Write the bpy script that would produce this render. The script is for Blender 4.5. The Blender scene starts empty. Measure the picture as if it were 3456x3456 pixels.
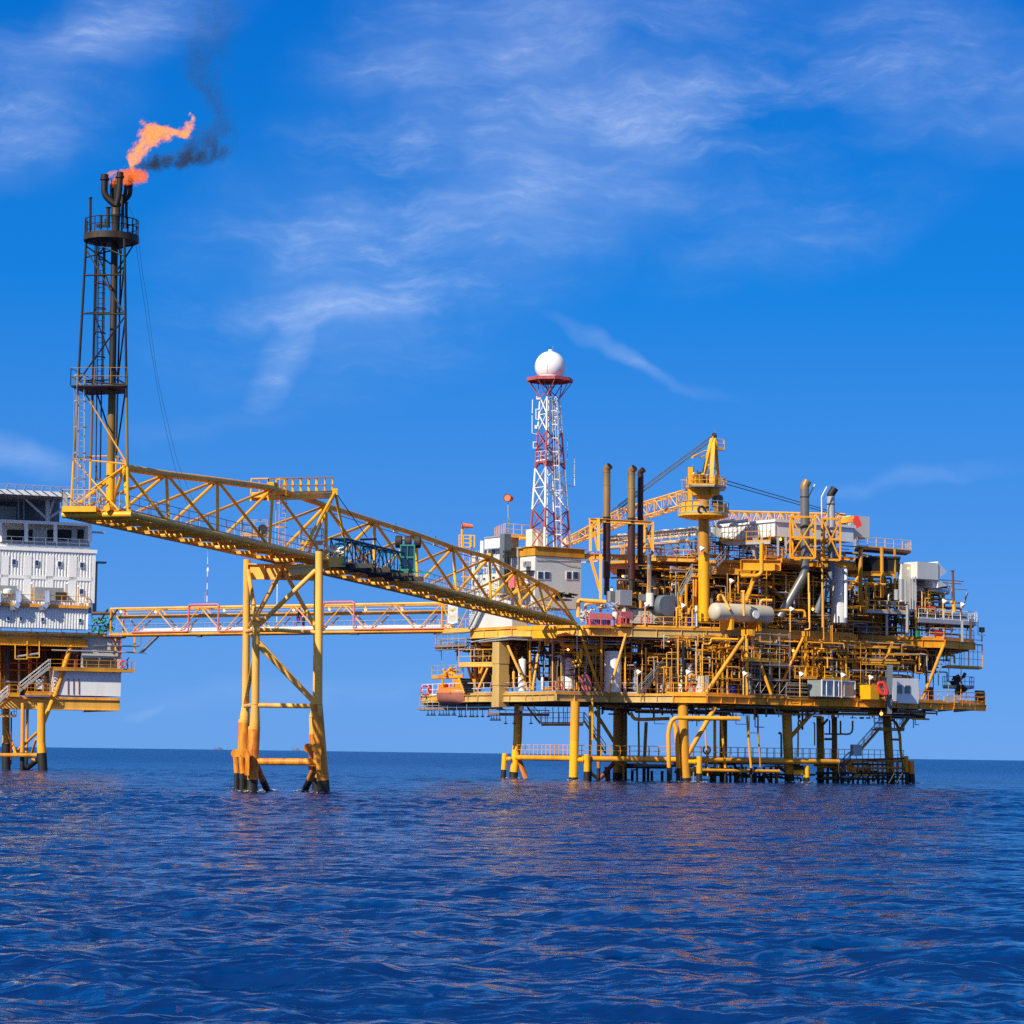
import bpy, math, random
import numpy as np
from mathutils import Vector, Matrix
R = math.radians
SC = bpy.context.scene
COL = SC.collection
random.seed(7)

# ---------------------------------------------------------------- camera
F, CX, CY, CAMZ = 8944.0, 1728.0, 1728.0, 2.9
PITCH, ROLL = math.atan2(815.0, F), 0.0135
CAM = Vector((0, 0, CAMZ))
_r0 = Vector((1, 0, 0)); _u0 = Vector((0, -math.sin(PITCH), math.cos(PITCH)))
C_F = Vector((0, math.cos(PITCH), math.sin(PITCH)))
C_R = _r0 * math.cos(ROLL) + _u0 * math.sin(ROLL)
C_U = _u0 * math.cos(ROLL) - _r0 * math.sin(ROLL)
cd = bpy.data.cameras.new('camera'); cam = bpy.data.objects.new('camera', cd); COL.objects.link(cam)
cd.sensor_width = 36; cd.lens = 36 * F / 3456; cd.clip_start = 0.5; cd.clip_end = 120000
m = Matrix((C_R, C_U, -C_F)).transposed().to_4x4(); m.translation = CAM
cam.matrix_world = m; SC.camera = cam

# ---------------------------------------------------------------- sky, sun, exposure
SUN_EL, SUN_AZ = R(37), R(180 + 39)          # azimuth clockwise from +Y: behind the boat, to the left
sun_dir = Vector((math.sin(SUN_AZ) * math.cos(SUN_EL), math.cos(SUN_AZ) * math.cos(SUN_EL), math.sin(SUN_EL)))
sd = bpy.data.lights.new('sun', 'SUN'); sd.energy = 5.0; sd.angle = R(0.53); sd.color = (1.0, 0.9, 0.74)
so = bpy.data.objects.new('sun', sd); COL.objects.link(so); so.location = (0, 0, 90)
so.rotation_euler = (-sun_dir).to_track_quat('-Z', 'Y').to_euler()
SC.view_settings.view_transform = 'Standard'; SC.view_settings.look = 'None'
SC.view_settings.exposure = 0.3; SC.view_settings.gamma = 1.0
SC.cycles.max_bounces = 6; SC.cycles.transparent_max_bounces = 12; SC.cycles.volume_bounces = 0
SC.cycles.volume_step_rate = 1.0; SC.cycles.sample_clamp_indirect = 4.0; SC.cycles.sample_clamp_direct = 12.0; SC.cycles.use_denoising = False

class NT:
    """small node-tree helper"""
    def __init__(s, tree): s.t = tree; tree.nodes.clear()
    def n(s, typ, **kw):
        nd = s.t.nodes.new(typ)
        for k, v in kw.items():
            if k.startswith('i_'): 
                key = k[2:]; key = int(key) if key.isdigit() else key
                nd.inputs[key].default_value = v
            else: setattr(nd, k, v)
        return nd
    def l(s, a, b): s.t.links.new(a, b)
    def math(s, op, a, b=None, c=None, clamp=False):
        nd = s.t.nodes.new('ShaderNodeMath'); nd.operation = op; nd.use_clamp = clamp
        for i, x in enumerate((a, b, c)):
            if x is None: continue
            if isinstance(x, (int, float)): nd.inputs[i].default_value = x
            else: s.l(x, nd.inputs[i])
        return nd.outputs[0]
    def ramp(s, x, stops, interp='LINEAR'):
        nd = s.t.nodes.new('ShaderNodeValToRGB'); cr = nd.color_ramp; cr.interpolation = interp
        while len(cr.elements) > 1: cr.elements.remove(cr.elements[-1])
        for i, (p, c) in enumerate(stops):
            e = cr.elements[0] if i == 0 else cr.elements.new(p)
            e.position = p; e.color = (c, c, c, 1) if isinstance(c, (int, float)) else tuple(c) + (1,)
        s.l(x, nd.inputs[0]); return nd.outputs[0]
    def mix(s, fac, a, b, blend='MIX'):
        nd = s.t.nodes.new('ShaderNodeMix'); nd.data_type = 'RGBA'; nd.blend_type = blend
        for sock, x in ((nd.inputs[0], fac), (nd.inputs[6], a), (nd.inputs[7], b)):
            if isinstance(x, (int, float)): sock.default_value = x
            elif isinstance(x, tuple): sock.default_value = x + (1,)
            else: s.l(x, sock)
        return nd.outputs[2]

SKYG = 4.5
wd = bpy.data.worlds.new('World'); SC.world = wd; wd.use_nodes = True
w = NT(wd.node_tree)
sky = w.n('ShaderNodeTexSky', sky_type='NISHITA', sun_disc=False, sun_elevation=SUN_EL, sun_rotation=SUN_AZ,
          altitude=0.0, air_density=1.0, dust_density=0.15, ozone_density=4.0)
bw = w.n('ShaderNodeRGBToBW'); w.l(sky.outputs[0], bw.inputs[0])
tc = w.n('ShaderNodeTexCoord'); sep = w.n('ShaderNodeSeparateXYZ'); w.l(tc.outputs['Generated'], sep.inputs[0])
az = w.math('ARCTAN2', sep.outputs[0], sep.outputs[1]); el = w.math('ARCSINE', sep.outputs[2])
DEG = 180 / math.pi
azd = w.math('MULTIPLY', az, DEG); eld = w.math('MULTIPLY', el, DEG)
# clear tropical air low in the sky: keep the sky model's brightness, hold its hue in the blue right down to the horizon
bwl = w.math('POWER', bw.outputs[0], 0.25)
tint = w.ramp(w.math('DIVIDE', eld, 60.0, clamp=True), [(0.0, (.165, .41, .90)), (.083, (.078, .335, .92)), (.167, (.012, .285, .95)), (.27, (.003, .225, .90)), (.45, (.004, .16, .62)), (.66, (.13, .19, .34)), (1.0, (.12, .17, .28))])  # upper stops greyed and darkened to neutralise the fill light
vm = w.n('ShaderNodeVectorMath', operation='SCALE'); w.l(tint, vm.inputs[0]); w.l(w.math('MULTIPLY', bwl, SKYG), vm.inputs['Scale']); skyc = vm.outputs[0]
P = w.n('ShaderNodeCombineXYZ'); w.l(azd, P.inputs[0]); w.l(eld, P.inputs[1])
def dirdeg(x, y):                                   # a spot in the sky as azimuth / elevation in degrees
    v = C_F + C_R * ((x - CX) / F) + C_U * ((CY - y) / F); v.normalize()
    return math.degrees(math.atan2(v.x, v.y)), math.degrees(math.asin(v.z))
# domain warp
wn = w.n('ShaderNodeTexNoise', i_Scale=0.35, i_Detail=3.0, i_Roughness=0.55); w.l(P.outputs[0], wn.inputs['Vector'])
ws = w.n('ShaderNodeVectorMath', operation='SUBTRACT'); w.l(wn.outputs['Color'], ws.inputs[0]); ws.inputs[1].default_value = (0.5, 0.5, 0.5)
wm = w.n('ShaderNodeVectorMath', operation='SCALE'); w.l(ws.outputs[0], wm.inputs[0]); wm.inputs['Scale'].default_value = 1.5
wp = w.n('ShaderNodeVectorMath', operation='ADD'); w.l(P.outputs[0], wp.inputs[0]); w.l(wm.outputs[0], wp.inputs[1])
def cloudnoise(rot, sx, sy, scale, detail, lo, hi, rough=0.6):
    mp = w.n('ShaderNodeMapping'); mp.inputs['Rotation'].default_value = (0, 0, R(rot)); mp.inputs['Scale'].default_value = (sx, sy, 1)
    w.l(wp.outputs[0], mp.inputs['Vector'])
    nz = w.n('ShaderNodeTexNoise', i_Scale=scale, i_Detail=detail, i_Roughness=rough); w.l(mp.outputs[0], nz.inputs['Vector'])
    mr = w.n('ShaderNodeMapRange', interpolation_type='SMOOTHSTEP'); w.l(nz.outputs[0], mr.inputs[0])
    mr.inputs[1].default_value = lo; mr.inputs[2].default_value = hi; return mr.outputs[0]
streak = cloudnoise(-26, 0.30, 1.35, 0.75, 10.0, 0.36, 0.80, 0.60)
fine = cloudnoise(-34, 0.55, 1.9, 1.9, 10.0, 0.36, 0.82, 0.66)
veil = cloudnoise(-20, 0.6, 1.0, 0.30, 5.0, 0.25, 0.75, 0.5)
tex = w.math('ADD', w.math('MULTIPLY', streak, w.math('ADD', w.math('MULTIPLY', fine, 0.8), 0.32)), w.math('MULTIPLY', veil, 0.46))
# where the cirrus lies: (px, py, rx, ry, tilt, strength) in photo pixels, turned into sky directions
spots = [(1550, 640, 1250, 560, 28, .62), (1250, 780, 620, 300, 20, .75), (2250, 420, 720, 360, 20, .7), (1700, 140, 760, 300, 12, .65), (2650, 620, 500, 160, -5, .4), (980, 1150, 330, 120, 62, .95), (1200, 1000, 620, 120, 8, .95),
         (2150, 480, 330, 110, 35, .55), (330, 130, 620, 190, 22, .55), (80, 420, 460, 200, 20, .5), (3100, 230, 760, 300, -12, .55), (2300, 80, 700, 160, 5, .4),
         (2120, 1190, 460, 30, -22, .36), (60, 1530, 260, 70, -12, .5), (3060, 1640, 420, 40, 8, .3), (1650, 760, 700, 130, 22, .5),
         (700, 1420, 420, 60, 5, .2), (500, 2370, 120, 26, 15, .3), (1000, 2330, 700, 70, 3, .16), (2700, 750, 700, 200, 15, .2)]
mask = None
PXD = math.degrees(1 / F)
for (x, y, rx, ry, tilt, s) in spots:
    a, e = dirdeg(x, y)
    sb = w.n('ShaderNodeVectorMath', operation='SUBTRACT'); w.l(wp.outputs[0] if ry > 60 else wp.outputs[0], sb.inputs[0]); sb.inputs[1].default_value = (a, e, 0)
    mp = w.n('ShaderNodeMapping'); mp.vector_type = 'TEXTURE'
    mp.inputs['Rotation'].default_value = (0, 0, R(tilt)); mp.inputs['Scale'].default_value = (rx * PXD, ry * PXD, 1); w.l(sb.outputs[0], mp.inputs['Vector'])
    ln = w.n('ShaderNodeVectorMath', operation='LENGTH'); w.l(mp.outputs[0], ln.inputs[0])
    mr = w.n('ShaderNodeMapRange', interpolation_type='SMOOTHSTEP'); w.l(ln.outputs['Value'], mr.inputs[0])
    mr.inputs[1].default_value = 1.15; mr.inputs[2].default_value = 0.1; mr.inputs[3].default_value = 0; mr.inputs[4].default_value = s
    mask = mr.outputs[0] if mask is None else w.math('MAXIMUM', mask, mr.outputs[0])
# unseen cirrus behind and beside the camera, added to neutralise the blue fill light
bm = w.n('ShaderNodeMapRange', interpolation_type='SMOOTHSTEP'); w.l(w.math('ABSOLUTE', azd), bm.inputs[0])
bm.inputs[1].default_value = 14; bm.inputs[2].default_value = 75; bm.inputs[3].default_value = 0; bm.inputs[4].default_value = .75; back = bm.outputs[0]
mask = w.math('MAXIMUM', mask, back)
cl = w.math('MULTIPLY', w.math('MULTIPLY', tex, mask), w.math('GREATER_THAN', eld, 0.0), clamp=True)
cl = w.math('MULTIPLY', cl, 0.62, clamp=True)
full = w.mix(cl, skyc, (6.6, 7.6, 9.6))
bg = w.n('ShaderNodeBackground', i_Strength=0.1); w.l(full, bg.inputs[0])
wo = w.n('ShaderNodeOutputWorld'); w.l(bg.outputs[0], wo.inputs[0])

# ---------------------------------------------------------------- photo pixel + distance -> point in the world
def ray(px, py): return C_F + C_R * ((px - CX) / F) + C_U * ((CY - py) / F)
def W(px, py, d):
    r = ray(px, py); return CAM + r * (d / r.y)
def WZ(px, py, z):                                  # on the horizontal plane z
    r = ray(px, py); return CAM + r * ((z - CAMZ) / r.z)
def zone(x0, y0, s): return lambda x, y, d: W(x0 + x * s, y0 + y * s, d)
def plan_hit(px, py, A, B):                         # on the vertical plane through A and B
    r = ray(px, py); n = Vector((B.y - A.y, A.x - B.x, 0)); return CAM + r * ((A - CAM).dot(n) / r.dot(n))
zA = zone(1380, 1400, 700 / 1932); zB = zone(1900, 1400, 700 / 1932); zC = zone(2500, 1550, 850 / 1932)
zD = zone(1400, 2050, 650 / 1932); zE = zone(1980, 2050, 650 / 1932); zF = zone(2500, 2000, 400 / 1932)
zG = zone(2600, 2050, 750 / 1932); zH = zone(0, 1560, 560 / 1932); zI = zone(0, 2000, 560 / 1639)
zJ = zone(200, 300, 700 / 1932); zK = zone(180, 1000, 420 / 1014); zL = zone(380, 1500, 800 / 1932)
zM = zone(720, 1850, 500 / 1136); zN = zone(1000, 1500, 1000 / 1932); zO = zone(1740, 1140, 260 / 1932)
zP = zone(1740, 1380, 260 / 966); zQ = zone(2250, 1450, 300 / 1932); zR = zone(960, 2020, 160 / 1932)
zS = zone(1480, 1780, 300 / 1449); zT = zone(1500, 2020, 140 / 1932); zU = zone(1580, 1880, 180 / 1932)
zX = zone(1000, 1780, 480 / 1932); zY = zone(1400, 2240, 240 / 1932); z2 = zone(1900, 1900, 300 / 1932); z3 = zone(2150, 1950, 350 / 1932)
UX = Vector((math.cos(R(35)), math.sin(R(35)), 0)); LX = Vector((-math.sin(R(35)), math.cos(R(35)), 0)); ZV = Vector((0, 0, 1))   # axes of the big platform
V = Vector

# ---------------------------------------------------------------- mesh builder
class MB:
    def __init__(s): s.v = []; s.f = []
    def add(s, vs, fs):
        k = len(s.v); s.v += [tuple(x) for x in vs]; s.f += [tuple(i + k for i in f) for f in fs]
    def ringpts(s, c, a, b, r, n): return [c + (a * math.cos(2 * math.pi * i / n) + b * math.sin(2 * math.pi * i / n)) * r for i in range(n)]
    def tube(s, p, q, r, r2=None, n=8, cap=True):
        d = q - p
        if d.length < 1e-6: return s
        d.normalize(); a = d.cross(ZV if abs(d.z) < .95 else V((1, 0, 0))).normalized(); b = d.cross(a)
        vs = s.ringpts(p, a, b, r, n) + s.ringpts(q, a, b, r if r2 is None else r2, n)
        fs = [(i, (i + 1) % n, n + (i + 1) % n, n + i) for i in range(n)]
        if cap: fs += [tuple(range(n - 1, -1, -1)), tuple(range(n, 2 * n))]
        s.add(vs, fs); return s
    def pipe(s, pts, r, n=8, bend=None):
        pts = [V(p) for p in pts]
        if bend is None: bend = r * 2.2
        out = [pts[0]]
        for i in range(1, len(pts) - 1):
            a, p, b = pts[i - 1], pts[i], pts[i + 1]
            e = min(bend, (a - p).length * .45, (b - p).length * .45)
            p0 = p + (a - p).normalized() * e; p1 = p + (b - p).normalized() * e
            for t in (0, .33, .67, 1): out.append(p0 * (1 - t) ** 2 + p * 2 * t * (1 - t) + p1 * t * t)
        out.append(pts[-1]); k = len(out)
        dirs = [(out[min(i + 1, k - 1)] - out[max(i - 1, 0)]).normalized() for i in range(k)]
        a = dirs[0].cross(ZV if abs(dirs[0].z) < .95 else V((1, 0, 0))).normalized(); vs = []
        rr = r if isinstance(r, (list, tuple)) else None
        for i in range(k):
            a = (a - dirs[i] * a.dot(dirs[i])).normalized(); b = dirs[i].cross(a)
            vs += s.ringpts(out[i], a, b, r, n)
        fs = [(j * n + i, j * n + (i + 1) % n, (j + 1) * n + (i + 1) % n, (j + 1) * n + i) for j in range(k - 1) for i in range(n)]
        fs += [tuple(range(n - 1, -1, -1)), tuple(range((k - 1) * n, k * n))]
        s.add(vs, fs); return s
    def box(s, c, ax, ay, az):                      # centre and three half axes
        vs = [c + ax * i + ay * j + az * k for i in (-1, 1) for j in (-1, 1) for k in (-1, 1)]
        s.add(vs, [(0, 1, 3, 2), (4, 6, 7, 5), (0, 4, 5, 1), (2, 3, 7, 6), (0, 2, 6, 4), (1, 5, 7, 3)]); return s
    def cbox(s, p, ux, uy, uz):                     # corner and three full edges
        return s.box(p + (ux + uy + uz) / 2, ux / 2, uy / 2, uz / 2)
    def bar(s, p, q, wd, h, up=ZV):                 # rectangular bar from p to q
        d = (q - p); L = d.length; d.normalize()
        a = d.cross(up if abs(d.dot(up)) < .97 else V((1, 0, 0))).normalized(); b = a.cross(d)
        return s.box((p + q) / 2, d * (L / 2), a * (wd / 2), b * (h / 2))
    def ibeam(s, p, q, h, wd=None, t=.04):          # p, q on the top line
        wd = wd or h * .45; dz = ZV
        s.bar(p - dz * t / 2, q - dz * t / 2, wd, t); s.bar(p - dz * (h - t / 2), q - dz * (h - t / 2), wd, t)
        s.bar(p - dz * h / 2, q - dz * h / 2, t, h - 2 * t)
        return s
    def stiff(s, p, q, h, wd, step):
        L = (q - p).length; n = max(1, int(L / step)); d = (q - p).normalized(); a = d.cross(ZV)
        for i in range(n + 1):
            s.box(p + (q - p) * (i / n) - ZV * h / 2, d * .02, a * (wd / 2 - .01), ZV * (h / 2 - .045))
        return s
    def prism(s, poly, dv):                         # polygon (list of points) extruded by dv
        n = len(poly); vs = list(poly) + [p + dv for p in poly]
        ar = sum((poly[i].x * poly[(i + 1) % n].y - poly[(i + 1) % n].x * poly[i].y) for i in range(n))
        s.add(vs, [tuple(range(n)), tuple(range(2 * n - 1, n - 1, -1))] + [(i, n + i, n + (i + 1) % n, (i + 1) % n) for i in range(n)]); return s
    def lathe(s, c, axis, prof, n=20, a0=None):     # prof: (radius, height along axis)
        axis = axis.normalized(); a = axis.cross(ZV if abs(axis.z) < .9 else V((1, 0, 0))).normalized(); b = axis.cross(a)
        vs = []
        for (r, h) in prof: vs += s.ringpts(c + axis * h, a, b, max(r, 1e-4), n)
        k = len(prof)
        fs = [(j * n + i, j * n + (i + 1) % n, (j + 1) * n + (i + 1) % n, (j + 1) * n + i) for j in range(k - 1) for i in range(n)]
        fs += [tuple(range(n - 1, -1, -1)), tuple(range((k - 1) * n, k * n))]
        s.add(vs, fs); return s
    def torus(s, c, nrm, RR, r, n=20, m=6, arc=1.0):
        nrm = nrm.normalized(); a = nrm.cross(ZV if abs(nrm.z) < .9 else V((1, 0, 0))).normalized(); b = nrm.cross(a); vs = []
        kk = n if arc >= 1 else n + 1
        for i in range(kk):
            t = 2 * math.pi * arc * i / n; d = a * math.cos(t) + b * math.sin(t)
            for j in range(m):
                q = 2 * math.pi * j / m; vs.append(c + d * (RR + r * math.cos(q)) + nrm * r * math.sin(q))
        fs = [(i * m + j, ((i + 1) % kk) * m + j, ((i + 1) % kk) * m + (j + 1) % m, i * m + (j + 1) % m) for i in range(n) for j in range(m)]
        s.add(vs, fs); return s
    def sphere(s, c, r, n=16, m=10, sq=(1, 1, 1)):
        return s.lathe(c, ZV, [(r * math.sin(math.pi * j / m) * sq[0], -r * math.cos(math.pi * j / m) * sq[2]) for j in range(m + 1)], n)
    # ---- compound members
    def rail(s, pts, h=1.1, step=1.7, r=.034, kick=True, closed=False):
        pts = [V(p) for p in pts]
        if closed: pts.append(pts[0])
        for a, b in zip(pts, pts[1:]):
            L = (b - a).length
            if L < .05: continue
            s.tube(a + ZV * h, b + ZV * h, r, n=5); s.tube(a + ZV * h * .52, b + ZV * h * .52, r * .85, n=5)
            if kick: s.bar(a + ZV * .09, b + ZV * .09, .02, .14)
            k = max(1, round(L / step))
            for i in range(k): s.tube(a + (b - a) * (i / k), a + (b - a) * (i / k) + ZV * h, r * 1.15, n=5, cap=False)
        s.tube(pts[-1], pts[-1] + ZV * h, r * 1.15, n=5); return s
    def stair(s, p, q, wd, side, rails=True):       # p foot, q head; side: unit vector across
        d = q - p; n = max(3, int(abs(d.z) / .22))
        for sg in (-.5, .5):
            o = side * (wd * sg)
            s.bar(p + o, q + o, .05, .22)
            if rails:
                s.tube(p + o + ZV * 1.0, q + o + ZV * 1.0, .034, n=5); s.tube(p + o + ZV * .5, q + o + ZV * .5, .028, n=5)
                k = max(2, int(d.length / 1.6))
                for i in range(k + 1): s.tube(p + o + d * (i / k), p + o + d * (i / k) + ZV * 1.0, .036, n=5)
        h = V((d.x, d.y, 0)).normalized()
        for i in range(n): s.box(p + d * ((i + .5) / n), side * (wd / 2 - .03), h * .12, ZV * .02)
        return s
    def ladder(s, p, q, side, wd=.45, cage=True, out=None, r=.03):
        d = q - p
        for sg in (-.5, .5): s.tube(p + side * wd * sg, q + side * wd * sg, r, n=5)
        n = int(d.length / .35)
        for i in range(1, n): s.tube(p + d * (i / n) - side * wd / 2, p + d * (i / n) + side * wd / 2, r * .7, n=4, cap=False)
        if cage:
            out = out or side.cross(ZV); k = max(2, int(d.length / 1.5)); rings = []
            for i in range(k + 1):
                c = p + d * (i / k); ring = [c - side * wd * .75, c - side * wd * .75 + out * .4, c + out * .72, c + side * wd * .75 + out * .4, c + side * wd * .75]
                rings.append(ring)
                for a, b in zip(ring, ring[1:]): s.bar(a, b, .03, .08)
            for j in range(1, 4):
                for a, b in zip(rings, rings[1:]): s.tube(a[j], b[j], r * .7, n=4, cap=False)
        return s
    def lattice(s, p, q, wd, h, r, bays, up=ZV, w2=None, h2=None, rb=None):  # four-chord box boom, tapering to w2 x h2
        d = (q - p).normalized(); a = d.cross(up).normalized(); b = a.cross(d); rb = rb or r * .6
        w2 = w2 or wd; h2 = h2 or h; rings = []
        for i in range(bays + 1):
            t = i / bays; c = p + (q - p) * t; ww = (wd + (w2 - wd) * t) / 2; hh = (h + (h2 - h) * t) / 2
            rings.append([c + a * ww * x + b * hh * y for x, y in ((-1, -1), (1, -1), (1, 1), (-1, 1))])
        for j in range(4): s.tube(rings[0][j], rings[-1][j], r, n=6)
        for i in range(bays + 1):
            for j in range(4): s.tube(rings[i][j], rings[i][(j + 1) % 4], rb, n=4, cap=False)
        for i in range(bays):
            for j in range(4):
                x, y = (j, (j + 1) % 4) if (i + j) % 2 else ((j + 1) % 4, j)
                s.tube(rings[i][x], rings[i + 1][y], rb, n=4, cap=False)
        return s

# ---------------------------------------------------------------- objects
ORG = {}
def _mesh(name, mb, mat, org, smooth=40):
    me = bpy.data.meshes.new(name); o3 = tuple(org)
    me.from_pydata([(x - o3[0], y - o3[1], z - o3[2]) for x, y, z in mb.v], [], mb.f)
    me.update(); me.materials.append(mat)
    if smooth: me.shade_smooth(); me.set_sharp_from_angle(angle=R(smooth))
    return me
def tag(o, label=None, cat=None, group=None, kind=None):
    if label: o['label'] = label
    if cat: o['category'] = cat
    if group: o['group'] = group
    if kind: o['kind'] = kind
    return o
def thing(name, label, cat, loc, group=None):
    o = bpy.data.objects.new(name, None); COL.objects.link(o); o.location = loc; o.empty_display_size = .3
    ORG[o.name] = V(loc); return tag(o, label, cat, group, 'thing')
def part(name, mb, mat, parent, smooth=40, label=None, kind=None):
    if not mb.v: return None
    org = ORG[parent.name]; o = bpy.data.objects.new(name, _mesh(name, mb, mat, org, smooth)); COL.objects.link(o)
    o.parent = parent; ORG[o.name] = org; return tag(o, label, None, None, kind)
def solo(name, mb, mat, label, cat, group=None, loc=None, kind='thing', smooth=40):
    if loc is None:
        a = np.array(mb.v); loc = V((a[:, 0].mean(), a[:, 1].mean(), a[:, 2].min()))
    o = bpy.data.objects.new(name, _mesh(name, mb, mat, loc, smooth)); COL.objects.link(o); o.location = loc
    ORG[o.name] = V(loc); return tag(o, label, cat, group, kind)

# ---------------------------------------------------------------- materials
def paint(name, rgb, rough=.45, metal=0.0, wear=.25, dirt=(.16, .06, .02), scale=.33, streak=True, spec=.4, var=.25, fine=1.6, lo=.52, hi=.72):
    mt = bpy.data.materials.new(name); mt.use_nodes = True; n = NT(mt.node_tree)
    bs = n.n('ShaderNodeBsdfPrincipled'); out = n.n('ShaderNodeOutputMaterial'); n.l(bs.outputs[0], out.inputs[0])
    tcn = n.n('ShaderNodeTexCoord'); mp = n.n('ShaderNodeMapping'); mp.inputs['Scale'].default_value = (1, 1, .22 if streak else 1)
    oi = n.n('ShaderNodeObjectInfo'); n.l(tcn.outputs['Object'], mp.inputs['Vector'])
    n1 = n.n('ShaderNodeTexNoise', i_Scale=scale, i_Detail=6.0, i_Roughness=.65); n.l(mp.outputs[0], n1.inputs['Vector'])
    n2 = n.n('ShaderNodeTexNoise', i_Scale=fine, i_Detail=5.0, i_Roughness=.7); n.l(mp.outputs[0], n2.inputs['Vector'])
    dark = tuple(c * (1 - var) for c in rgb); lite = tuple(min(1, c * (1 + var * .6)) for c in rgb)
    base = n.mix(n.ramp(n1.outputs[0], [(.3, 0.0), (.7, 1.0)]), dark, lite)
    f = n.math('MULTIPLY', n.ramp(n2.outputs[0], [(lo, 0.0), (hi, 1.0)]), n.ramp(n1.outputs[0], [(.35, 1.0), (.62, .15)]))
    base = n.mix(n.math('MULTIPLY', f, wear), base, tuple(dirt))
    n.l(base, bs.inputs['Base Color'])
    n.l(n.math('ADD', n.math('MULTIPLY', n2.outputs[0], .3), rough - .15, clamp=True), bs.inputs['Roughness'])
    bs.inputs['Metallic'].default_value = metal; bs.inputs['Specular IOR Level'].default_value = spec
    return mt
def lit(name, rgb, strength):
    mt = bpy.data.materials.new(name); mt.use_nodes = True; n = NT(mt.node_tree)
    e = n.n('ShaderNodeEmission', i_Strength=strength); e.inputs[0].default_value = rgb + (1,)
    o = n.n('ShaderNodeOutputMaterial'); n.l(e.outputs[0], o.inputs[0]); return mt
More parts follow.
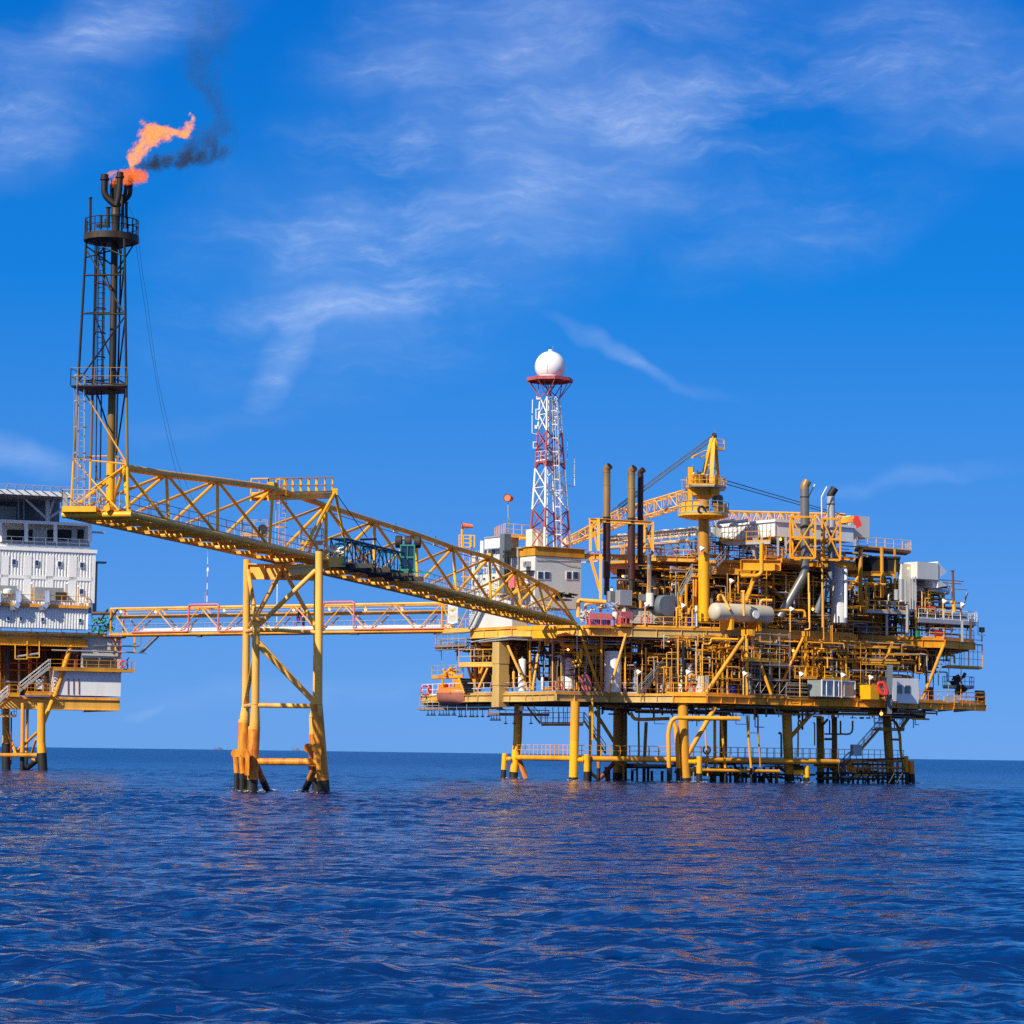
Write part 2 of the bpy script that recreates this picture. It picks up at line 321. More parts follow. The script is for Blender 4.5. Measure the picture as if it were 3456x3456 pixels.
M = dict(
    yellow=paint('yellow_paint', (.90, .425, .008), .42, wear=.6, dirt=(.40, .14, .02), var=.26, lo=.5),
    gold=paint('weathered_yellow_paint', (.82, .34, .012), .5, wear=.62, dirt=(.22, .085, .018), var=.3, lo=.48),
    tan=paint('faded_yellow_paint', (.86, .45, .075), .5, wear=.5, dirt=(.30, .13, .03), var=.24, lo=.5),
    ochre=paint('ochre_yellow_paint', (.64, .29, .015), .5, wear=.6, dirt=(.16, .06, .014), var=.35, lo=.47),
    rustyellow=paint('rusting_yellow_paint', (.86, .31, .015), .5, wear=.95, dirt=(.34, .055, .010), scale=.9, var=.35, fine=2.2, lo=.44, hi=.56),
    splash=paint('black_splash_coating', (.018, .016, .013), .6, wear=.5, dirt=(.09, .06, .03), streak=False),
    white=paint('white_paint', (.80, .81, .80), .4, wear=.18, dirt=(.35, .24, .13), var=.1),
    cream=paint('cream_paint', (.74, .70, .58), .45, wear=.35, dirt=(.38, .22, .09), var=.15),
    grey=paint('light_grey_paint', (.52, .53, .50), .5, wear=.4, dirt=(.30, .20, .10), var=.14),
    wall=paint('grey_white_wall_paint', (.62, .63, .60), .5, wear=.3, dirt=(.42, .30, .16), var=.12, scale=.4),
    mid=paint('mid_grey_paint', (.26, .28, .29), .5, wear=.4, var=.25),
    slate=paint('blue_grey_paint', (.13, .16, .19), .5, wear=.3, var=.25),
    galv=paint('galvanised_steel', (.44, .45, .46), .42, metal=.3, wear=.3, dirt=(.2, .14, .1), var=.2),
    steel=paint('bright_steel_cladding', (.62, .64, .66), .25, metal=.85, wear=.15, var=.12),
    dark=paint('dark_steel', (.035, .032, .03), .6, wear=.4, dirt=(.10, .05, .02), streak=False),
    soot=paint('sooty_steel', (.013, .011, .010), .6, wear=.55, dirt=(.075, .034, .016), scale=1.2, var=.4),
    sootrust=paint('heat_stained_rust', (.040, .026, .013), .55, wear=.9, dirt=(.15, .065, .02), scale=.8, var=.6),
    rust=paint('brown_rust', (.15, .065, .03), .7, wear=.6, dirt=(.05, .025, .015), var=.4),
    heatbrown=paint('heat_browned_steel', (.33, .20, .075), .4, metal=.25, wear=.6, dirt=(.12, .06, .03), var=.4, scale=.9),
    maroon=paint('scorched_maroon_steel', (.085, .032, .030), .45, metal=.2, wear=.7, dirt=(.16, .08, .04), var=.45, scale=.7),
    red=paint('red_paint', (.62, .035, .03), .4, wear=.25, var=.2),
    pink=paint('faded_red_paint', (.72, .17, .16), .5, wear=.2, var=.2),
    brownred=paint('brown_red_paint', (.20, .035, .025), .5, wear=.4, var=.3),
    orange=paint('orange_paint', (.85, .20, .04), .4, wear=.15, var=.15),
    sock=paint('orange_fabric', (.80, .22, .11), .8, wear=.0, var=.15, spec=.1),
    teal=paint('teal_paint', (.008, .10, .15), .45, wear=.3, var=.3),
    green=paint('sea_green_paint', (.03, .24, .17), .5, wear=.3, var=.25),
    leafgreen=paint('green_plastic', (.01, .20, .09), .5, wear=.2, var=.25),
    blue=paint('blue_paint', (.02, .05, .42), .35, wear=.15, var=.2),
    glass=paint('dark_window_glass', (.01, .025, .07), .08, wear=0, spec=.9, var=.2),
    glaze=paint('pale_glazed_panel', (.25, .30, .31), .15, wear=.1, spec=.8, var=.25),
    black=paint('black_rubber', (.012, .012, .012), .7, wear=.1, streak=False),
    interior=paint('brown_painted_shade_steelwork', (.085, .042, .010), .6, wear=.6, dirt=(.03, .02, .01), var=.5, scale=.4),  # yellow steel inside the decks, its shade put into the brown
    plank=paint('scaffold_boards', (.26, .16, .10), .8, wear=.4, streak=False, var=.4),
    beige=paint('beige_vessel_paint', (.56, .50, .37), .45, wear=.4, dirt=(.30, .18, .07), var=.18), dullochre=paint('smoke_dulled_yellow', (.25, .145, .025), .55, wear=.8, dirt=(.05, .03, .015), var=.5, scale=.8, lo=.46),
    sand=paint('sand_coloured_paint', (.56, .375, .125), .5, wear=.5, dirt=(.30, .15, .05), var=.2, lo=.5),
    hull=paint('faded_brown_hull', (.36, .13, .09), .5, wear=.3, var=.25), stackgrey=paint('dull_grey_stack_steel', (.22, .215, .20), .38, metal=.5, wear=.5, dirt=(.14, .10, .07), var=.3, scale=.9),
    skin=paint('skin', (.42, .22, .13), .6, wear=0, var=.1), navy=paint('navy_cloth', (.012, .016, .04), .9, wear=.1, var=.3),
    letter=paint('blue_letter_paint', (.03, .22, .62), .5, wear=.2, var=.15),
    dome=paint('white_radome_panel', (.86, .86, .85), .35, wear=.05, var=.04),
    twred=paint('tower_red_paint', (.42, .085, .095), .5, wear=.3, dirt=(.6, .4, .38), var=.25),
    bulb=lit('lit_sodium_bulb', (1.0, .36, .06), 6.0),
)
# ================================================================ THE SEA
def build_sea():
    rng = np.random.default_rng(3)
    near = np.geomspace(2.0, 24.0, 40)[:-1]
    far = 1.0 / np.linspace(1 / 24.0, 1 / 1500.0, 2000)
    rr = np.concatenate([near, far, np.geomspace(1500, 80000, 26)[1:]])
    fan = np.linspace(-14, 14, 760)
    th = np.concatenate([np.arange(-180, -14, 4.0), fan, np.arange(16, 180, 4.0)])
    th = np.radians(th); nr, nt = len(rr), len(th)
    X = rr[:, None] * np.sin(th)[None, :]; Y = rr[:, None] * np.cos(th)[None, :]
    dr = np.gradient(rr)[:, None]; dt = np.minimum(rr[:, None] * np.radians(28 / 760), 1e9) * np.where(np.abs(th) < .2444, 1, 100)[None, :]
    Z = np.zeros_like(X); DX = np.zeros_like(X); DY = np.zeros_like(X)
    wind = R(250)
    for i in range(96):
        L = 0.26 * (5.0 / 0.26) ** rng.random() if i > 6 else [7, 4.2, 11, 5.5, 3.4, 15, 2.9][i]
        k = 2 * math.pi / L; a = wind + rng.normal() * .75
        slope = .032 if L < 3 else .034 * (3 / L) ** .7
        A = slope / k; kx, ky = k * math.cos(a), k * math.sin(a); ph = rng.random() * 6.283
        step = np.hypot(dr * abs(math.sin(a)), dt * abs(math.cos(a))) + 1e-6
        wgt = np.clip((L / step - 1.3) / 1.5, 0, 1); A = A * wgt
        q = kx * X + ky * Y + ph
        Z += A * np.cos(q); s = A * .5 * np.sin(q); DX -= s * math.cos(a); DY -= s * math.sin(a)
    g = .42 + .58 * np.clip(np.sin(X * .035 + 1.3 * np.sin(Y * .021)) * np.sin(Y * .027 + X * .011 + 2) + .6, 0, 1.4)   # gusts
    Z *= g; DX *= g; DY *= g
    co = np.stack([X + DX, Y + DY, Z], -1).reshape(-1, 3).astype(np.float32)
    i = np.arange(nr - 1)[:, None] * nt; j = np.arange(nt)[None, :]; j2 = (j + 1) % nt
    q = np.stack([i + j, i + nt + j, i + nt + j2, i + j2], -1).reshape(-1, 4)
    q = q[:, ::-1]
    me = bpy.data.meshes.new('sea'); me.vertices.add(len(co)); me.vertices.foreach_set('co', co.ravel())
    nf = len(q); me.loops.add(nf * 4 + nt); me.polygons.add(nf + 1)
    loops = np.concatenate([q.ravel(), np.arange(nt)[::-1]]).astype(np.int32)
    st = np.concatenate([np.arange(nf) * 4, [nf * 4]]).astype(np.int32)
    me.loops.foreach_set('vertex_index', loops); me.polygons.foreach_set('loop_start', st)
    me.polygons.foreach_set('use_smooth', np.ones(nf + 1, bool)); me.update(calc_edges=True); me.validate()
    mt = bpy.data.materials.new('sea_water'); mt.use_nodes = True; n = NT(mt.node_tree)
    bs = n.n('ShaderNodeBsdfPrincipled', i_Roughness=.07, i_IOR=1.29); bs.inputs['Base Color'].default_value = (.0001, .022, .122, 1)
    o = n.n('ShaderNodeOutputMaterial'); n.l(bs.outputs[0], o.inputs[0]); t = n.n('ShaderNodeTexCoord')
    mp = n.n('ShaderNodeMapping'); mp.inputs['Rotation'].default_value = (0, 0, R(-20)); mp.inputs['Scale'].default_value = (.55, 1, 1); n.l(t.outputs['Object'], mp.inputs[0])
    a = n.n('ShaderNodeTexNoise', i_Scale=2.6, i_Detail=4.0, i_Roughness=.6); n.l(mp.outputs[0], a.inputs['Vector'])
    b = n.n('ShaderNodeTexNoise', i_Scale=.55, i_Detail=3.0, i_Roughness=.55); n.l(mp.outputs[0], b.inputs['Vector'])
    c = n.n('ShaderNodeTexNoise', i_Scale=.09, i_Detail=6.0, i_Roughness=.62); n.l(mp.outputs[0], c.inputs['Vector'])
    h = n.math('ADD', n.math('ADD', n.math('MULTIPLY', a.outputs[0], .07), n.math('MULTIPLY', b.outputs[0], .28)), n.math('MULTIPLY', c.outputs[0], 2.6))
    bp = n.n('ShaderNodeBump', i_Strength=1.0, i_Distance=1.0); n.l(h, bp.inputs['Height']); n.l(bp.outputs[0], bs.inputs['Normal'])
    # far out the ripples are finer than the mesh: their slopes become surface roughness
    ln = n.n('ShaderNodeVectorMath', operation='LENGTH'); n.l(t.outputs['Object'], ln.inputs[0])
    rg = n.n('ShaderNodeMapRange'); n.l(ln.outputs['Value'], rg.inputs[0]); rg.inputs[1].default_value = 60; rg.inputs[2].default_value = 700; rg.inputs[3].default_value = .08; rg.inputs[4].default_value = .22; n.l(rg.outputs[0], bs.inputs['Roughness'])
    me.materials.append(mt)
    ob = bpy.data.objects.new('sea', me); COL.objects.link(ob)
    tag(ob, 'dark blue rippled open sea reaching to the horizon', 'sea', None, 'structure')
build_sea()

# ================================================================ THE FLARE BRIDGE
ZC = 17.05                                         # level of the two bottom chords
nA = V((-23.25, 160.3, 0)); nK = V((-14.4, 194.4, 0)); nE = V((7.3, 289.0, 0))     # near chord in plan, kink over the support
def nearpt(px, py=1900):
    p = plan_hit(px, py, nA, nK)
    if p.y > nK.y: p = plan_hit(px, py, nK, nE)
    return p
def axis_at(y):
    a, b = (nA, nK) if y <= nK.y else (nK, nE)
    t = (y - a.y) / (b.y - a.y); p = a + (b - a) * t; d = (b - a).normalized(); return p, V((-d.y, d.x, 0))
BW = 4.2
Npx = [432, 564, 732, 908, 1100, 1264, 1409, 1540, 1657, 1761, 1846, 1945]
Tpx = [(418, 1578), (562, 1601), (734, 1622), (921, 1647), (1100, 1707), (1264, 1760), (1405, 1803), (1530, 1848), (1653, 1882), (1742, 1927), (1818, 1968), (1879, 1999)]
BN, BF, BT = [], [], []
for px in Npx:
    p = nearpt(px); _, nrm = axis_at(p.y); p = V((p.x, p.y, ZC)); BN.append(p); BF.append(p + nrm * BW)
for k, (px, py) in enumerate(Tpx):
    a, nrm = axis_at(min(BN[k].y, 292)); s = nrm * BW / 2
    if BN[k].y <= nK.y: h = plan_hit(px, py, nA + s, nK + s)
    else: h = plan_hit(px, py, nK + s, nE + s)
    BT.append(h)
br = thing('flare_bridge', 'long yellow triangular truss bridge running from the flare tower over the tripod to the platform', 'bridge', BN[0])
for pts in (BN, BF):
    part('bottom_chord', MB().pipe(pts[:5], .19, 10), M['yellow'], br); part('bottom_chord', MB().pipe(pts[4:], .215, 10), M['yellow'], br)
part('top_chord', MB().pipe(BT[:4], .24, 12), M['yellow'], br); part('top_chord', MB().pipe(BT[3:], .225, 12), M['yellow'], br)
gs = MB()
for k in (3, 8): gs.box(BT[k] + V((0, 0, .05)), V((.12, .3, .0)), V((.22, 0, 0)), V((0, 0, .36)))
part('gusset', gs, M['yellow'], br)
for k in range(12):
    r = .11 if k < 4 else .135; rb_ = .105 if k < 4 else .13
    if k not in (0,):
        part('brace', MB().tube(BT[k], BN[k], r, n=8), M['yellow'], br); part('brace', MB().tube(BT[k], BF[k], r, n=8), M['yellow'], br)
    if k < 11:
        part('brace', MB().tube(BT[k], BN[k + 1], rb_, n=8), M['yellow'], br); part('brace', MB().tube(BT[k + 1], BF[k], rb_, n=8), M['yellow'], br)
    if k == 0:
        for q in (BN[0], BF[0]): part('brace', MB().tube(BT[0], q, .13, n=8), M['yellow'], br)
        part('brace', MB().tube(BT[0], BF[1], .11), M['yellow'], br)
# floor: crossbeams, diagonals, grating, pipes below
for k in range(12): part('crossbeam', MB().tube(BN[k], BF[k], .16, n=8), M['yellow'], br)
fl = MB()
for k in range(11):
    fl.tube(BN[k], BF[k + 1], .07, n=6)
    for t in (.33, .67): 
        a = BN[k] + (BN[k + 1] - BN[k]) * t; b = BF[k] + (BF[k + 1] - BF[k]) * t; fl.bar(a - ZV * .05, b - ZV * .05, .14, .2)
part('floor_bracing', fl, M['yellow'], br)
gr, rl, pp, rl2 = MB(), MB(), MB(), MB()
NB = [a + (b - a) * .16 for a, b in zip(BN, BF)]; FB = [a + (b - a) * .62 for a, b in zip(BN, BF)]
for k in range(11):
    vs = [NB[k], NB[k + 1], FB[k + 1], FB[k]]; gr.prism([v + ZV * .24 for v in vs], ZV * .05)
part('walkway_grating', gr, M['gold'], br)
rl.rail([v + ZV * .29 for v in FB], 1.0, 1.6, .028); rl2.rail([v + ZV * .29 for v in NB], 1.0, 1.6, .028)
part('railing', rl, M['galv'], br); part('railing', rl2, M['galv'], br)
for f, r in ((.70, .17), (.80, .12), (.88, .10)):
    part('pipe', MB().pipe([a + (b - a) * f + ZV * (.22 + r) for a, b in zip(BN, BF)], r, 8), M['gold'], br)
cb = MB().pipe([p - ZV * .42 for p in BT[4:]], .03, 5)
part('cable', cb, M['dark'], br)
# lamps under the top chord
def hang_lamp(p, label, grp, mat='cream', s=1.0):
    t = thing('hanging_lamp', label, 'lamp', p, grp)
    part('lamp_shade', MB().lathe(p, V((0, 0, -1)), [(.05 * s, 0), (.09 * s, .12 * s), (.24 * s, .42 * s), (.25 * s, .5 * s)], 12), M[mat], t)
    part('stem', MB().tube(p, p + ZV * .35, .03, n=6), M['dark'], t); return t
seq = ['first', 'second', 'third', 'fourth', 'fifth', 'sixth']
for i, (px, py) in enumerate([(1336, 1778), (1470, 1822), (1592, 1858), (1704, 1903), (1784, 1952), (1847, 1984)]):
    h = plan_hit(px, py, nK + V((-2, .5, 0)), nE + V((-2, .5, 0)))
    hang_lamp(h, seq[i] + ' cream cone lamp from the teal boom, under the top tube of the flare bridge', 'cone lamps under the flare bridge top chord')
# platform and small crane over the support
pl = MB(); a = W(905, 1668, 192); b = W(1122, 1662, 202); dv = V((-1.3, .4, 0))
pl.prism([a, b, b + dv, a + dv], ZV * -.22); lt = thing('lookout_platform', 'small yellow railed platform on top of the flare bridge above the tripod', 'platform', a)
part('deck', pl, M['yellow'], lt); part('railing', MB().rail([a, b, b + dv, a + dv], 1.15, 1.3, .05, closed=True), M['yellow'], lt)
la = W(955, 1670, 193); part('ladder', MB().ladder(V((la.x, la.y, ZC + .3)), la + ZV * 1.1, V((.97, -.24, 0)), .5), M['yellow'], lt)
part('deck_beam', MB().bar(a - ZV * .35, b - ZV * .35, .12, .25).bar(a + dv - ZV * .35, b + dv - ZV * .35, .12, .25), M['yellow'], lt)
# A-frame and teal boom
bc = thing('bridge_crane', 'small teal lattice boom crane lying along the flare bridge with a yellow A-frame', 'crane', W(1180, 1900, 199))
top = W(1131, 1660, 200)
af = MB().tube(top, W(1015, 1870, 194), .12).tube(top, W(1163, 1832, 201), .11).tube(top, W(1040, 1868, 197), .1); af.box(top, V((.2, 0, 0)), V((0, .2, 0)), V((0, 0, .25)))
part('a_frame', af, M['yellow'], bc)
p0, p1 = zX(560, 320, 198.0), zX(1400, 480, 211.0)
part('boom', MB().lattice(p0, p1, 1.1, 1.9, .075, 8, w2=.9, h2=1.5, rb=.05), M['teal'], bc)
part('boom_foot', MB().tube(zX(520, 230, 198), zX(600, 380, 198), .09).tube(zX(660, 220, 199), zX(590, 390, 198), .09).tube(zX(530, 225, 198), zX(660, 222, 199), .08), M['teal'], bc)
rp = MB().tube(top, zX(965, 140, 206), .035, n=5).tube(zX(890, 160, 205), zX(1010, 310, 206), .03, n=5).tube(zX(1080, 160, 207), zX(1225, 360, 209), .03, n=5)
part('wire_rope', rp, M['dark'], bc)
part('spreader_bar', MB().bar(zX(875, 165, 205), zX(1082, 158, 207), .14, .16), M['rust'], bc)
part('base_frame', MB().bar(zX(385, 470, 197), zX(605, 470, 198.5), .9, .75), M['tan'], bc)
wq = MB(); rnd = random.Random(5)
for i in range(34):
    x, y = rnd.uniform(390, 620), rnd.uniform(280, 400); p = zX(x, y, 197.5 + rnd.random()); q = p + V((rnd.uniform(-.4, .4), rnd.uniform(-.3, .3), rnd.uniform(-.2, .3))); wq.tube(p, q, rnd.uniform(.05, .12), n=6)
part('winch', wq, M['cream'], bc)
bm = MB()
for (x, y, dd) in ((760, 520, 199), (1000, 580, 203), (1250, 650, 207), (1450, 700, 210)):
    p = zX(x, y, dd); bm.bar(p - V((1.6, -.4, 0)), p + V((1.6, -.4, 0)), .3, .34)
for o in (0, .9): bm.bar(zX(600, 500, 198) + V((-o * .9, o * .3, 0)), zX(1620, 700, 213) + V((-o * .9, o * .3, 0)), .25, .35)
part('support_beam', bm, M['dark'], bc)
cbn = MB(); c = zX(1512, 420, 211)
for sx in (-.5, .5):
    for sy in (-.45, .45):
        q = c + UX * 0 + V((sx * 1.1, sy * 1.1, 0)); cbn.bar(q - ZV * .95, q + ZV * 1.0, .1, .1)
for h in (-.95, 0.05, 1.0):
    for sy in (-.5, .5): cbn.bar(c + V((-.6, sy, h)), c + V((.6, sy, h)), .1, .12)
    for sx in (-.55, .55): cbn.bar(c + V((sx, -.5, h)), c + V((sx, .5, h)), .1, .12)
cbn.box(c - ZV * 1.0, V((.62, 0, 0)), V((0, .58, 0)), V((0, 0, .07))); cbn.bar(c - ZV * 1.15 + V((-1, -.5, 0)), c - ZV * 1.15 + V((1.9, -.5, 0)), .12, .12)
cbn.bar(c + V((0, -.52, -.95)), c + V((0, -.52, 1.0)), .09, .05)
part('cab', cbn, M['green'], bc); part('cab_window', MB().box(c, V((.5, 0, 0)), V((0, .42, 0)), V((0, 0, .9))), M['glass'], bc)
dm = MB(); 
for dx in (-.75, 0, .75): dm.lathe(c + V((dx, .4, 1.35)), V((1, 0, 0)), [(.42, -.28), (.5, -.2), (.5, .2), (.42, .28)], 14)
part('winch_drum', dm, M['dark'], bc)
# bridge equipment near the support: small platforms with rails, spotlight
for (x0, y0, x1, dd, lab) in ((1055, 735, 1260, 190, 'railed side platform carrying a dark spotlight on the flare bridge'), (1535, 800, 1715, 199, 'small galvanised railed side platform on the flare bridge behind the tripod top')):
    a, b = zL(x0, y0, dd), zL(x1, y0, dd); dv = V((-.2, 1.1, 0)); t = thing('side_platform', lab, 'platform', a, 'side platforms on the flare bridge')
    part('deck', MB().prism([a, b, b + dv, a + dv], ZV * -.12), M['gold'], t); part('railing', MB().rail([a, b, b + dv, a + dv], 1.05, 1.0, .03, closed=True), M['galv'], t)
    if x0 == 1055: part('spotlight', MB().lathe(zL(1222, 690, dd), V((.2, -1, 0)), [(.15, -.25), (.3, -.1), (.34, .2)], 12).tube(zL(1222, 700, dd), zL(1222, 735, dd), .06), M['dark'], t)

# ================================================================ THE FLARE TOWER
ft = thing('flare_tower', 'tall sooty flare stack tower with black burner pipes standing on the end of the bridge', 'tower', W(375, 1700, 162.5))
legs = [((240, 1712), (291, 812), 162.0, 'lo'), ((303, 1702), (325, 812), 165.0, ''), ((432, 1735), (420, 806), 160.6, ''), ((388, 1700), (409, 812), 164.5, '')]
ztr = 1350; LP = []
for (b, t, d, _) in legs:
    p, q = W(*b, d), W(*t, d); LP.append((p, q))
    s = .33; mid = p + (q - p) * .36
    part('leg', MB().tube(p, p + (q - p) * .17, .085 if d != 164.5 else .06), M['yellow'], ft); part('leg', MB().tube(p + (q - p) * .17, p + (q - p) * .42, .085 if d != 164.5 else .06), M['dullochre'], ft)
    part('leg', MB().tube(p + (q - p) * .42, q, .08 if d != 164.5 else .06), M['soot'], ft)
def lp(k, py): 
    p, q = LP[k]; return p + (q - p) * ((1712 - py) / 900.0)
rp0, rp1 = W(372, 1705, 162.5), W(387, 812, 162.5)
def rz(py): return rp0 + (rp1 - rp0) * ((1705 - py) / 893.0)
part('flare_riser', MB().tube(rz(1720), rz(1560), .27, n=16), M['yellow'], ft); part('flare_riser', MB().tube(rz(1560), rz(1300), .24, n=16), M['dullochre'], ft)
part('flare_riser', MB().tube(rz(1300), rz(1130), .22, n=16), M['soot'], ft); part('flare_riser', MB().tube(rz(1130), rz(812), .22, n=16), M['sootrust'], ft)
for py, mt in ((1550, 'ochre'), (1290, 'soot'), (1060, 'soot'), (930, 'soot')):
    ring = [lp(0, py), lp(1, py), lp(3, py), lp(2, py)]; mb = MB()
    for a, b in zip(ring, ring[1:] + ring[:1]): mb.tube(a, b, .055, n=6)
    mb.tube(lp(0, py), lp(2, py), .05, n=6); part('horizontal_brace', mb, M[mt], ft)
dg = [(0, 1550, 2, 1735, 'yellow'), (2, 1550, 0, 1290, 'ochre'), (0, 1290, 2, 1065, 'soot'), (0, 1700, 2, 1550, 'yellow'), (2, 1065, 0, 840, 'soot'), (3, 1550, 2, 1290, 'soot'), (3, 1290, 2, 1065, 'soot'), (3, 1065, 2, 880, 'soot'), (1, 1290, 3, 1540, 'soot'), (1, 1065, 3, 1280, 'soot'), (1, 840, 3, 1060, 'soot')]
for a, ya, b, yb, mt in dg: part('brace', MB().tube(lp(a, ya), lp(b, yb), .05, n=6), M[mt], ft)
# thin service pipes
for dx, r, mt, y0, y1 in ((346, .045, 'soot', 1620, 812), (330, .04, 'soot', 1700, 812), (352, .03, 'soot', 1100, 812)):
    part('service_pipe', MB().tube(W(dx - 8, y0, 163), W(dx + 4, y1, 163), r, n=6), M[mt], ft)
part('service_pipe', MB().pipe([W(325, 1560, 162), W(326, 1618, 162), W(352, 1622, 162)], .05), M['rust'], ft)
# caged ladders
sd_ = V((.97, -.24, 0)); od = V((-.25, -.97, 0))
part('ladder', MB().ladder(W(273, 1706, 161.5), W(276, 1270, 161.5), sd_, .42, out=od), M['galv'], ft)
part('ladder', MB().ladder(W(338, 1290, 162.5), W(345, 800, 162.5), sd_, .42, out=od), M['soot'], ft)
# middle platform
c = rz(1297); mp_ = [W(238, 1300, 161), W(262, 1297, 160.8), W(428, 1289, 160.4), W(430, 1292, 164), W(300, 1300, 165)]
mp_ = [V((p.x, p.y, mp_[0].z)) for p in mp_]
part('platform', MB().prism(mp_, ZV * -.08), M['soot'], ft); part('railing', MB().rail(mp_, 1.05, .9, .026, kick=False, closed=True), M['dullochre'], ft)
# base platform
bp_ = [W(209, 1708, 160.5), W(324, 1708, 160.2), W(345, 1718, 163), W(225, 1718, 164)]
bp_ = [V((p.x, p.y, bp_[0].z)) for p in bp_]
part('platform', MB().prism(bp_, ZV * -.34), M['yellow'], ft); part('railing', MB().rail(bp_, 1.0, .75, .03, kick=False, closed=True), M['galv'], ft)
part('pipe_stub', MB().tube(W(360, 1715, 160.2), W(400, 1722, 162.6), .2, n=14), M['yellow'], ft)
part('guy_anchor', MB().tube(BN[0] + (BN[0] - BF[0]) * .04, BF[0] - (BN[0] - BF[0]) * .04, .19, n=12), M['yellow'], ft)
# top platform
tc_ = W(375.5, 806, 162.2)
part('top_platform', MB().lathe(tc_, ZV, [(1.66, -.22), (1.7, -.2), (1.7, .2), (1.62, .22)], 32), M['sootrust'], ft)
ub = MB(); 
for k in range(4): ub.tube(lp(k, 870), tc_ + V((1.5 * math.cos(k * 1.57 + .4), 1.5 * math.sin(k * 1.57 + .4), -.2)), .05, n=6)
ub.tube(lp(0, 830), rz(900), .05).tube(lp(2, 900), rz(940), .05).tube(tc_ + V((1.55, -.3, -.2)), rz(930), .05)
part('knee_brace', ub, M['soot'], ft)
rr_ = MB()
for seg in ((150, 330), (-60, 95)):
    pts = [tc_ + V((1.64 * math.cos(R(a)), 1.64 * math.sin(R(a)), .22)) for a in range(seg[0], seg[1] + 1, 15)]; rr_.rail(pts, .92, .9, .034, kick=False)
part('railing', rr_, M['soot'], ft)
z0 = W(387, 800, 162.2)
def zp(x, y, dd=162.2): return zJ(x, y, dd)
part('burner_riser', MB().lathe(zp(525, 1330), (zp(527, 1060) - zp(525, 1330)), [(.25, 0), (.25, .5), (.27, .9), (.32, 1.0), (.32, 1.1), (.29, 1.15), (.29, 1.75)], 18), M['sootrust'], ft)
for (pts, r, dd) in (([(525, 1080), (470, 1040), (420, 980), (423, 840)], .21, 162.0), ([(530, 1090), (548, 1020), (560, 940), (566, 820)], .19, 161.6), ([(535, 1090), (600, 1050), (660, 990), (664, 850)], .145, 162.3), ([(515, 1080), (505, 1000), (505, 900)], .17, 162.9), ([(540, 1085), (610, 1010), (625, 900)], .12, 162.9)):
    pp_ = [zp(x, y, dd) for x, y in pts]; e = pp_[-1]
    t_ = part('burner', MB().pipe(pp_, r, 12, bend=.5), M['soot'], ft)
    tip = MB().lathe(e, ZV, [(r, -.1), (r * 1.35, -.06), (r * 1.35, .06), (r * 1.1, .1), (r * 1.1, .28), (r * .9, .3)], 12)
    part('burner_tip', tip, M['soot'], t_)
for (x, yb, yt, r) in ((290, 1310, 1015, .085), (388, 1300, 1180, .09), (590, 1300, 990, .1), (625, 1300, 1060, .09), (455, 1290, 1105, .12)):
    p, q = zp(x, yb), zp(x, yt); part('vent_pipe', MB().tube(p, q, r).tube(q - ZV * .03, q + ZV * .03, r * 1.5), M['soot'], ft)
part('pilot_pipe', MB().pipe([zp(482, 1060), zp(478, 930), zp(490, 850)], .04, 6).pipe([zp(515, 1060), zp(520, 860)], .05, 6).tube(zp(532, 1080), zp(530, 815), .07), M['soot'], ft)
vb = MB(); vb.box(zp(440, 1250), V((.12, 0, 0)), V((0, .12, 0)), V((0, 0, .25))); vb.box(zp(360, 1275), V((.1, 0, 0)), V((0, .1, 0)), V((0, 0, .1))); vb.box(zp(420, 1275), V((.12, 0, 0)), V((0, .1, 0)), V((0, 0, .07)))
part('valve_box', vb, M['soot'], ft)
# two loose wires from the top down to the bridge
def wire(pts, n=10):
    out = []; k = len(pts)
    for i in range(k - 1):
        a, b, c_, d = pts[max(i - 1, 0)], pts[i], pts[i + 1], pts[min(i + 2, k - 1)]
        for j in range(n):
            t = j / n; out.append(.5 * ((2 * b) + (c_ - a) * t + (2 * a - 5 * b + 4 * c_ - d) * t * t + (3 * b - a - 3 * c_ + d) * t ** 3))
    return out + [pts[-1]]
for pts, lab in (([(434, 696), (455, 740), (468, 800), (478, 900), (496, 1010), (528, 1250), (560, 1400), (600, 1560), (655, 1695)], 'outer of two thin dark wires sagging from the flare tower top to the bridge'), ([(452, 770), (462, 850), (478, 960), (510, 1180), (545, 1380), (590, 1575), (630, 1700)], 'inner of two thin dark wires sagging from the flare tower top to the bridge')):
    pp_ = wire([W(x, y, 162 + 10 * i / len(pts)) for i, (x, y) in enumerate(pts)])
    solo('guy_wire', MB().pipe(pp_, .009, 4, bend=.01), M['dark'], lab, 'wire', 'wires from the flare tower', pp_[-1])

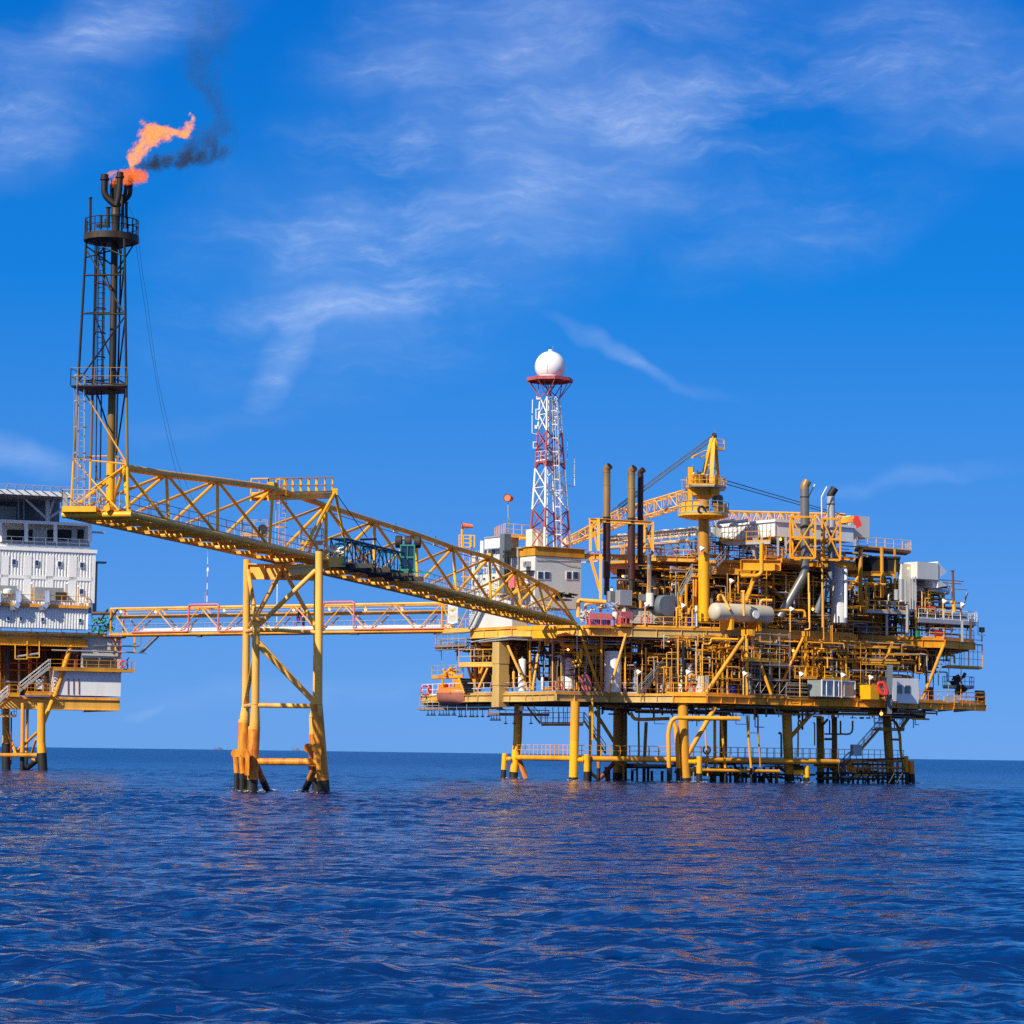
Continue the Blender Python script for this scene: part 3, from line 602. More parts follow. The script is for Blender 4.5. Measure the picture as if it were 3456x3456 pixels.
# ================================================================ FLAME AND SMOKE (real volumes)
def plume(name, path, radii, kind, label, cat, dens, nscale, seed, colors=None, strength=1.0, squash=1.0, thr=(.42, .62)):
    """closed hull swept along the path; the gas inside thins towards the hull and breaks up with noise"""
    A, B = path[0], path[-1]; dx = (B - A); L = dx.length; ex = dx.normalized(); ey = V((0, 1, 0)); ey = (ey - ex * ey.dot(ex)).normalized(); ez = ex.cross(ey)
    if ez.z < 0: ez = -ez
    Mx = Matrix((ex, ey, ez)).transposed().to_4x4(); Mx.translation = A
    inv = Mx.inverted(); lp_ = [inv @ p for p in path]; RM = max(radii)
    vs, n = [], 14
    for i, p in enumerate(lp_):
        r = radii[i] * 1.12 + .02
        vs += [V((p.x, r * squash * math.cos(2 * math.pi * k / n), p.z + r * math.sin(2 * math.pi * k / n))) for k in range(n)]
    k2 = len(lp_); mb = MB()
    fs = [(j * n + i, j * n + (i + 1) % n, (j + 1) * n + (i + 1) % n, (j + 1) * n + i) for j in range(k2 - 1) for i in range(n)]
    fs += [tuple(range(n - 1, -1, -1)), tuple(range((k2 - 1) * n, k2 * n))]
    mb.add(vs, fs); me = bpy.data.meshes.new(name); me.from_pydata(mb.v, [], mb.f); me.update()
    ob = bpy.data.objects.new(name, me); COL.objects.link(ob); ob.matrix_world = Mx
    tag(ob, label, cat, None, 'stuff' if kind == 'smoke' else 'thing')
    mt = bpy.data.materials.new(name + '_gas'); mt.use_nodes = True; t = NT(mt.node_tree); me.materials.append(mt)
    co = t.n('ShaderNodeTexCoord'); sp = t.n('ShaderNodeSeparateXYZ'); t.l(co.outputs['Object'], sp.inputs[0])
    xs = t.math('DIVIDE', sp.outputs[0], L, clamp=True)
    def curve(vals, scale):
        fc = t.n('ShaderNodeFloatCurve'); cm = fc.mapping.curves[0]
        while len(cm.points) > 2: cm.points.remove(cm.points[1])
        xs_ = [max(0, min(1, p.x / L)) for p in lp_]
        cm.points[0].location = (xs_[0], vals[0]); cm.points[1].location = (xs_[-1], vals[-1])
        for a, b in list(zip(xs_, vals))[1:-1]: cm.points.new(a, b)
        fc.mapping.update(); t.l(xs, fc.inputs['Value']); return t.math('MULTIPLY', t.math('SUBTRACT', fc.outputs[0], .5), scale)
    zc = curve([.5 + p.z / (2 * L) for p in lp_], 2 * L); rc = curve([.5 + r / (2 * RM) for r in radii], 2 * RM)
    # turbulence
    nz = t.n('ShaderNodeTexNoise', i_Scale=nscale, i_Detail=5.0, i_Roughness=.6); mp = t.n('ShaderNodeMapping'); mp.inputs['Location'].default_value = (seed, seed * 2, seed * 3); mp.inputs['Scale'].default_value = (.75, 1, 1); t.l(co.outputs['Object'], mp.inputs[0]); t.l(mp.outputs[0], nz.inputs['Vector'])
    cs = t.n('ShaderNodeSeparateColor'); t.l(nz.outputs['Color'], cs.inputs[0])
    zz = t.math('SUBTRACT', t.math('ADD', sp.outputs[2], t.math('MULTIPLY', t.math('SUBTRACT', cs.outputs[1], .5), RM * 1.1)), zc)
    dy = t.math('DIVIDE', sp.outputs[1], squash)
    d = t.math('SQRT', t.math('ADD', t.math('MULTIPLY', zz, zz), t.math('MULTIPLY', dy, dy)))
    prof = t.math('SUBTRACT', 1.0, t.math('DIVIDE', d, t.math('MAXIMUM', rc, .02)), clamp=True)
    body = t.math('ADD', prof, t.math('MULTIPLY', t.math('SUBTRACT', cs.outputs[0], .5), 1.5))
    mr = t.n('ShaderNodeMapRange', interpolation_type='SMOOTHSTEP'); t.l(body, mr.inputs[0]); mr.inputs[1].default_value = thr[0]; mr.inputs[2].default_value = thr[1]
    n3 = t.n('ShaderNodeTexNoise', i_Scale=nscale * 2.1, i_Detail=4.0, i_Roughness=.65); t.l(mp.outputs[0], n3.inputs['Vector'])
    edge = t.ramp(prof, [(0.0, 0.0), (.12, 1.0)]); den = t.math('MULTIPLY', t.math('MULTIPLY', mr.outputs[0], edge), t.ramp(n3.outputs[0], [(.40, .0), (.55, 1.0)]))
    fade = t.ramp(xs, colors['fade']); den = t.math('MULTIPLY', den, fade); den = t.math('MULTIPLY', den, dens)
    out = t.n('ShaderNodeOutputMaterial'); pv = t.n('ShaderNodeVolumePrincipled'); t.l(den, pv.inputs['Density'])
    if kind == 'flame':
        pv.inputs['Color'].default_value = (.04, .02, .01, 1)
        hot = t.math('ADD', t.math('MULTIPLY', mr.outputs[0], .45), t.math('MULTIPLY', t.math('SUBTRACT', n3.outputs[0], .25), 1.0), clamp=True)
        col = t.ramp(hot, colors['hot']); t.l(col, pv.inputs['Emission Color']); t.l(t.math('MULTIPLY', den, strength), pv.inputs['Emission Strength'])
    else: pv.inputs['Color'].default_value = (.10, .13, .17, 1)
    t.l(pv.outputs[0], out.inputs['Volume']); return ob
d0 = 162.2
fcol = dict(hot=[(0.0, (.62, .07, .012)), (.4, (.85, .17, .035)), (.7, (.95, .34, .10)), (1.0, (1.0, .58, .26))], fade=[(0, .9), (.8, 1), (1, .55)])
jp = lambda pts, dd=d0: [zJ(x, y, dd) for x, y in pts]
plume('burner_flame', jp([(470, 880), (540, 850), (610, 820), (680, 810), (750, 810), (830, 800)]), [.28, .5, .8, .84, .72, .3], 'flame', 'low deep orange flame licking off the black burner tips', 'flame', 7.0, 3.4, 3.1, dict(hot=[(0, (.6, .035, .005)), (.5, (.82, .10, .015)), (1.0, (.88, .27, .05))], fade=[(0, .8), (.8, 1), (1, .7)]), .95, thr=(.36, .56))
plume('side_flame', jp([(430, 825), (480, 795), (545, 765)]), [.15, .24, .1], 'flame', 'small orange flame at the leftmost burner pipe', 'flame', 5.0, 3.0, 5.1, fcol, .8, thr=(.2, .5))
plume('rising_flame', jp([(700, 790), (672, 735), (668, 680), (730, 600), (800, 500), (880, 410), (960, 390), (1060, 400), (1150, 420), (1215, 370), (1245, 240)]), [.40, .50, .54, .74, .82, 1.25, 1.02, .78, .72, .60, .20], 'flame', 'large pale orange flame blown up and right, detached above the burners', 'flame', 6.0, 2.2, 9.4, fcol, 1.08, thr=(.34, .62))
plume('smoke', jp([(730, 765), (860, 725), (1000, 690), (1250, 620), (1430, 480), (1520, 330), (1450, 150), (1340, -50), (1330, -250), (1450, -600), (1600, -800)], 162.9), [.5, 1.0, 1.45, 1.7, 1.9, 2.0, 2.2, 2.5, 2.7, 2.9, 2.9], 'smoke', 'thin grey black smoke trailing from the flare flame up to the top of the picture', 'smoke', 2.6, .9, 2.2, dict(fade=[(0, .9), (.18, 1), (.29, .55), (.4, .17), (.55, .11), (1, .04)]), thr=(.30, .95))

# ================================================================ THE TRIPOD SUPPORT
tj = thing('bridge_support', 'tall yellow four legged steel support standing in the sea under the flare bridge', 'bridge support', W(960, 2670, 188))
def leg(root, pts, rs, dark_h, mat='tan', matlow='rustyellow', low=None, n=18, band=True):
    mb, lo, sp_ = MB(), MB(), MB(); pts = [V(p) for p in pts]
    b = pts[0]; d0_ = (pts[1] - pts[0]).normalized(); zt = b + d0_ * (dark_h / max(.2, d0_.z))
    under = b - d0_ * (2.5 / max(.2, d0_.z)); sp_.tube(under, zt, rs[0], n=n)
    cur = zt
    if low:
        zl = b + d0_ * (low / max(.2, d0_.z)); lo.tube(zt, zl, rs[0] * .985, n=n); cur = zl
    mb.pipe([cur] + pts[1:], rs[0] if len(set(rs)) == 1 else rs[0], n, bend=.6) if len(set(rs)) == 1 else None
    if len(set(rs)) > 1:
        q = [cur] + pts[1:]
        for i in range(len(q) - 1): mb.tube(q[i], q[i + 1], rs[min(i, len(rs) - 1)], rs[min(i + 1, len(rs) - 1)], n=n)
    o = part('leg', mb, M[mat], root)
    if lo.v: part('rusty_lower_leg', lo, M[matlow], o)
    part('splash_band', sp_, M['splash'], o); return o
NLp = [zM(292, 1862, 182.7), zM(305, 1560, 182.9), zM(318, 1340, 183), zM(322, 1200, 183), zM(328, 545, 183.6)]
NRp = [zM(848, 1868, 182.0), zM(822, 1560, 182.2), zM(802, 1340, 182.3), zM(806, 1200, 182.3), zM(812, 25, 183.5)]
FLp = [zM(225, 1840, 195), zM(232, 1500, 195), zM(242, 1290, 195), zM(248, 1200, 195), zM(258, 88, 195)]
FRp = [zM(800, 1840, 194), zM(778, 1480, 194), zM(770, 1300, 194), zM(790, 1200, 194), zM(800, 130, 194.6)]
for P_, low in ((NLp, 4.4), (NRp, 6.4), (FLp, 5), (FRp, 4)):
    leg(tj, P_, [.42, .37, .36, .27, .265], .75, low=low)
for P_ in (NLp, NRp):                                # sleeves round the feet
    d_ = (P_[1] - P_[0]).normalized()
part('flange', MB().lathe(NLp[-1], ZV, [(.46, -.12), (.46, .12)], 20), M['tan'], tj)
part('leg_cap', MB().lathe(NRp[-1], ZV, [(.27, 0), (.27, .1), (.22, .16)], 16), M['dark'], tj)
for (a, b, r, mt) in ((NLp[4] - ZV * .1, zM(268, 175, 194.5), .16, 'tan'), (zM(330, 520, 184), zM(520, 185, 194), .16, 'tan'), (zM(350, 590, 183.6), zM(785, 170, 183.6), .17, 'tan'),
        (zM(545, 180, 194), zM(780, 600, 184), .15, 'tan'), (zM(260, 640, 194), zM(330, 620, 184), .16, 'tan'), (zM(345, 622, 183.5), zM(790, 645, 183), .13, 'tan'),
        (zM(350, 745, 183.5), zM(785, 1190, 183), .2, 'tan'), (zM(280, 645, 194.5), zM(775, 1175, 194), .17, 'tan'), (zM(245, 1212, 194.5), zM(300, 1205, 183.5), .16, 'tan'), (zM(330, 1205, 183), zM(800, 1212, 182.6), .17, 'tan'),
        (zM(245, 1190, 194.5), zM(315, 820, 184), .15, 'tan'), (zM(275, 600, 194.6), zM(310, 540, 184), .14, 'tan'), (zM(335, 1637, 182.8), zM(800, 1640, 182.2), .25, 'rustyellow')):
    part('brace', MB().tube(a, b, r, n=10), M[mt], tj)
for (a, b) in ((zM(325, 1660, 183), zM(420, 1872, 188)), (zM(790, 1660, 183), zM(698, 1866, 188))):
    d_ = b - a; part('raking_brace', MB().tube(a, a + d_ * .52, .24, n=12), M['rustyellow'], tj); part('raking_brace', MB().tube(a + d_ * .52, b + d_ * .25, .24, n=12), M['splash'], tj)
for (x, y, dd) in ((190, 1640, 194), (262, 1640, 182), (750, 1600, 183.2), (812, 1600, 181.6)):
    c = zM(x, y, dd); mb = MB().bar(c - ZV * .9, c + ZV * .55, .5, .3); mb.lathe(c + ZV * .6 + V((-.2, -.1, 0)), V((.2, -1, 0)), [(.32, -.08), (.32, .08)], 14); part('mooring_lug', mb, M['rustyellow'], tj)
for (x, yb, yt, dd) in ((178, 1830, 1600, 193), (222, 1840, 1600, 182.4), (862, 1860, 1560, 182.4)):
    a, b = zM(x, yb, dd), zM(x - 8 if x < 500 else x - 22, yt, dd); part('guide_tube', MB().tube(a - ZV * 2, a + ZV * 1.0, .2), M['splash'], tj); part('guide_tube', MB().tube(a + ZV * 1.0, b, .2), M['rustyellow'], tj)
gb = MB(); p, q = zL(1110, 972, 194.8), zL(1660, 982, 193.6); gb.ibeam(p, q, 1.15, .5, .07); gb.stiff(p, q, 1.15, .5, 1.1); part('cap_girder', gb, M['tan'], tj)
part('cap_girder', MB().ibeam(zL(1440, 1000, 187), q, .6, .35, .05), M['tan'], tj)

def foam(spots, name, label):
    rnd = random.Random(len(spots)); mb = MB()
    for (p, r) in spots:
        for i in range(46):
            a = rnd.uniform(0, 6.283); q = r * (1.0 + abs(rnd.gauss(0, .9))); c = V((p.x + q * math.cos(a), p.y + q * 1.5 * math.sin(a), rnd.uniform(.04, .16))); w_ = rnd.uniform(.04, .16)
            n = 6; mb.add([c + V((w_ * 1.6 * math.cos(k * 1.047 + a) * rnd.uniform(.5, 1), w_ * math.sin(k * 1.047 + a) * rnd.uniform(.5, 1), rnd.uniform(-.015, .015))) for k in range(n)] + [c - ZV * .05], [tuple(range(n))] + [(k, n, (k + 1) % n) for k in range(n)])
    solo(name, mb, M['white'], label, 'foam', None, V((spots[0][0].x, spots[0][0].y, 0)), 'stuff')
foam([(NLp[0], .45), (NRp[0], .45), (FLp[0], .45), (zM(430, 1872, 188), .3), (zM(690, 1866, 188), .3)], 'foam', 'flecks of white foam on the water round the feet of the tripod')

# ================================================================ THE WALKWAY BRIDGE BETWEEN THE PLATFORMS
wb = thing('walkway_bridge', 'long low yellow lattice footbridge with red pipe loops between the two platforms', 'footbridge', W(940, 2136, 320))
wl, wr = W(368, 2137, 332), W(1530, 2133, 308); ZWB = W(940, 2136, 320).z; wl.z = wr.z = ZWB
wd_ = (wr - wl).normalized(); wn_ = V((-wd_.y, wd_.x, 0)); WH = W(940, 2045, 320).z - ZWB; WW = 2.6
def wpt(px, top=False, far=False):
    p = plan_hit(px, 2090, wl, wr); p = V((p.x, p.y, ZWB + (WH if top else 0))); return p + (wn_ * WW if far else V((0, 0, 0)))
for far in (0, 1):
    for top in (0, 1):
        part('chord', MB().tube(wpt(372, top, far), wpt(1528, top, far), .16 if not top else .14, n=8), M['tan'] if top else M['gold'], wb)
tops = [523, 676, 831, 993, 1158, 1326, 1492]; bots = [440, 600, 753, 914, 1077, 1243, 1409]
for far in (0, 1):
    sh = -22 if far else 0
    for i in range(7):
        part('brace', MB().tube(wpt(bots[i] + sh, 0, far), wpt(tops[i] + sh, 1, far), .085, n=6), M['gold'], wb)
        if i < 6: part('brace', MB().tube(wpt(tops[i] + sh, 1, far), wpt(bots[i + 1] + sh, 0, far), .085, n=6), M['gold'], wb)
    part('brace', MB().tube(wpt(376, 1, far), wpt(436, 0, far), .085, n=6), M['gold'], wb); part('brace', MB().tube(wpt(1492, 1, far), wpt(1528, 0, far), .085, n=6), M['gold'], wb)
    part('end_post', MB().tube(wpt(374, 0, far), wpt(374, 1, far), .12), M['gold'], wb); part('end_post', MB().tube(wpt(1492, 0, far), wpt(1492, 1, far), .12), M['gold'], wb)
tb = MB()
for px in [380] + tops: tb.tube(wpt(px, 1, 0), wpt(px, 1, 1), .08, n=6)
part('cross_tie', tb, M['gold'], wb)
part('walkway_grating', MB().prism([wpt(372) + ZV * .2, wpt(1528) + ZV * .2, wpt(1528, 0, 1) + ZV * .2, wpt(372, 0, 1) + ZV * .2], ZV * .05), M['galv'], wb)
part('railing', MB().rail([wpt(385) + ZV * .25 + wn_ * .5, wpt(1526) + ZV * .25 + wn_ * .5], 1.1, 2.0, .026, kick=False), M['galv'], wb); part('railing', MB().rail([wpt(385, 0, 1) + ZV * .25 - wn_ * .3, wpt(1526, 0, 1) + ZV * .25 - wn_ * .3], 1.1, 2.0, .026, kick=False), M['galv'], wb)
part('cable_tray', MB().bar(wpt(372) + ZV * (WH - .95) + wn_ * 1.6, wpt(1500) + ZV * (WH - .95) + wn_ * 1.6, .5, .42), M['ochre'], wb)
part('conduit', MB().tube(wpt(372) + ZV * (WH - .45) + wn_ * 1.2, wpt(1500) + ZV * (WH - .45) + wn_ * 1.2, .045, n=6), M['galv'], wb)
part('white_pipe', MB().tube(wpt(480) + ZV * .62 + wn_ * .35, wpt(1526) + ZV * .62 + wn_ * .35, .11), M['white'], wb); part('white_pipe', MB().tube(wpt(470) + ZV * .40 + wn_ * .2, wpt(1526) + ZV * .40 + wn_ * .2, .09), M['white'], wb)
rp_ = MB(); off = V((0, 0, 0)) - wn_ * .22
segs = [(445, 640, 740), (770, 1088, 1197), (1230, 1330, 1400)]
pts = [wpt(450) + ZV * .28 + off]
for x0, x1 in ((640, 740), (1093, 1197)):
    pts += [wpt(x0) + ZV * .28 + off, wpt(x0, 1) + ZV * .32 + off, wpt(x1, 1) + ZV * .32 + off, wpt(x1) + ZV * .28 + off]
pts += [wpt(1520) + ZV * .28 + off]
part('red_pipe', MB().pipe(pts, .115, 8, bend=.3), M['pink'], wb)
part('underslung_bracket', MB().box(wpt(675) - ZV * .28, wd_ * .3, wn_ * .2, ZV * .15).box(wpt(1196) - ZV * .25, wd_ * .6, wn_ * .2, ZV * .1), M['dark'], wb)
for i, (x, y) in enumerate([(408, 2062), (525, 2062), (757, 2058), (991, 2056), (1112, 2054), (1234, 2056), (1357, 2056)]):
    p = plan_hit(x, y, wl + wn_ * 1.2, wr + wn_ * 1.2); t = thing('bulkhead_lamp', ['first', 'second', 'third', 'fourth', 'fifth', 'sixth', 'seventh'][i] + ' lit bulkhead lamp from the left end inside the walkway bridge', 'lamp', p, 'lit lamps along the walkway bridge')
    part('bulb', MB().sphere(p - ZV * .1, .12, 8, 6), M['bulb'], t); part('lamp_shade', MB().lathe(p, ZV, [(.2, 0), (.1, .16), (.04, .3)], 8), M['tan'], t)
# antenna masts behind the walkway bridge
def mast(px, yb, yt, d, r, bands, label, name='antenna_mast', cat='antenna', grp='masts beyond the walkway bridge'):
    a, b = W(px, yb, d), W(px + (yb - yt) * .0135, yt, d); t = thing(name, label, cat, a, grp)
    for i, mt in enumerate(bands): part('mast_section', MB().tube(a + (b - a) * (i / len(bands)), a + (b - a) * ((i + 1) / len(bands)), r * (1 - .5 * i / len(bands)), n=6), M[mt], t)
    return t
def wtop(px): return plan_hit(px, 2040, wl + wn_ * 1.3, wr + wn_ * 1.3)
t = mast(699, 2032, 1860, wtop(699).y, .07, ['white', 'red', 'white', 'red', 'white', 'red', 'white', 'galv'], 'red and white banded whip mast rising above the walkway bridge')
part('mast_unit', MB().lathe(W(702, 1932, wtop(700).y), ZV, [(.1, 0), (.16, .15), (.16, .4), (.08, .6)], 8), M['white'], t)
mast(692, 2030, 1998, wtop(692).y, .04, ['galv'], 'short plain whip aerial beside the banded mast on the walkway bridge')
t = mast(934, 2125, 1972, 326, .06, ['white'], 'thin white flagpole with a small red flag beyond the walkway bridge', 'flagpole', 'flagpole')
part('flag', MB().box(W(925, 1970, 326), V((.38, 0, -.1)), V((0, .02, 0)), V((.05, 0, .2))), M['pink'], t)
mast(1008, 2034, 1940, wtop(1008).y, .03, ['galv'], 'thin grey whip aerial on the walkway bridge between the tripod legs')

# ================================================================ PEOPLE ON THE WALKWAY
def person(loc, face, joints, label, cloth, helmet='white', s=1.0):
    """joints: name -> (x right, y forward, z) in metres for the standing figure; one continuous skinned body"""
    f = face.normalized(); rt = V((f.y, -f.x, 0)); w_ = lambda t: loc + (rt * t[0] + f * t[1] + ZV * t[2]) * s
    J = {k: w_(v) for k, v in joints.items()}
    ed = [('pelvis', 'chest'), ('chest', 'neck'), ('neck', 'head'), ('head', 'crown'), ('chest', 'shL'), ('shL', 'elL'), ('elL', 'haL'), ('haL', 'fiL'), ('chest', 'shR'), ('shR', 'elR'), ('elR', 'haR'), ('haR', 'fiR'),
          ('pelvis', 'hiL'), ('hiL', 'knL'), ('knL', 'anL'), ('anL', 'toL'), ('pelvis', 'hiR'), ('hiR', 'knR'), ('knR', 'anR'), ('anR', 'toR')]
    rad = dict(pelvis=.15, chest=.165, neck=.06, head=.10, crown=.085, sh=.075, el=.052, ha=.042, fi=.025, hi=.095, kn=.066, an=.048, to=.04)
    names = list(J); me = bpy.data.meshes.new('body'); me.from_pydata([tuple(J[k] - loc) for k in names], [(names.index(a), names.index(b)) for a, b in ed], [])
    root = thing('person', label, 'person', loc); ob = bpy.data.objects.new('body', me); COL.objects.link(ob); ob.parent = root; ORG[ob.name] = loc
    ob.modifiers.new('skin', 'SKIN'); 
    if not me.skin_vertices: me.skin_vertices.new()
    for i, k in enumerate(names):
        r = rad.get(k, rad.get(k[:2], .05)) * s; sv = me.skin_vertices[0].data[i]; sv.radius = (r, r); sv.use_root = (k == 'pelvis')
    ob.modifiers.new('sub', 'SUBSURF').levels = 1; ob.modifiers['sub'].render_levels = 2; me.materials.append(M[cloth])
    h = J['head']; hb = MB().sphere(h + ZV * .02 * s + f * .025 * s, .098 * s, 12, 9, (1, 1, 1.2)); hb.box(h + f * .125 * s, f * .02 * s, rt * .014 * s, ZV * .025 * s)
    part('head', hb, M['skin'], root)
    hc = MB().lathe(h + ZV * .07 * s, ZV, [(.165 * s, -.01), (.135 * s, .01), (.125 * s, .07), (.07 * s, .13), (.0, .145)], 12); part('helmet', hc, M[helmet], root)
    for k in ('fiL', 'fiR'):
        g = MB(); b0 = J['ha' + k[2]]; d_ = (J[k] - b0).normalized(); sdv = d_.cross(f if abs(d_.dot(f)) < .9 else ZV).normalized()
        g.box(b0 + d_ * .05 * s, d_ * .05 * s, sdv * .04 * s, d_.cross(sdv) * .016 * s)
        for q in range(4): g.tube(b0 + d_ * .09 * s + sdv * (.028 - .019 * q) * s, b0 + d_ * (.165 - .012 * abs(q - 1.3)) * s + sdv * (.03 - .02 * q) * s, .009 * s, n=5)
        g.tube(b0 + d_ * .03 * s + sdv * .035 * s, b0 + d_ * .09 * s + sdv * .075 * s, .010 * s, n=5); part('hand', g, M['skin'], root)
    bt = MB()
    for k in 'LR': bt.box(J['an' + k] * .55 + J['to' + k] * .45 - ZV * .005, (J['to' + k] - J['an' + k]) * .62, rt * .05 * s, ZV * .05 * s)
    part('boots', bt, M['black'], root); return root
base = dict(pelvis=(0, 0, .95), chest=(0, .02, 1.32), neck=(0, .03, 1.5), head=(0, .05, 1.62), crown=(0, .05, 1.7), shL=(-.2, .02, 1.42), elL=(-.27, .02, 1.13), haL=(-.27, .16, .92), fiL=(-.26, .24, .86), shR=(.2, .02, 1.42), elR=(.27, .0, 1.13), haR=(.27, .12, .9), fiR=(.27, .2, .84),
            hiL=(-.1, 0, .88), knL=(-.12, .03, .5), anL=(-.12, -.02, .09), toL=(-.13, .16, .05), hiR=(.1, 0, .88), knR=(.12, .04, .5), anR=(.12, 0, .09), toR=(.13, .18, .05))
dk = ZWB + .25
pw = plan_hit(1025, 2100, wl + wn_ * 1.0, wr + wn_ * 1.0); pw.z = dk
b2 = dict(base); b2.update(elL=(-.36, .12, 1.62), haL=(-.26, .22, 1.9), fiL=(-.24, .25, 2.0), head=(.02, .06, 1.62))
person(pw, V((-.8, -.6, 0)), b2, 'person in navy overalls and white helmet reaching up beside the red stepladder', 'navy')
ps = plan_hit(1010, 2100, wl + wn_ * 1.25, wr + wn_ * 1.25); ps.z = dk + .95
b1 = dict(base); b1.update(knL=(-.14, .2, .55), anL=(-.14, .05, .12), toL=(-.14, .22, .07), haL=(-.2, .42, 1.12), fiL=(-.2, .5, 1.16), haR=(.2, .42, 1.1), fiR=(.2, .5, 1.14))
person(ps, V((-.9, .4, 0)), b1, 'person in dark overalls and black helmet standing high on the red stepladder', 'navy', 'black')
p3 = plan_hit(1052, 2100, wl + wn_ * 1.3, wr + wn_ * 1.3); p3.z = dk
person(p3, V((-1, 0.1, 0)), base, 'person in maroon overalls half hidden behind the right tripod leg on the walkway bridge', 'brownred')
sl = thing('stepladder', 'red A shaped stepladder standing on the walkway bridge', 'ladder', ps)
st_ = ps - ZV * .95; lad = MB()
for sg in (-1, 1):
    for o in (-.28, .28): lad.bar(st_ + wd_ * (.85 * sg) + wn_ * o, st_ + wd_ * (.12 * sg) + wn_ * o * .6 + ZV * 2.0, .08, .06)
    for i in range(1, 7):
        t_ = i / 7; x = .85 - (.85 - .12) * t_; lad.bar(st_ + wd_ * (x * sg) + wn_ * -.28 + ZV * 2 * t_, st_ + wd_ * (x * sg) + wn_ * .28 + ZV * 2 * t_, .08, .035)
lad.box(st_ + ZV * 2.02, wd_ * .18, wn_ * .2, ZV * .025); part('ladder_frame', lad, M['red'], sl)

# far-off platforms on the horizon
for (px, lab, grp) in ((738, 'tiny hazy platform on the horizon left of the tripod', None), (1000, 'tiny hazy platform on the horizon seen between the tripod legs', None)):
    d = 7500; c = W(px, 2530, d); mb = MB(); u = d / F
    for sx in (-9, 9):
        for sy in (-8, 8): mb.bar(V((c.x + sx * u, d + sy, -1)), V((c.x + sx * u, d + sy, 5 * u * .6)), 1.0, 1.0)
    mb.box(V((c.x, d, 4 * u)), V((14 * u, 0, 0)), V((0, 9, 0)), V((0, 0, 1.0 * u))); mb.box(V((c.x + 3 * u, d, 8 * u)), V((5 * u, 0, 0)), V((0, 6, 0)), V((0, 0, 3 * u))); mb.tube(V((c.x - 8 * u, d, 5 * u)), V((c.x - 16 * u, d, 13 * u)), .6)
    solo('distant_platform', mb, M['slate'], lab, 'oil platform', 'platforms on the horizon', V((c.x, d, 0)))
# ================================================================ THE LEFT PLATFORM (accommodation)
lA = W(0, 1900, 331.5); lB = W(320, 1900, 336.0); UL = V((lB.x - lA.x, lB.y - lA.y, 0)).normalized(); NL_ = V((-UL.y, UL.x, 0))
def fl_(px, py, back=0.0):                           # on the platform's front plane, moved back by metres
    return plan_hit(px, py, lA + NL_ * back, lB + NL_ * back)
def fH(x, y, back=0.0): return fl_(x * 560 / 1932, 1560 + y * 560 / 1932, back)
def fI(x, y, back=0.0): return fl_(x * 560 / 1639, 2000 + y * 560 / 1639, back)
def slab(mb, p, q, depth, th):                       # p,q on the top front edge; horizontal plate running back
    q = V((q.x, q.y, p.z)); mb.prism([p, q, q + NL_ * depth, p + NL_ * depth], ZV * -th); return mb
def wallbox(mb, p, q, depth):                        # p bottom left front, q top right front
    L = (V((q.x, q.y, 0)) - V((p.x, p.y, 0))).length; mb.cbox(p, UL * L, NL_ * depth, ZV * (q.z - p.z)); return mb
ap = thing('accommodation_platform', 'platform at the left picture edge carrying the white living block above a yellow deck', 'oil platform', fl_(150, 2600))
# main deck
dk_p, dk_q = fI(-300, 378), fI(1055, 398); dk_q.z = dk_p.z
part('main_deck', slab(MB(), dk_p, dk_q, 26, .3), M['yellow'], ap)
part('railing', MB().rail([dk_p, dk_q, dk_q + NL_ * 4], 1.15, 1.9, .04), M['yellow'], ap)
g0, g1 = fI(-300, 428, .1), fI(865, 438, .1); g1.z = g0.z
g = MB().ibeam(g0, g1, 1.0, .5, .06); part('deck_girder', g, M['yellow'], ap)
gb_ = MB()
for x in (30, 290, 360, 625, 880): gb_.bar(fI(x, 395, .1), fI(x, 428, .3), .35, .3)
part('girder_bracket', gb_, M['gold'], ap, kind='stuff')
cv = MB(); p, q = fI(-300, 432, .9), fI(862, 408, .9); cv.cbox(p, UL * (q - p).length, NL_ * .1, ZV * .5); part('deck_edge_panel', cv, M['grey'], ap)
for k in range(9): 
    a = V((dk_p.x, dk_p.y, g0.z - .2)) + NL_ * (2.2 + 2.6 * k); L = (dk_q - dk_p).length
    part('deck_beam', MB().ibeam(a, a + UL * L, .7, .35, .05), M['interior'], ap)
# lower deck
l0, l1 = fI(-300, 1012, .2), fI(1183, 1016, .2); l1.z = l0.z
part('lower_deck', slab(MB(), l0, l1, 24, .25), M['gold'], ap)
part('deck_girder', MB().ibeam(l0 - ZV * .25, l1 - ZV * .25, 1.35, .5, .06), M['tan'], ap)
e0 = l1 - ZV * .25; part('deck_girder', MB().ibeam(e0, e0 + NL_ * 20, 1.35, .5, .06), M['tan'], ap)
for k in range(8):
    a = l0 - ZV * .25 + NL_ * (2.5 + 2.6 * k); part('deck_beam', MB().ibeam(a, a + UL * (l1 - l0).length, 1.1, .4, .06), M['interior'], ap)
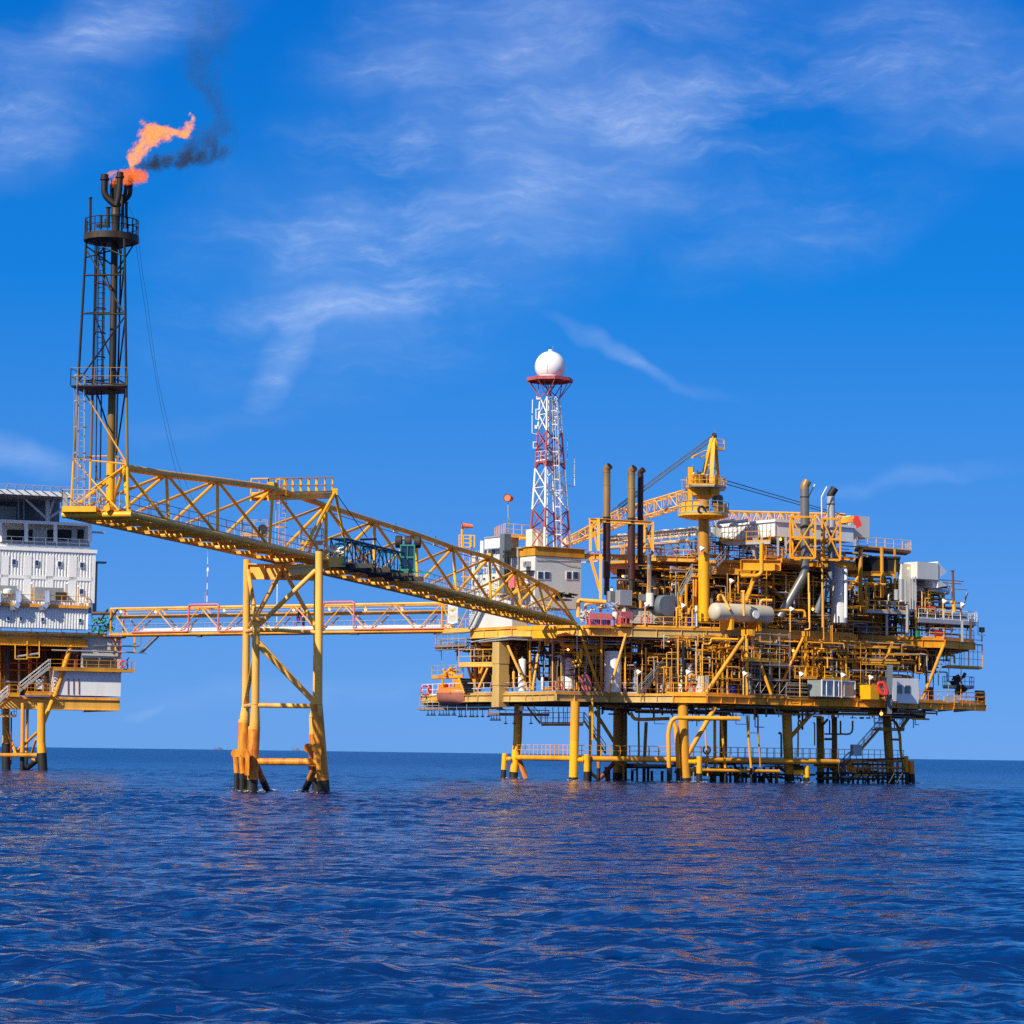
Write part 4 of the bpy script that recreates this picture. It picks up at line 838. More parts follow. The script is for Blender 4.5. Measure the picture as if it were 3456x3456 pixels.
# legs and bracing
for (x0, x1, rr, dd, low) in ((58, 62, .55, 338, 0), (226, 218, .29, 332, 0), (272, 258, .21, 334, 0), (408, 424, .58, 328.5, 0)):
    b = W(x1 * 560 / 1639, 2000 + 1765 * 560 / 1639, dd); b.z = -.1; mdl = zI((x0 + x1) / 2 - 8 * (x0 == 408), 1480, dd); tpp = zI(x0, 1090, dd)
    leg(ap, [b, mdl, tpp], [rr, rr * .86, rr * .84], 2.3 if x0 != 58 else 3.4, 'gold')
for (a, b, r, mt) in ((fI(718, 470, .3), fI(535, 1050, .3), .33, 'gold'), (zI(515, 1070, 331), zI(415, 1320, 329), .27, 'gold'), (zI(370, 1380, 329), zI(140, 1590, 336), .18, 'gold'), (zI(355, 1450, 329), zI(310, 1600, 332), .15, 'gold'),
        (zI(70, 1360, 337), zI(160, 1600, 333), .18, 'gold'), (zI(-50, 1605, 334), zI(375, 1605, 329), .26, 'ochre'), (zI(375, 1650, 329), zI(255, 1745, 333), .34, 'splash'), (zI(290, 1625, 331), zI(350, 1660, 329), .15, 'gold'), (zI(112, 1180, 334), zI(108, 1700, 334), .1, 'brownred')):
    part('brace', MB().tube(a, b, r, n=10), M[mt], ap)
part('gusset', MB().box(fI(532, 1040, .25), UL * .45, NL_ * .1, ZV * .75), M['gold'], ap)
# stairs, mid walkway
sw = fI(495, 745, -.6); sw2 = fI(1190, 752, -.6); sw2.z = sw.z; sw3 = fI(1330, 758, -.6); sw3.z = sw.z
part('side_walkway', MB().prism([sw, sw3, sw3 + NL_ * 1.6, sw + NL_ * 1.6], ZV * -.3), M['ochre'], ap)
part('railing', MB().rail([sw, sw3, sw3 + NL_ * 1.6], 1.1, 1.5, .032), M['ochre'], ap)
part('staircase', MB().stair(fI(190, 975, -.3), fI(490, 735, -.3), .9, NL_), M['galv'], ap); part('staircase', MB().stair(fI(-60, 1120, -.6), fI(75, 1000, -.6), .9, NL_), M['galv'], ap)
for (x0, x1, y0) in ((95, 195, 1000), (270, 492, 985)):
    a, b = fI(x0, y0, -1.0), fI(x1, y0, -1.0); b.z = a.z; t_ = MB().prism([a, b, b + NL_ * 1.4, a + NL_ * 1.4], ZV * -.35); part('landing', t_, M['gold'], ap); part('railing', MB().rail([a + NL_ * 1.4, a, b, b + NL_ * 1.4], 1.1, 1.1, .034), M['gold'], ap)
a, b = fI(-60, 1215, .5), fI(160, 1215, .5); b.z = a.z; part('landing', MB().prism([a, b, b + NL_ * 1.4, a + NL_ * 1.4], ZV * -.15), M['tan'], ap); part('railing', MB().rail([a, b, b + NL_ * 1.4], 1.1, 1.1, .032), M['tan'], ap)
# hanging frames and lamp under the deck girder
hf = MB()
for (x0, x1, y0, y1) in ((150, 268, 510, 655), (268, 388, 478, 640)):
    for x in (x0, x1): hf.bar(fI(x, y0, -.2), fI(x, y1, -.2), .12, .12)
    hf.bar(fI(x0, y1, -.2), fI(x1, y1, -.2), .12, .12)
part('hanging_frame', hf, M['yellow'], ap)
part('service_pipe', MB().tube(fI(165, 632, 0), fI(392, 600, 0), .13), M['galv'], ap)
# dark shaded machinery between the two decks
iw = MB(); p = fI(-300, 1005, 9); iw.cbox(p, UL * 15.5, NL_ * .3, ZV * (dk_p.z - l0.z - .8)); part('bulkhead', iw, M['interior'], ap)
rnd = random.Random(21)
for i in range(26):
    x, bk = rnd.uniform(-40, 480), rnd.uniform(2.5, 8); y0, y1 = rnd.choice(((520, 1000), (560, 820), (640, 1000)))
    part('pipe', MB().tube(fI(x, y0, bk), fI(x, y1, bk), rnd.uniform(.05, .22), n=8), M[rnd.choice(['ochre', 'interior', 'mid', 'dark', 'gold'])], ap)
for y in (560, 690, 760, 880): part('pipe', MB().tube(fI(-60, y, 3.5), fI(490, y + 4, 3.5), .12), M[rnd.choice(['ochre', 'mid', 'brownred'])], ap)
part('service_pipe', MB().tube(fI(510, 568, -.1), fI(1450, 595, -.1), .09), M['galv'], ap); part('service_pipe', MB().pipe([fI(915, 525, -.1), fI(1370, 530, -.1), fI(1390, 500, -.1), fI(1390, 425, -.1)], .10), M['steel'], ap)
part('duct', MB().pipe([fI(1395, 590, 0), fI(1440, 540, 0), fI(1560, 425, 0)], .24), M['steel'], ap)
for x in (1140, 1330): part('hanger', MB().bar(fI(x, 425, -.05), fI(x, 600, -.05), .2, .2), M['gold'], ap)
part('red_pipe', MB().pipe([fI(1000, 440, .2), fI(1235, 445, .2), fI(1250, 425, .2)], .12), M['red'], ap); part('red_pipe', MB().tube(fI(1196, 450, .1), fI(1196, 800, .1), .06), M['pink'], ap)

# equipment rooms between the decks
er = thing('equipment_room', 'grey upper equipment cabin with louvred boxes under the left platform deck', 'cabin', fI(805, 745, .3))
part('wall', wallbox(MB(), fI(805, 750, .35), fI(1200, 445, .35), 7), M['grey'], er)
for x in (850, 925, 1020, 1075): part('louvre_box', MB().cbox(fI(x - 28, 722, .05), UL * 1.2 * .8, NL_ * .28, ZV * 1.0), M['dark'], er)
er2 = thing('equipment_room', 'white lower cabin with three dark seams on the left platform lower deck', 'cabin', fI(520, 1012, .3))
part('wall', wallbox(MB(), fI(545, 1012, .25), fI(1197, 775, .25), 9), M['white'], er2)
for x in (673, 727, 780): part('seam', MB().bar(fI(x, 850, .2), fI(x, 1005, .2), .07, .1), M['brownred'], er2)
er3 = solo('container', wallbox(MB(), fI(640, 742, .6), fI(775, 600, .6), 2.4), M['brownred'], 'brown red corrugated container beside the brace on the left platform', 'container')
cr = MB()
for i in range(8): cr.bar(fI(650 + i * 16, 738, .55), fI(650 + i * 16, 605, .55), .16, .12)
part('corrugation', cr, M['brownred'], er3)
sg = thing('notice_board', 'white notice board on the small landing of the left platform', 'sign', fI(390, 940, -.2)); part('board', MB().box(fI(388, 905, -.3), UL * .42, NL_ * .03, ZV * .62), M['white'], sg); part('frame', MB().rail([fI(345, 985, -.25), fI(430, 985, -.25)], 2.0, 2, .04, kick=False), M['gold'], sg)

# ---- white accommodation block
ab = thing('accommodation_block', 'white corrugated living quarters block with small square windows at the left picture edge', 'building', fH(0, 1640, 1))
def corr(p, q, dep, pitch=.40, amp=.09):             # corrugated front, plain sides: p bottom left, q top right
    L = (V((q.x, q.y, 0)) - V((p.x, p.y, 0))).length; H = q.z - p.z; mb = MB(); n = int(L / pitch); prof = []
    for i in range(n):
        x = i * pitch
        for dx, dz in ((0, 0), (.42, 0), (.5, amp), (.92, amp)): prof.append((x + dx * pitch, dz))
    prof.append((L, 0)); vs = []
    for x, z in prof: vs += [p + UL * x + NL_ * z, p + UL * x + NL_ * z + ZV * H]
    mb.add(vs, [(2 * i, 2 * i + 2, 2 * i + 3, 2 * i + 1) for i in range(len(prof) - 1)])
    c = p + NL_ * (amp + .02); mb.cbox(c, UL * L, NL_ * dep, ZV * H); return mb
up, uq = fH(-400, 1640, 1.2), fH(1092, 1062, 1.2)
part('corrugated_wall', corr(up, uq, 14), M['white'], ab, smooth=0)
part('parapet', MB().cbox(V((up.x, up.y, uq.z)) - NL_ * .15 - UL * .1, UL * ((uq - V((up.x, up.y, uq.z))).length + .5), NL_ * 14.3, ZV * .45), M['white'], ab)
bz = fH(500, 1345, 1.2).z; part('band', MB().cbox(V((up.x, up.y, bz - .22)) - NL_ * .06, UL * (V((uq.x - up.x, uq.y - up.y, 0)).length), NL_ * .05, ZV * .44), M['white'], ab)
for x in (20, 285, 545, 815, 1075): part('cover_strip', MB().cbox(fH(x - 18, 1640, 1.14), UL * .95 * (.5 if x == 1075 else 1), NL_ * .05, ZV * (fH(x, 1085, 1.14).z - fH(x, 1640, 1.14).z)), M['white'], ab)
def lwin(root, p, w_, h_, bk):
    f = part('window', MB().box(p - NL_ * .03, UL * (w_ + .09), NL_ * .05, ZV * (h_ + .09)), M['white'], root)
    part('pane', MB().box(p - NL_ * .09, UL * w_, NL_ * .03, ZV * h_), M['glass'], f)
for x, y in ((160, 1160), (425, 1172), (690, 1185), (950, 1197)): lwin(ab, fH(x, y, 1.12), .20, .31, 1)
lwin(ab, fH(945, 1505, 1.12), .2, .3, 1)
rb_ = thing('stair_tower', 'grey narrow stair tower behind the right corner of the white living block', 'stair tower', fH(1100, 1740, 8))
part('wall', wallbox(MB(), fH(1040, 1745, 9), fH(1138, 1180, 9), 3), M['mid'], rb_); part('roof', MB().box(fH(1090, 1165, 9), UL * 1.6, NL_ * .6, ZV * .1), M['slate'], rb_)
lbp, lbq = fH(-400, 1905, -1.3), fH(1030, 1640, -1.3)
lb = thing('lower_block', 'lower white corrugated block with tiny windows on the left platform yellow deck', 'building', lbp)
part('corrugated_wall', corr(lbp, lbq, 2.3, .36), M['white'], lb, smooth=0)
for x, y in ((95, 1820), (240, 1824), (492, 1830), (930, 1842)): lwin(lb, fH(x, y, -1.38), .15, .20, 1)
# roof walkway between the blocks, ducts and air units
rw0, rw1 = fH(-400, 1638, -1.7), fH(1032, 1640, -1.7); rw1.z = rw0.z
rw = thing('roof_walkway', 'yellow railed roof walkway between the two white blocks of the left platform', 'walkway', rw0)
part('deck', MB().prism([rw0, rw1, rw1 + NL_ * 2.6, rw0 + NL_ * 2.6], ZV * -.22), M['gold'], rw); part('railing', MB().rail([rw0, rw1, rw1 + NL_ * 2.5], 1.3, 1.7, .036), M['gold'], rw)
for x0, x1, y0, y1, lab in ((-60, 200, 1530, 1440, 'grey air conditioning box at the left end of the roof walkway'), (400, 745, 1610, 1465, 'long grey air conditioning box on the roof walkway of the left platform')):
    t = thing('air_unit', lab, 'air conditioner', fH(x0, y0, .2)); part('casing', wallbox(MB(), fH(x0, y0, -.4), fH(x1, y1, -.4), 1.4), M['mid'], t)
    if x0 > 0: part('louvre', MB().cbox(fH(645, 1600, -.46), UL * 1.6, NL_ * .06, ZV * .95), M['dark'], t)
for i, x in enumerate((-10, 220, 555)):
    t = thing('air_duct', ['leftmost', 'middle', 'right'][i] + ' bent silver duct dropping from the roof walkway of the left platform', 'duct', fH(x, 1640, -2))
    mb = MB(); pts = [fH(x, 1500, -1.9), fH(x, 1640, -2.1), fH(x - 30, 1690, -2.0), fH(x - 80, 1700, -1.5)]
    for a, b in zip(pts, pts[1:]): mb.bar(a, b, .75, .6)
    part('duct_run', mb, M['steel'], t)
t = thing('roof_vent', 'short white round vent on the roof walkway of the left platform', 'vent', fH(92, 1530, -1)); part('cowl', MB().lathe(fH(92, 1530, -1), ZV, [(.55, 0), (.6, .1), (.6, .5), (.3, .62)], 16), M['white'], t)
for i, x in enumerate((375, 785, 915)):
    t = thing('pole_lamp', ['left', 'middle', 'right'][i] + ' yellow lamp post on the roof walkway against the white block', 'lamp post', fH(x, 1620, -1.6), 'lamp posts on the left roof walkway')
    part('pole', MB().tube(fH(x, 1620, -1.6), fH(x, 1420 if i < 2 else 1450, -1.6), .06), M['gold'], t); part('lamp_head', MB().lathe(fH(x, 1415 if i < 2 else 1448, -1.6), ZV, [(.2, 0), (.16, .12), (.05, .2)], 10), M['white'], t)
part('drain_pipe', MB().pipe([fH(1000, 1590, -1.2), fH(1050, 1592, -1.0), fH(1070, 1640, -1.0), fH(1070, 1830, -1.0)], .09), M['steel'], ab)
# balcony storey
bs0, bs1 = fH(-400, 940, 2.0), fH(1058, 945, 2.0); bs1.z = bs0.z
bl = thing('balcony_storey', 'white framed open balcony storey under the helideck of the left platform', 'balcony', bs0)
part('lower_beam', MB().cbox(bs0 - ZV * .85, UL * (bs1 - bs0).length, NL_ * .5, ZV * .85), M['white'], bl)
tz = fH(500, 705, 2.0).z; part('upper_beam', MB().cbox(V((bs0.x, bs0.y, tz - .16)), UL * (bs1 - bs0).length, NL_ * .5, ZV * .36), M['white'], bl)
part('floor_slab', MB().cbox(bs0 + NL_ * .5 - ZV * .4, UL * (bs1 - bs0).length, NL_ * 11, ZV * .3), M['grey'], bl); part('ceiling_slab', MB().cbox(V((bs0.x, bs0.y, tz)) + NL_ * .5, UL * (bs1 - bs0).length, NL_ * 11, ZV * .2), M['grey'], bl)
for x in (5, 307, 646, 1048): part('post', MB().bar(fH(x, 925, 2.1), fH(x, 700, 2.1), .42, .42), M['white'], bl)
part('railing', MB().rail([bs0 + NL_ * .2, bs1 + NL_ * .2], 1.1, 1.4, .036), M['white'], bl)
bw_ = wallbox(MB(), fH(-400, 930, 4.6), fH(1050, 715, 4.6), .3); part('back_wall', bw_, M['grey'], bl)
for x0, x1 in ((80, 290), (330, 380), (550, 640), (670, 840), (900, 980)): part('window', MB().cbox(fH(x0, 905, 4.5), UL * (x1 - x0) * .0105 * 1.0, NL_ * .08, ZV * 1.35), M['black'], bl)
part('flag_arm', MB().box(fH(1150, 818, 2.6), UL * .85, NL_ * .05, ZV * .14), M['galv'], bl)
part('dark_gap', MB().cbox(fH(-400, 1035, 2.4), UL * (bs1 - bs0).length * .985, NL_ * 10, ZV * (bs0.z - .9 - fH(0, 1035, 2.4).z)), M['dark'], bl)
# helideck and the dark storey under it
hd0, hd1 = fH(-500, 285, -2.0), fH(840, 330, -2.0); hd1.z = hd0.z
hd = thing('helideck', 'white edged helideck on top of the left platform, seen from below', 'helideck', hd0)
part('deck', MB().prism([hd0, hd1, hd1 + NL_ * 17, hd0 + NL_ * 17], ZV * -.12), M['grey'], hd)
part('edge_beam', MB().cbox(hd0 - NL_ * .06 - ZV * .62, UL * (hd1 - hd0).length, NL_ * .2, ZV * .58), M['white'], hd)
nb_ = MB()
nf = MB()
for i in range(13):
    a = hd0 + UL * (hd1 - hd0).length * ((i + .5) / 13); b = a - NL_ * 1.3 + ZV * .55; nf.bar(a, b, .09, .12)
part('net_arm', nf, M['galv'], hd, kind='stuff')
o_ = -NL_ * 1.3 + ZV * .55; part('safety_net', MB().bar(hd0 + o_ * .98, hd1 + o_ * .98, .06, .08).bar(hd0 + o_ * .5, hd1 + o_ * .5, .03, .03).bar(hd0 + o_ * .75, hd1 + o_ * .75, .03, .03), M['galv'], hd)
for k in range(6):
    a = hd0 - ZV * .14 + NL_ * (1.2 + 2.5 * k); part('deck_beam', MB().ibeam(a, a + UL * (hd1 - hd0).length, .6, .3, .05), M['mid'], hd)
part('column', MB().tube(fH(555, 700, 2.3), fH(555, 380, 2.3), .3, n=12), M['grey'], hd)
for (x, y) in ((300, 430), (640, 395), (760, 520)): part('brace', MB().tube(fH(552, 665, 2.3), fH(x, y, 2.0), .16), M['grey'], hd)
part('column', MB().tube(fH(215, 690, 3.5), fH(215, 380, 3.5), .1), M['mid'], hd); part('column', MB().tube(fH(278, 690, 3.5), fH(278, 380, 3.5), .1), M['mid'], hd)
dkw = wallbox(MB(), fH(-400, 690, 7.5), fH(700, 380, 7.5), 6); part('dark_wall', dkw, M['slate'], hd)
part('door_panel', MB().cbox(fH(-50, 680, 5.5), UL * 2.6, NL_ * 1.8, ZV * 1.9), M['mid'], hd)
# right end of the deck: green machinery at the bridge landing
gm = MB(); rnd = random.Random(4)
for i in range(46):
    p = zI(rnd.uniform(905, 1120), rnd.uniform(255, 390), 334 + rnd.uniform(0, 3)); q = p + V((rnd.uniform(-.7, .7), rnd.uniform(-.4, .4), rnd.uniform(-.6, .6))); gm.tube(p, q, rnd.uniform(.04, .16), n=6)
solo('hose_reel', gm, M['leafgreen'], 'dark green hose and pipe cluster at the left landing of the walkway bridge', 'machinery')
solo('fire_pipe', MB().tube(zI(910, 205, 333), zI(1120, 205, 332), .22).tube(zI(990, 280, 333), zI(1065, 165, 332), .12).tube(zI(1080, 285, 332), zI(1160, 165, 331), .12), M['interior'], 'dark brown pipe rack at the left landing of the walkway bridge', 'pipe rack')
def lifering(p, nrm, label, s=.38, mat='red', grp='red life rings on railings'):
    t = thing('life_ring', label, 'life ring', p, grp)
    part('ring', MB().torus(p, nrm, s, .09, 20, 8), M[mat], t)
    mb = MB()
    a = nrm.normalized().cross(ZV).normalized()
    for q in (0, 1, 2, 3):
        th = q * math.pi / 2 + .78; mb.torus(p + (a * math.cos(th) + ZV * math.sin(th)) * s, (a * -math.sin(th) + ZV * math.cos(th)), .085, .022, 8, 5)
    part('grab_band', mb, M['white'], t); return t
lifering(fI(1217, 705, -.75), NL_, 'red life ring on the side walkway at the right of the left platform')
for i, x in enumerate((1150, 1262)):
    t = thing('fire_monitor', ['left', 'right'][i] + ' dark fire water gun on the side walkway of the left platform', 'fire monitor', fI(x, 750, -.3)); part('stand', MB().tube(fI(x, 750, -.3), fI(x - 4, 665, -.3), .07), M['brownred'], t); part('nozzle', MB().tube(fI(x - 12, 672, -.3), fI(x + 14, 640, -.6), .09, .06), M['black'], t)
# ================================================================ THE PRODUCTION PLATFORM: STRUCTURE
ZP = dict(A=(1380, 1400, 700 / 1932), B=(1900, 1400, 700 / 1932), C=(2500, 1550, 850 / 1932), D=(1400, 2050, 650 / 1932), E=(1980, 2050, 650 / 1932), F=(2500, 2000, 400 / 1932),
          G=(2600, 2050, 750 / 1932), S=(1480, 1780, 300 / 1449), T=(1500, 2020, 140 / 1932), U=(1580, 1880, 180 / 1932), Y=(1400, 2240, 240 / 1932), H2=(1900, 1900, 300 / 1932), H3=(2150, 1950, 350 / 1932), Q=(2250, 1450, 300 / 1932))
def src(z, x, y): a = ZP[z]; return a[0] + x * a[2], a[1] + y * a[2]
def P(z, x, y, d): return W(*src(z, x, y), d)
def PZ(px, d, z):                                    # column px at distance d, height z
    py = 2100.0
    for _ in range(3):
        a, b = W(px, py, d), W(px, py + 10, d); py += 10 * (z - a.z) / (b.z - a.z)
    return W(px, py, d)
def interp(tab, x):
    if x <= tab[0][0]: return tab[0][1]
    for (a, b), (c, d) in zip(tab, tab[1:]):
        if x <= c: return b + (d - b) * (x - a) / (c - a)
    return tab[-1][1]
TC = [(1424, 312), (1615, 301), (1777, 297), (1876, 290), (2057, 294), (2273, 290.5), (2384, 290), (2525, 294), (2650, 297), (2985, 303), (3100, 308), (3324, 317)]
TM = [(1592, 302.5), (1730, 296), (1990, 291), (2131, 292.6), (2548, 296), (2889, 305), (2892, 309), (3186, 310.5), (3287, 316)]
dc = lambda px: interp(TC, px)
dm_ = lambda px: interp(TM, px)
Z_C, Z_M, Z_U = 9.68, 17.07, 25.0
SF = 1 / F
def OB(mb, z, x, yb, yt, wr, wl, d):                 # box standing with its nearest upright edge at (x, yb): wr / wl are the seen widths of its right and left faces
    px, pb = src(z, x, yb); s = ZP[z][2]; p = W(px, pb, d); h = W(px, src(z, x, yt)[1], d).z - p.z
    lu = (plan_hit(px + wr * s, pb, p, p + UX) - p).dot(UX); lv = (plan_hit(px - wl * s, pb, p, p + LX) - p).dot(LX)
    mb.cbox(p, UX * lu, LX * lv, ZV * h); return p, lu, lv, h
def VC(mb, z, x, yb, yt, rpx, d, n=16, dome=.0):
    a, b = P(z, x, yb, d), P(z, x, yt, d); r = rpx * ZP[z][2] * d * SF; H = b.z - a.z
    if dome: mb.lathe(a, ZV, [(r, 0), (r, H - dome * r)] + [(r * math.cos(t), H - dome * r + dome * r * math.sin(t)) for t in (.4, .8, 1.2)] + [(0, H)], n)
    else: mb.lathe(a, ZV, [(r, 0), (r, H)], n)
    return a, r, H
pf = thing('production_platform', 'huge yellow oil production platform crowded with pipes and decks, right of the tripod', 'oil platform', PZ(2131, 292.6, 0))
def pp4(name, mb, mat, **k): return part(name, mb, M[mat], pf, **k)

# ---- decks
def outline(tab, z, depth, xs=None):
    fr = [PZ(x, d, z) for x, d in tab]; bk = [fr[-1] + LX * depth * .45 + V((0, depth * .5, 0)), PZ(2650, 338, z), fr[0] + V((3.5, depth * .8, 0))]
    return fr, bk
frC, bkC = outline(TC, Z_C, 26); pp4('cellar_deck', MB().prism(frC + bkC, ZV * -.22), 'ochre')
frM, bkM = outline(TM, Z_M, 26); pp4('main_deck', MB().prism(frM + bkM, ZV * -.25), 'ochre')
for a, b in zip(frC, frC[1:]):
    mt = 'sand' if a.x < 12 else ('gold' if a.x < 40 else 'ochre')
    pp4('edge_girder', MB().ibeam(a - ZV * .22, b - ZV * .22, .78, .4, .05).stiff(a - ZV * .22, b - ZV * .22, .78, .4, 1.9), mt)
for a, b in zip(frM, frM[1:]):
    if (b - a).length < 1: continue
    mt = 'sand' if 12 < a.x < 20 else ('tan' if a.x < 20 else 'gold')
    pp4('edge_girder', MB().ibeam(a - ZV * .25, b - ZV * .25, .92, .4, .05).stiff(a - ZV * .25, b - ZV * .25, .92, .4, 2.4), mt)
# beams under both decks
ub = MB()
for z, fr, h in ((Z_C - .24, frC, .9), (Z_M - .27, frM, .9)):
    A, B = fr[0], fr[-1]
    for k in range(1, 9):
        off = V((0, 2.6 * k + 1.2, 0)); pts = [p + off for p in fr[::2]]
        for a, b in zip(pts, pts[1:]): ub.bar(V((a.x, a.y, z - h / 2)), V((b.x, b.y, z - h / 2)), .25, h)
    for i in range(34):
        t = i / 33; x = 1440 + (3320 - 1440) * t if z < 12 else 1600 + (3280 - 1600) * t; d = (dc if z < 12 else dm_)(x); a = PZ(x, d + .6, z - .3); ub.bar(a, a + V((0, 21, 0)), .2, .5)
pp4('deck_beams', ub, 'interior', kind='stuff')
# railings of the two long decks
def railrun(tab, z, x0, x1, mat, off=.25, gap=()):
    fn = lambda x: interp(tab, x); xs = [x0] + [x for x, _ in tab if x0 < x < x1] + [x1]
    pts = [PZ(x, fn(x) + off, z) for x in xs]; return pp4('railing', MB().rail(pts, 1.15, 1.75, .04), mat)
railrun(TC, Z_C, 1600, 2050, 'galv'); railrun(TC, Z_C, 2062, 2150, 'galv'); railrun(TC, Z_C, 2250, 2380, 'gold'); railrun(TC, Z_C, 2388, 2985, 'gold'); railrun(TC, Z_C, 3100, 3324, 'gold')
railrun(TM, Z_M, 2131, 2400, 'tan'); railrun(TM, Z_M, 2400, 2880, 'gold'); railrun(TM, Z_M, 2896, 3287, 'gold')

# ---- legs
def legp(z, pts, r, d, dark, mat='gold', low=None, matlow='yellow'):
    q = [P(z, x, y, dd) for (x, y), dd in zip(pts, d)]; q[0].z = -.2; return leg(pf, q, [r], dark, mat, matlow, low)
legp('D', [(985, 1712), (1030, 1330), (1042, 940)], .50, (305, 305, 305), 1.0, 'yellow', 4.2)
legp('D', [(1590, 1740), (1610, 940)], .50, (291, 291), .6, 'gold', 4.6)
legp('E', [(300, 1745), (308, 1000)], .46, (303, 303), 1.1, 'ochre'); legp('E', [(365, 1745), (368, 1000)], .46, (304, 304), 1.1, 'ochre')
legp('E', [(1000, 1750), (975, 1400), (965, 950)], .56, (291, 291, 291), .7, 'ochre')
legp('E', [(1370, 1740), (1372, 1000)], .46, (316, 316), 1.4, 'ochre')
legp('G', [(168, 1512), (150, 1150), (142, 920)], .56, (303, 303, 303), 1.2, 'gold')
legp('G', [(438, 1500), (432, 950)], .45, (318, 318), 1.4, 'ochre'); legp('G', [(560, 1500), (556, 950)], .34, (322, 322), 1.4, 'ochre')
legp('G', [(1050, 1520), (1030, 1260), (1012, 950)], .52, (316, 316, 316), 1.0, 'gold')
# conductors, risers and caissons standing in the water
rs = [('E', [(35, 1740), (35, 980)], .17, 293, 'gold'), ('E', [(58, 1330), (58, 940)], .11, 292, 'yellow'), ('E', [(118, 1740), (120, 980)], .21, 297, 'ochre'), ('E', [(285, 1560), (288, 1000)], .22, 300, 'ochre'),
      ('E', [(505, 1735), (525, 1450), (520, 1150)], .12, 303, 'ochre'), ('E', [(575, 1735), (597, 1150)], .2, 303, 'ochre'), ('E', [(825, 1740), (818, 1240), (860, 1105), (1540, 1115)], .24, 289, 'gold'),
      ('E', [(920, 1745), (895, 1200), (860, 1140)], .24, 290.5, 'gold'), ('E', [(1285, 1740), (1285, 1130)], .17, 296, 'gold'), ('E', [(1390, 1740), (1380, 1480), (1350, 1130)], .14, 294, 'gold'),
      ('E', [(1215, 1690), (1205, 1500), (1185, 1130)], .09, 293, 'gold'), ('E', [(1650, 1740), (1635, 1450), (1610, 1090)], .14, 295, 'gold'), ('E', [(1742, 1600), (1735, 1440), (1718, 1260), (1718, 1080)], .10, 296, 'ochre'),
      ('G', [(1180, 1450), (1135, 1280), (1125, 1090), (1090, 990), (1000, 950)], .17, 315, 'gold'), ('G', [(240, 1300), (242, 1000), (255, 975), (268, 1010)], .10, 303, 'ochre'), ('G', [(95, 1300), (95, 1110), (85, 1085), (70, 1100)], .12, 305, 'ochre'),
      ('G', [(385, 1200), (385, 1005), (368, 1003)], .08, 308, 'ochre'), ('G', [(515, 1095), (515, 980)], .09, 312, 'interior'), ('G', [(600, 1100), (715, 1105), (715, 985)], .11, 312, 'ochre'), ('G', [(610, 1100), (610, 985)], .11, 312, 'ochre'), ('G', [(470, 1145), (540, 1145)], .15, 316, 'ochre'), ('G', [(470, 1100), (600, 1103)], .1, 314, 'ochre'), ('G', [(1055, 1148), (1130, 1150)], .14, 315.5, 'gold'),
      ('E', [(440, 1050), (470, 1120), (560, 1125), (830, 1115)], .2, 296, 'ochre'), ('E', [(1010, 1130), (1540, 1118)], .14, 293, 'ochre')]
for z, pts, r, d, mt in rs:
    q = [P(z, x, y, d) for x, y in pts]; low = q[0].z < .4
    o = pp4('riser', MB().pipe([q[0] + (ZV * 1.4 if low else V((0, 0, 0)))] + q[1:], r, 10, bend=.8), mt)
    if low: part('splash_band', MB().tube(q[0] - ZV * 2, q[0] + ZV * 1.42, r * 1.02, n=10), M['splash'], o)
# fender posts with stub arms, raking braces
for z, x, yb, yt, r, d, ax in (('D', 885, 1700, 1465, .31, 304.5, 960), ('D', 1725, 1735, 1475, .36, 291, 1590), ('E', 1128, 1750, 1495, .32, 290, 1020), ('G', 312, 1500, 1378, .36, 302, 200)):
    a, b = P(z, x, yb, d), P(z, x + (18 if z == 'D' and x < 900 else 4), yt, d); a.z = -.3; c = a + (b - a) * .42
    o = pp4('fender_post', MB().tube(c, b, r, n=14), 'yellow'); part('splash_band', MB().tube(a - ZV, c, r, n=14), M['splash'], o)
    ya = yt + 55; pp4('fender_arm', MB().tube(P(z, ax, ya, d), P(z, x, ya, d), r * .8, n=12).lathe(P(z, x + (-40 if ax < x else 40), ya, d), P(z, x, ya, d) - P(z, ax, ya, d), [(r * 1.0, -.05), (r * 1.0, .05)], 14), 'yellow')
br_ = [('D', 1030, 1490, 1115, 1712, .30, 304.5, 'rustyellow'), ('E', 1290, 1000, 1000, 1500, .27, 291, 'gold'), ('E', 80, 1040, 275, 1350, .2, 299, 'ochre'), ('G', 355, 925, 165, 1140, .24, 303, 'gold'), ('G', 500, 970, 440, 1040, .15, 316, 'ochre'), ('E', 20, 1640, 110, 1720, .2, 297, 'splash'), ('E', 275, 1560, 130, 1720, .25, 300, 'brownred'), ('G', 60, 1375, 150, 1440, .2, 303, 'rust'), ('G', 180, 1385, 300, 1400, .3, 303, 'rust')]
for z, x0, y0, x1, y1, r, d, mt in br_: pp4('brace', MB().tube(P(z, x0, y0, d), P(z, x1, y1, d), r, n=10), mt)
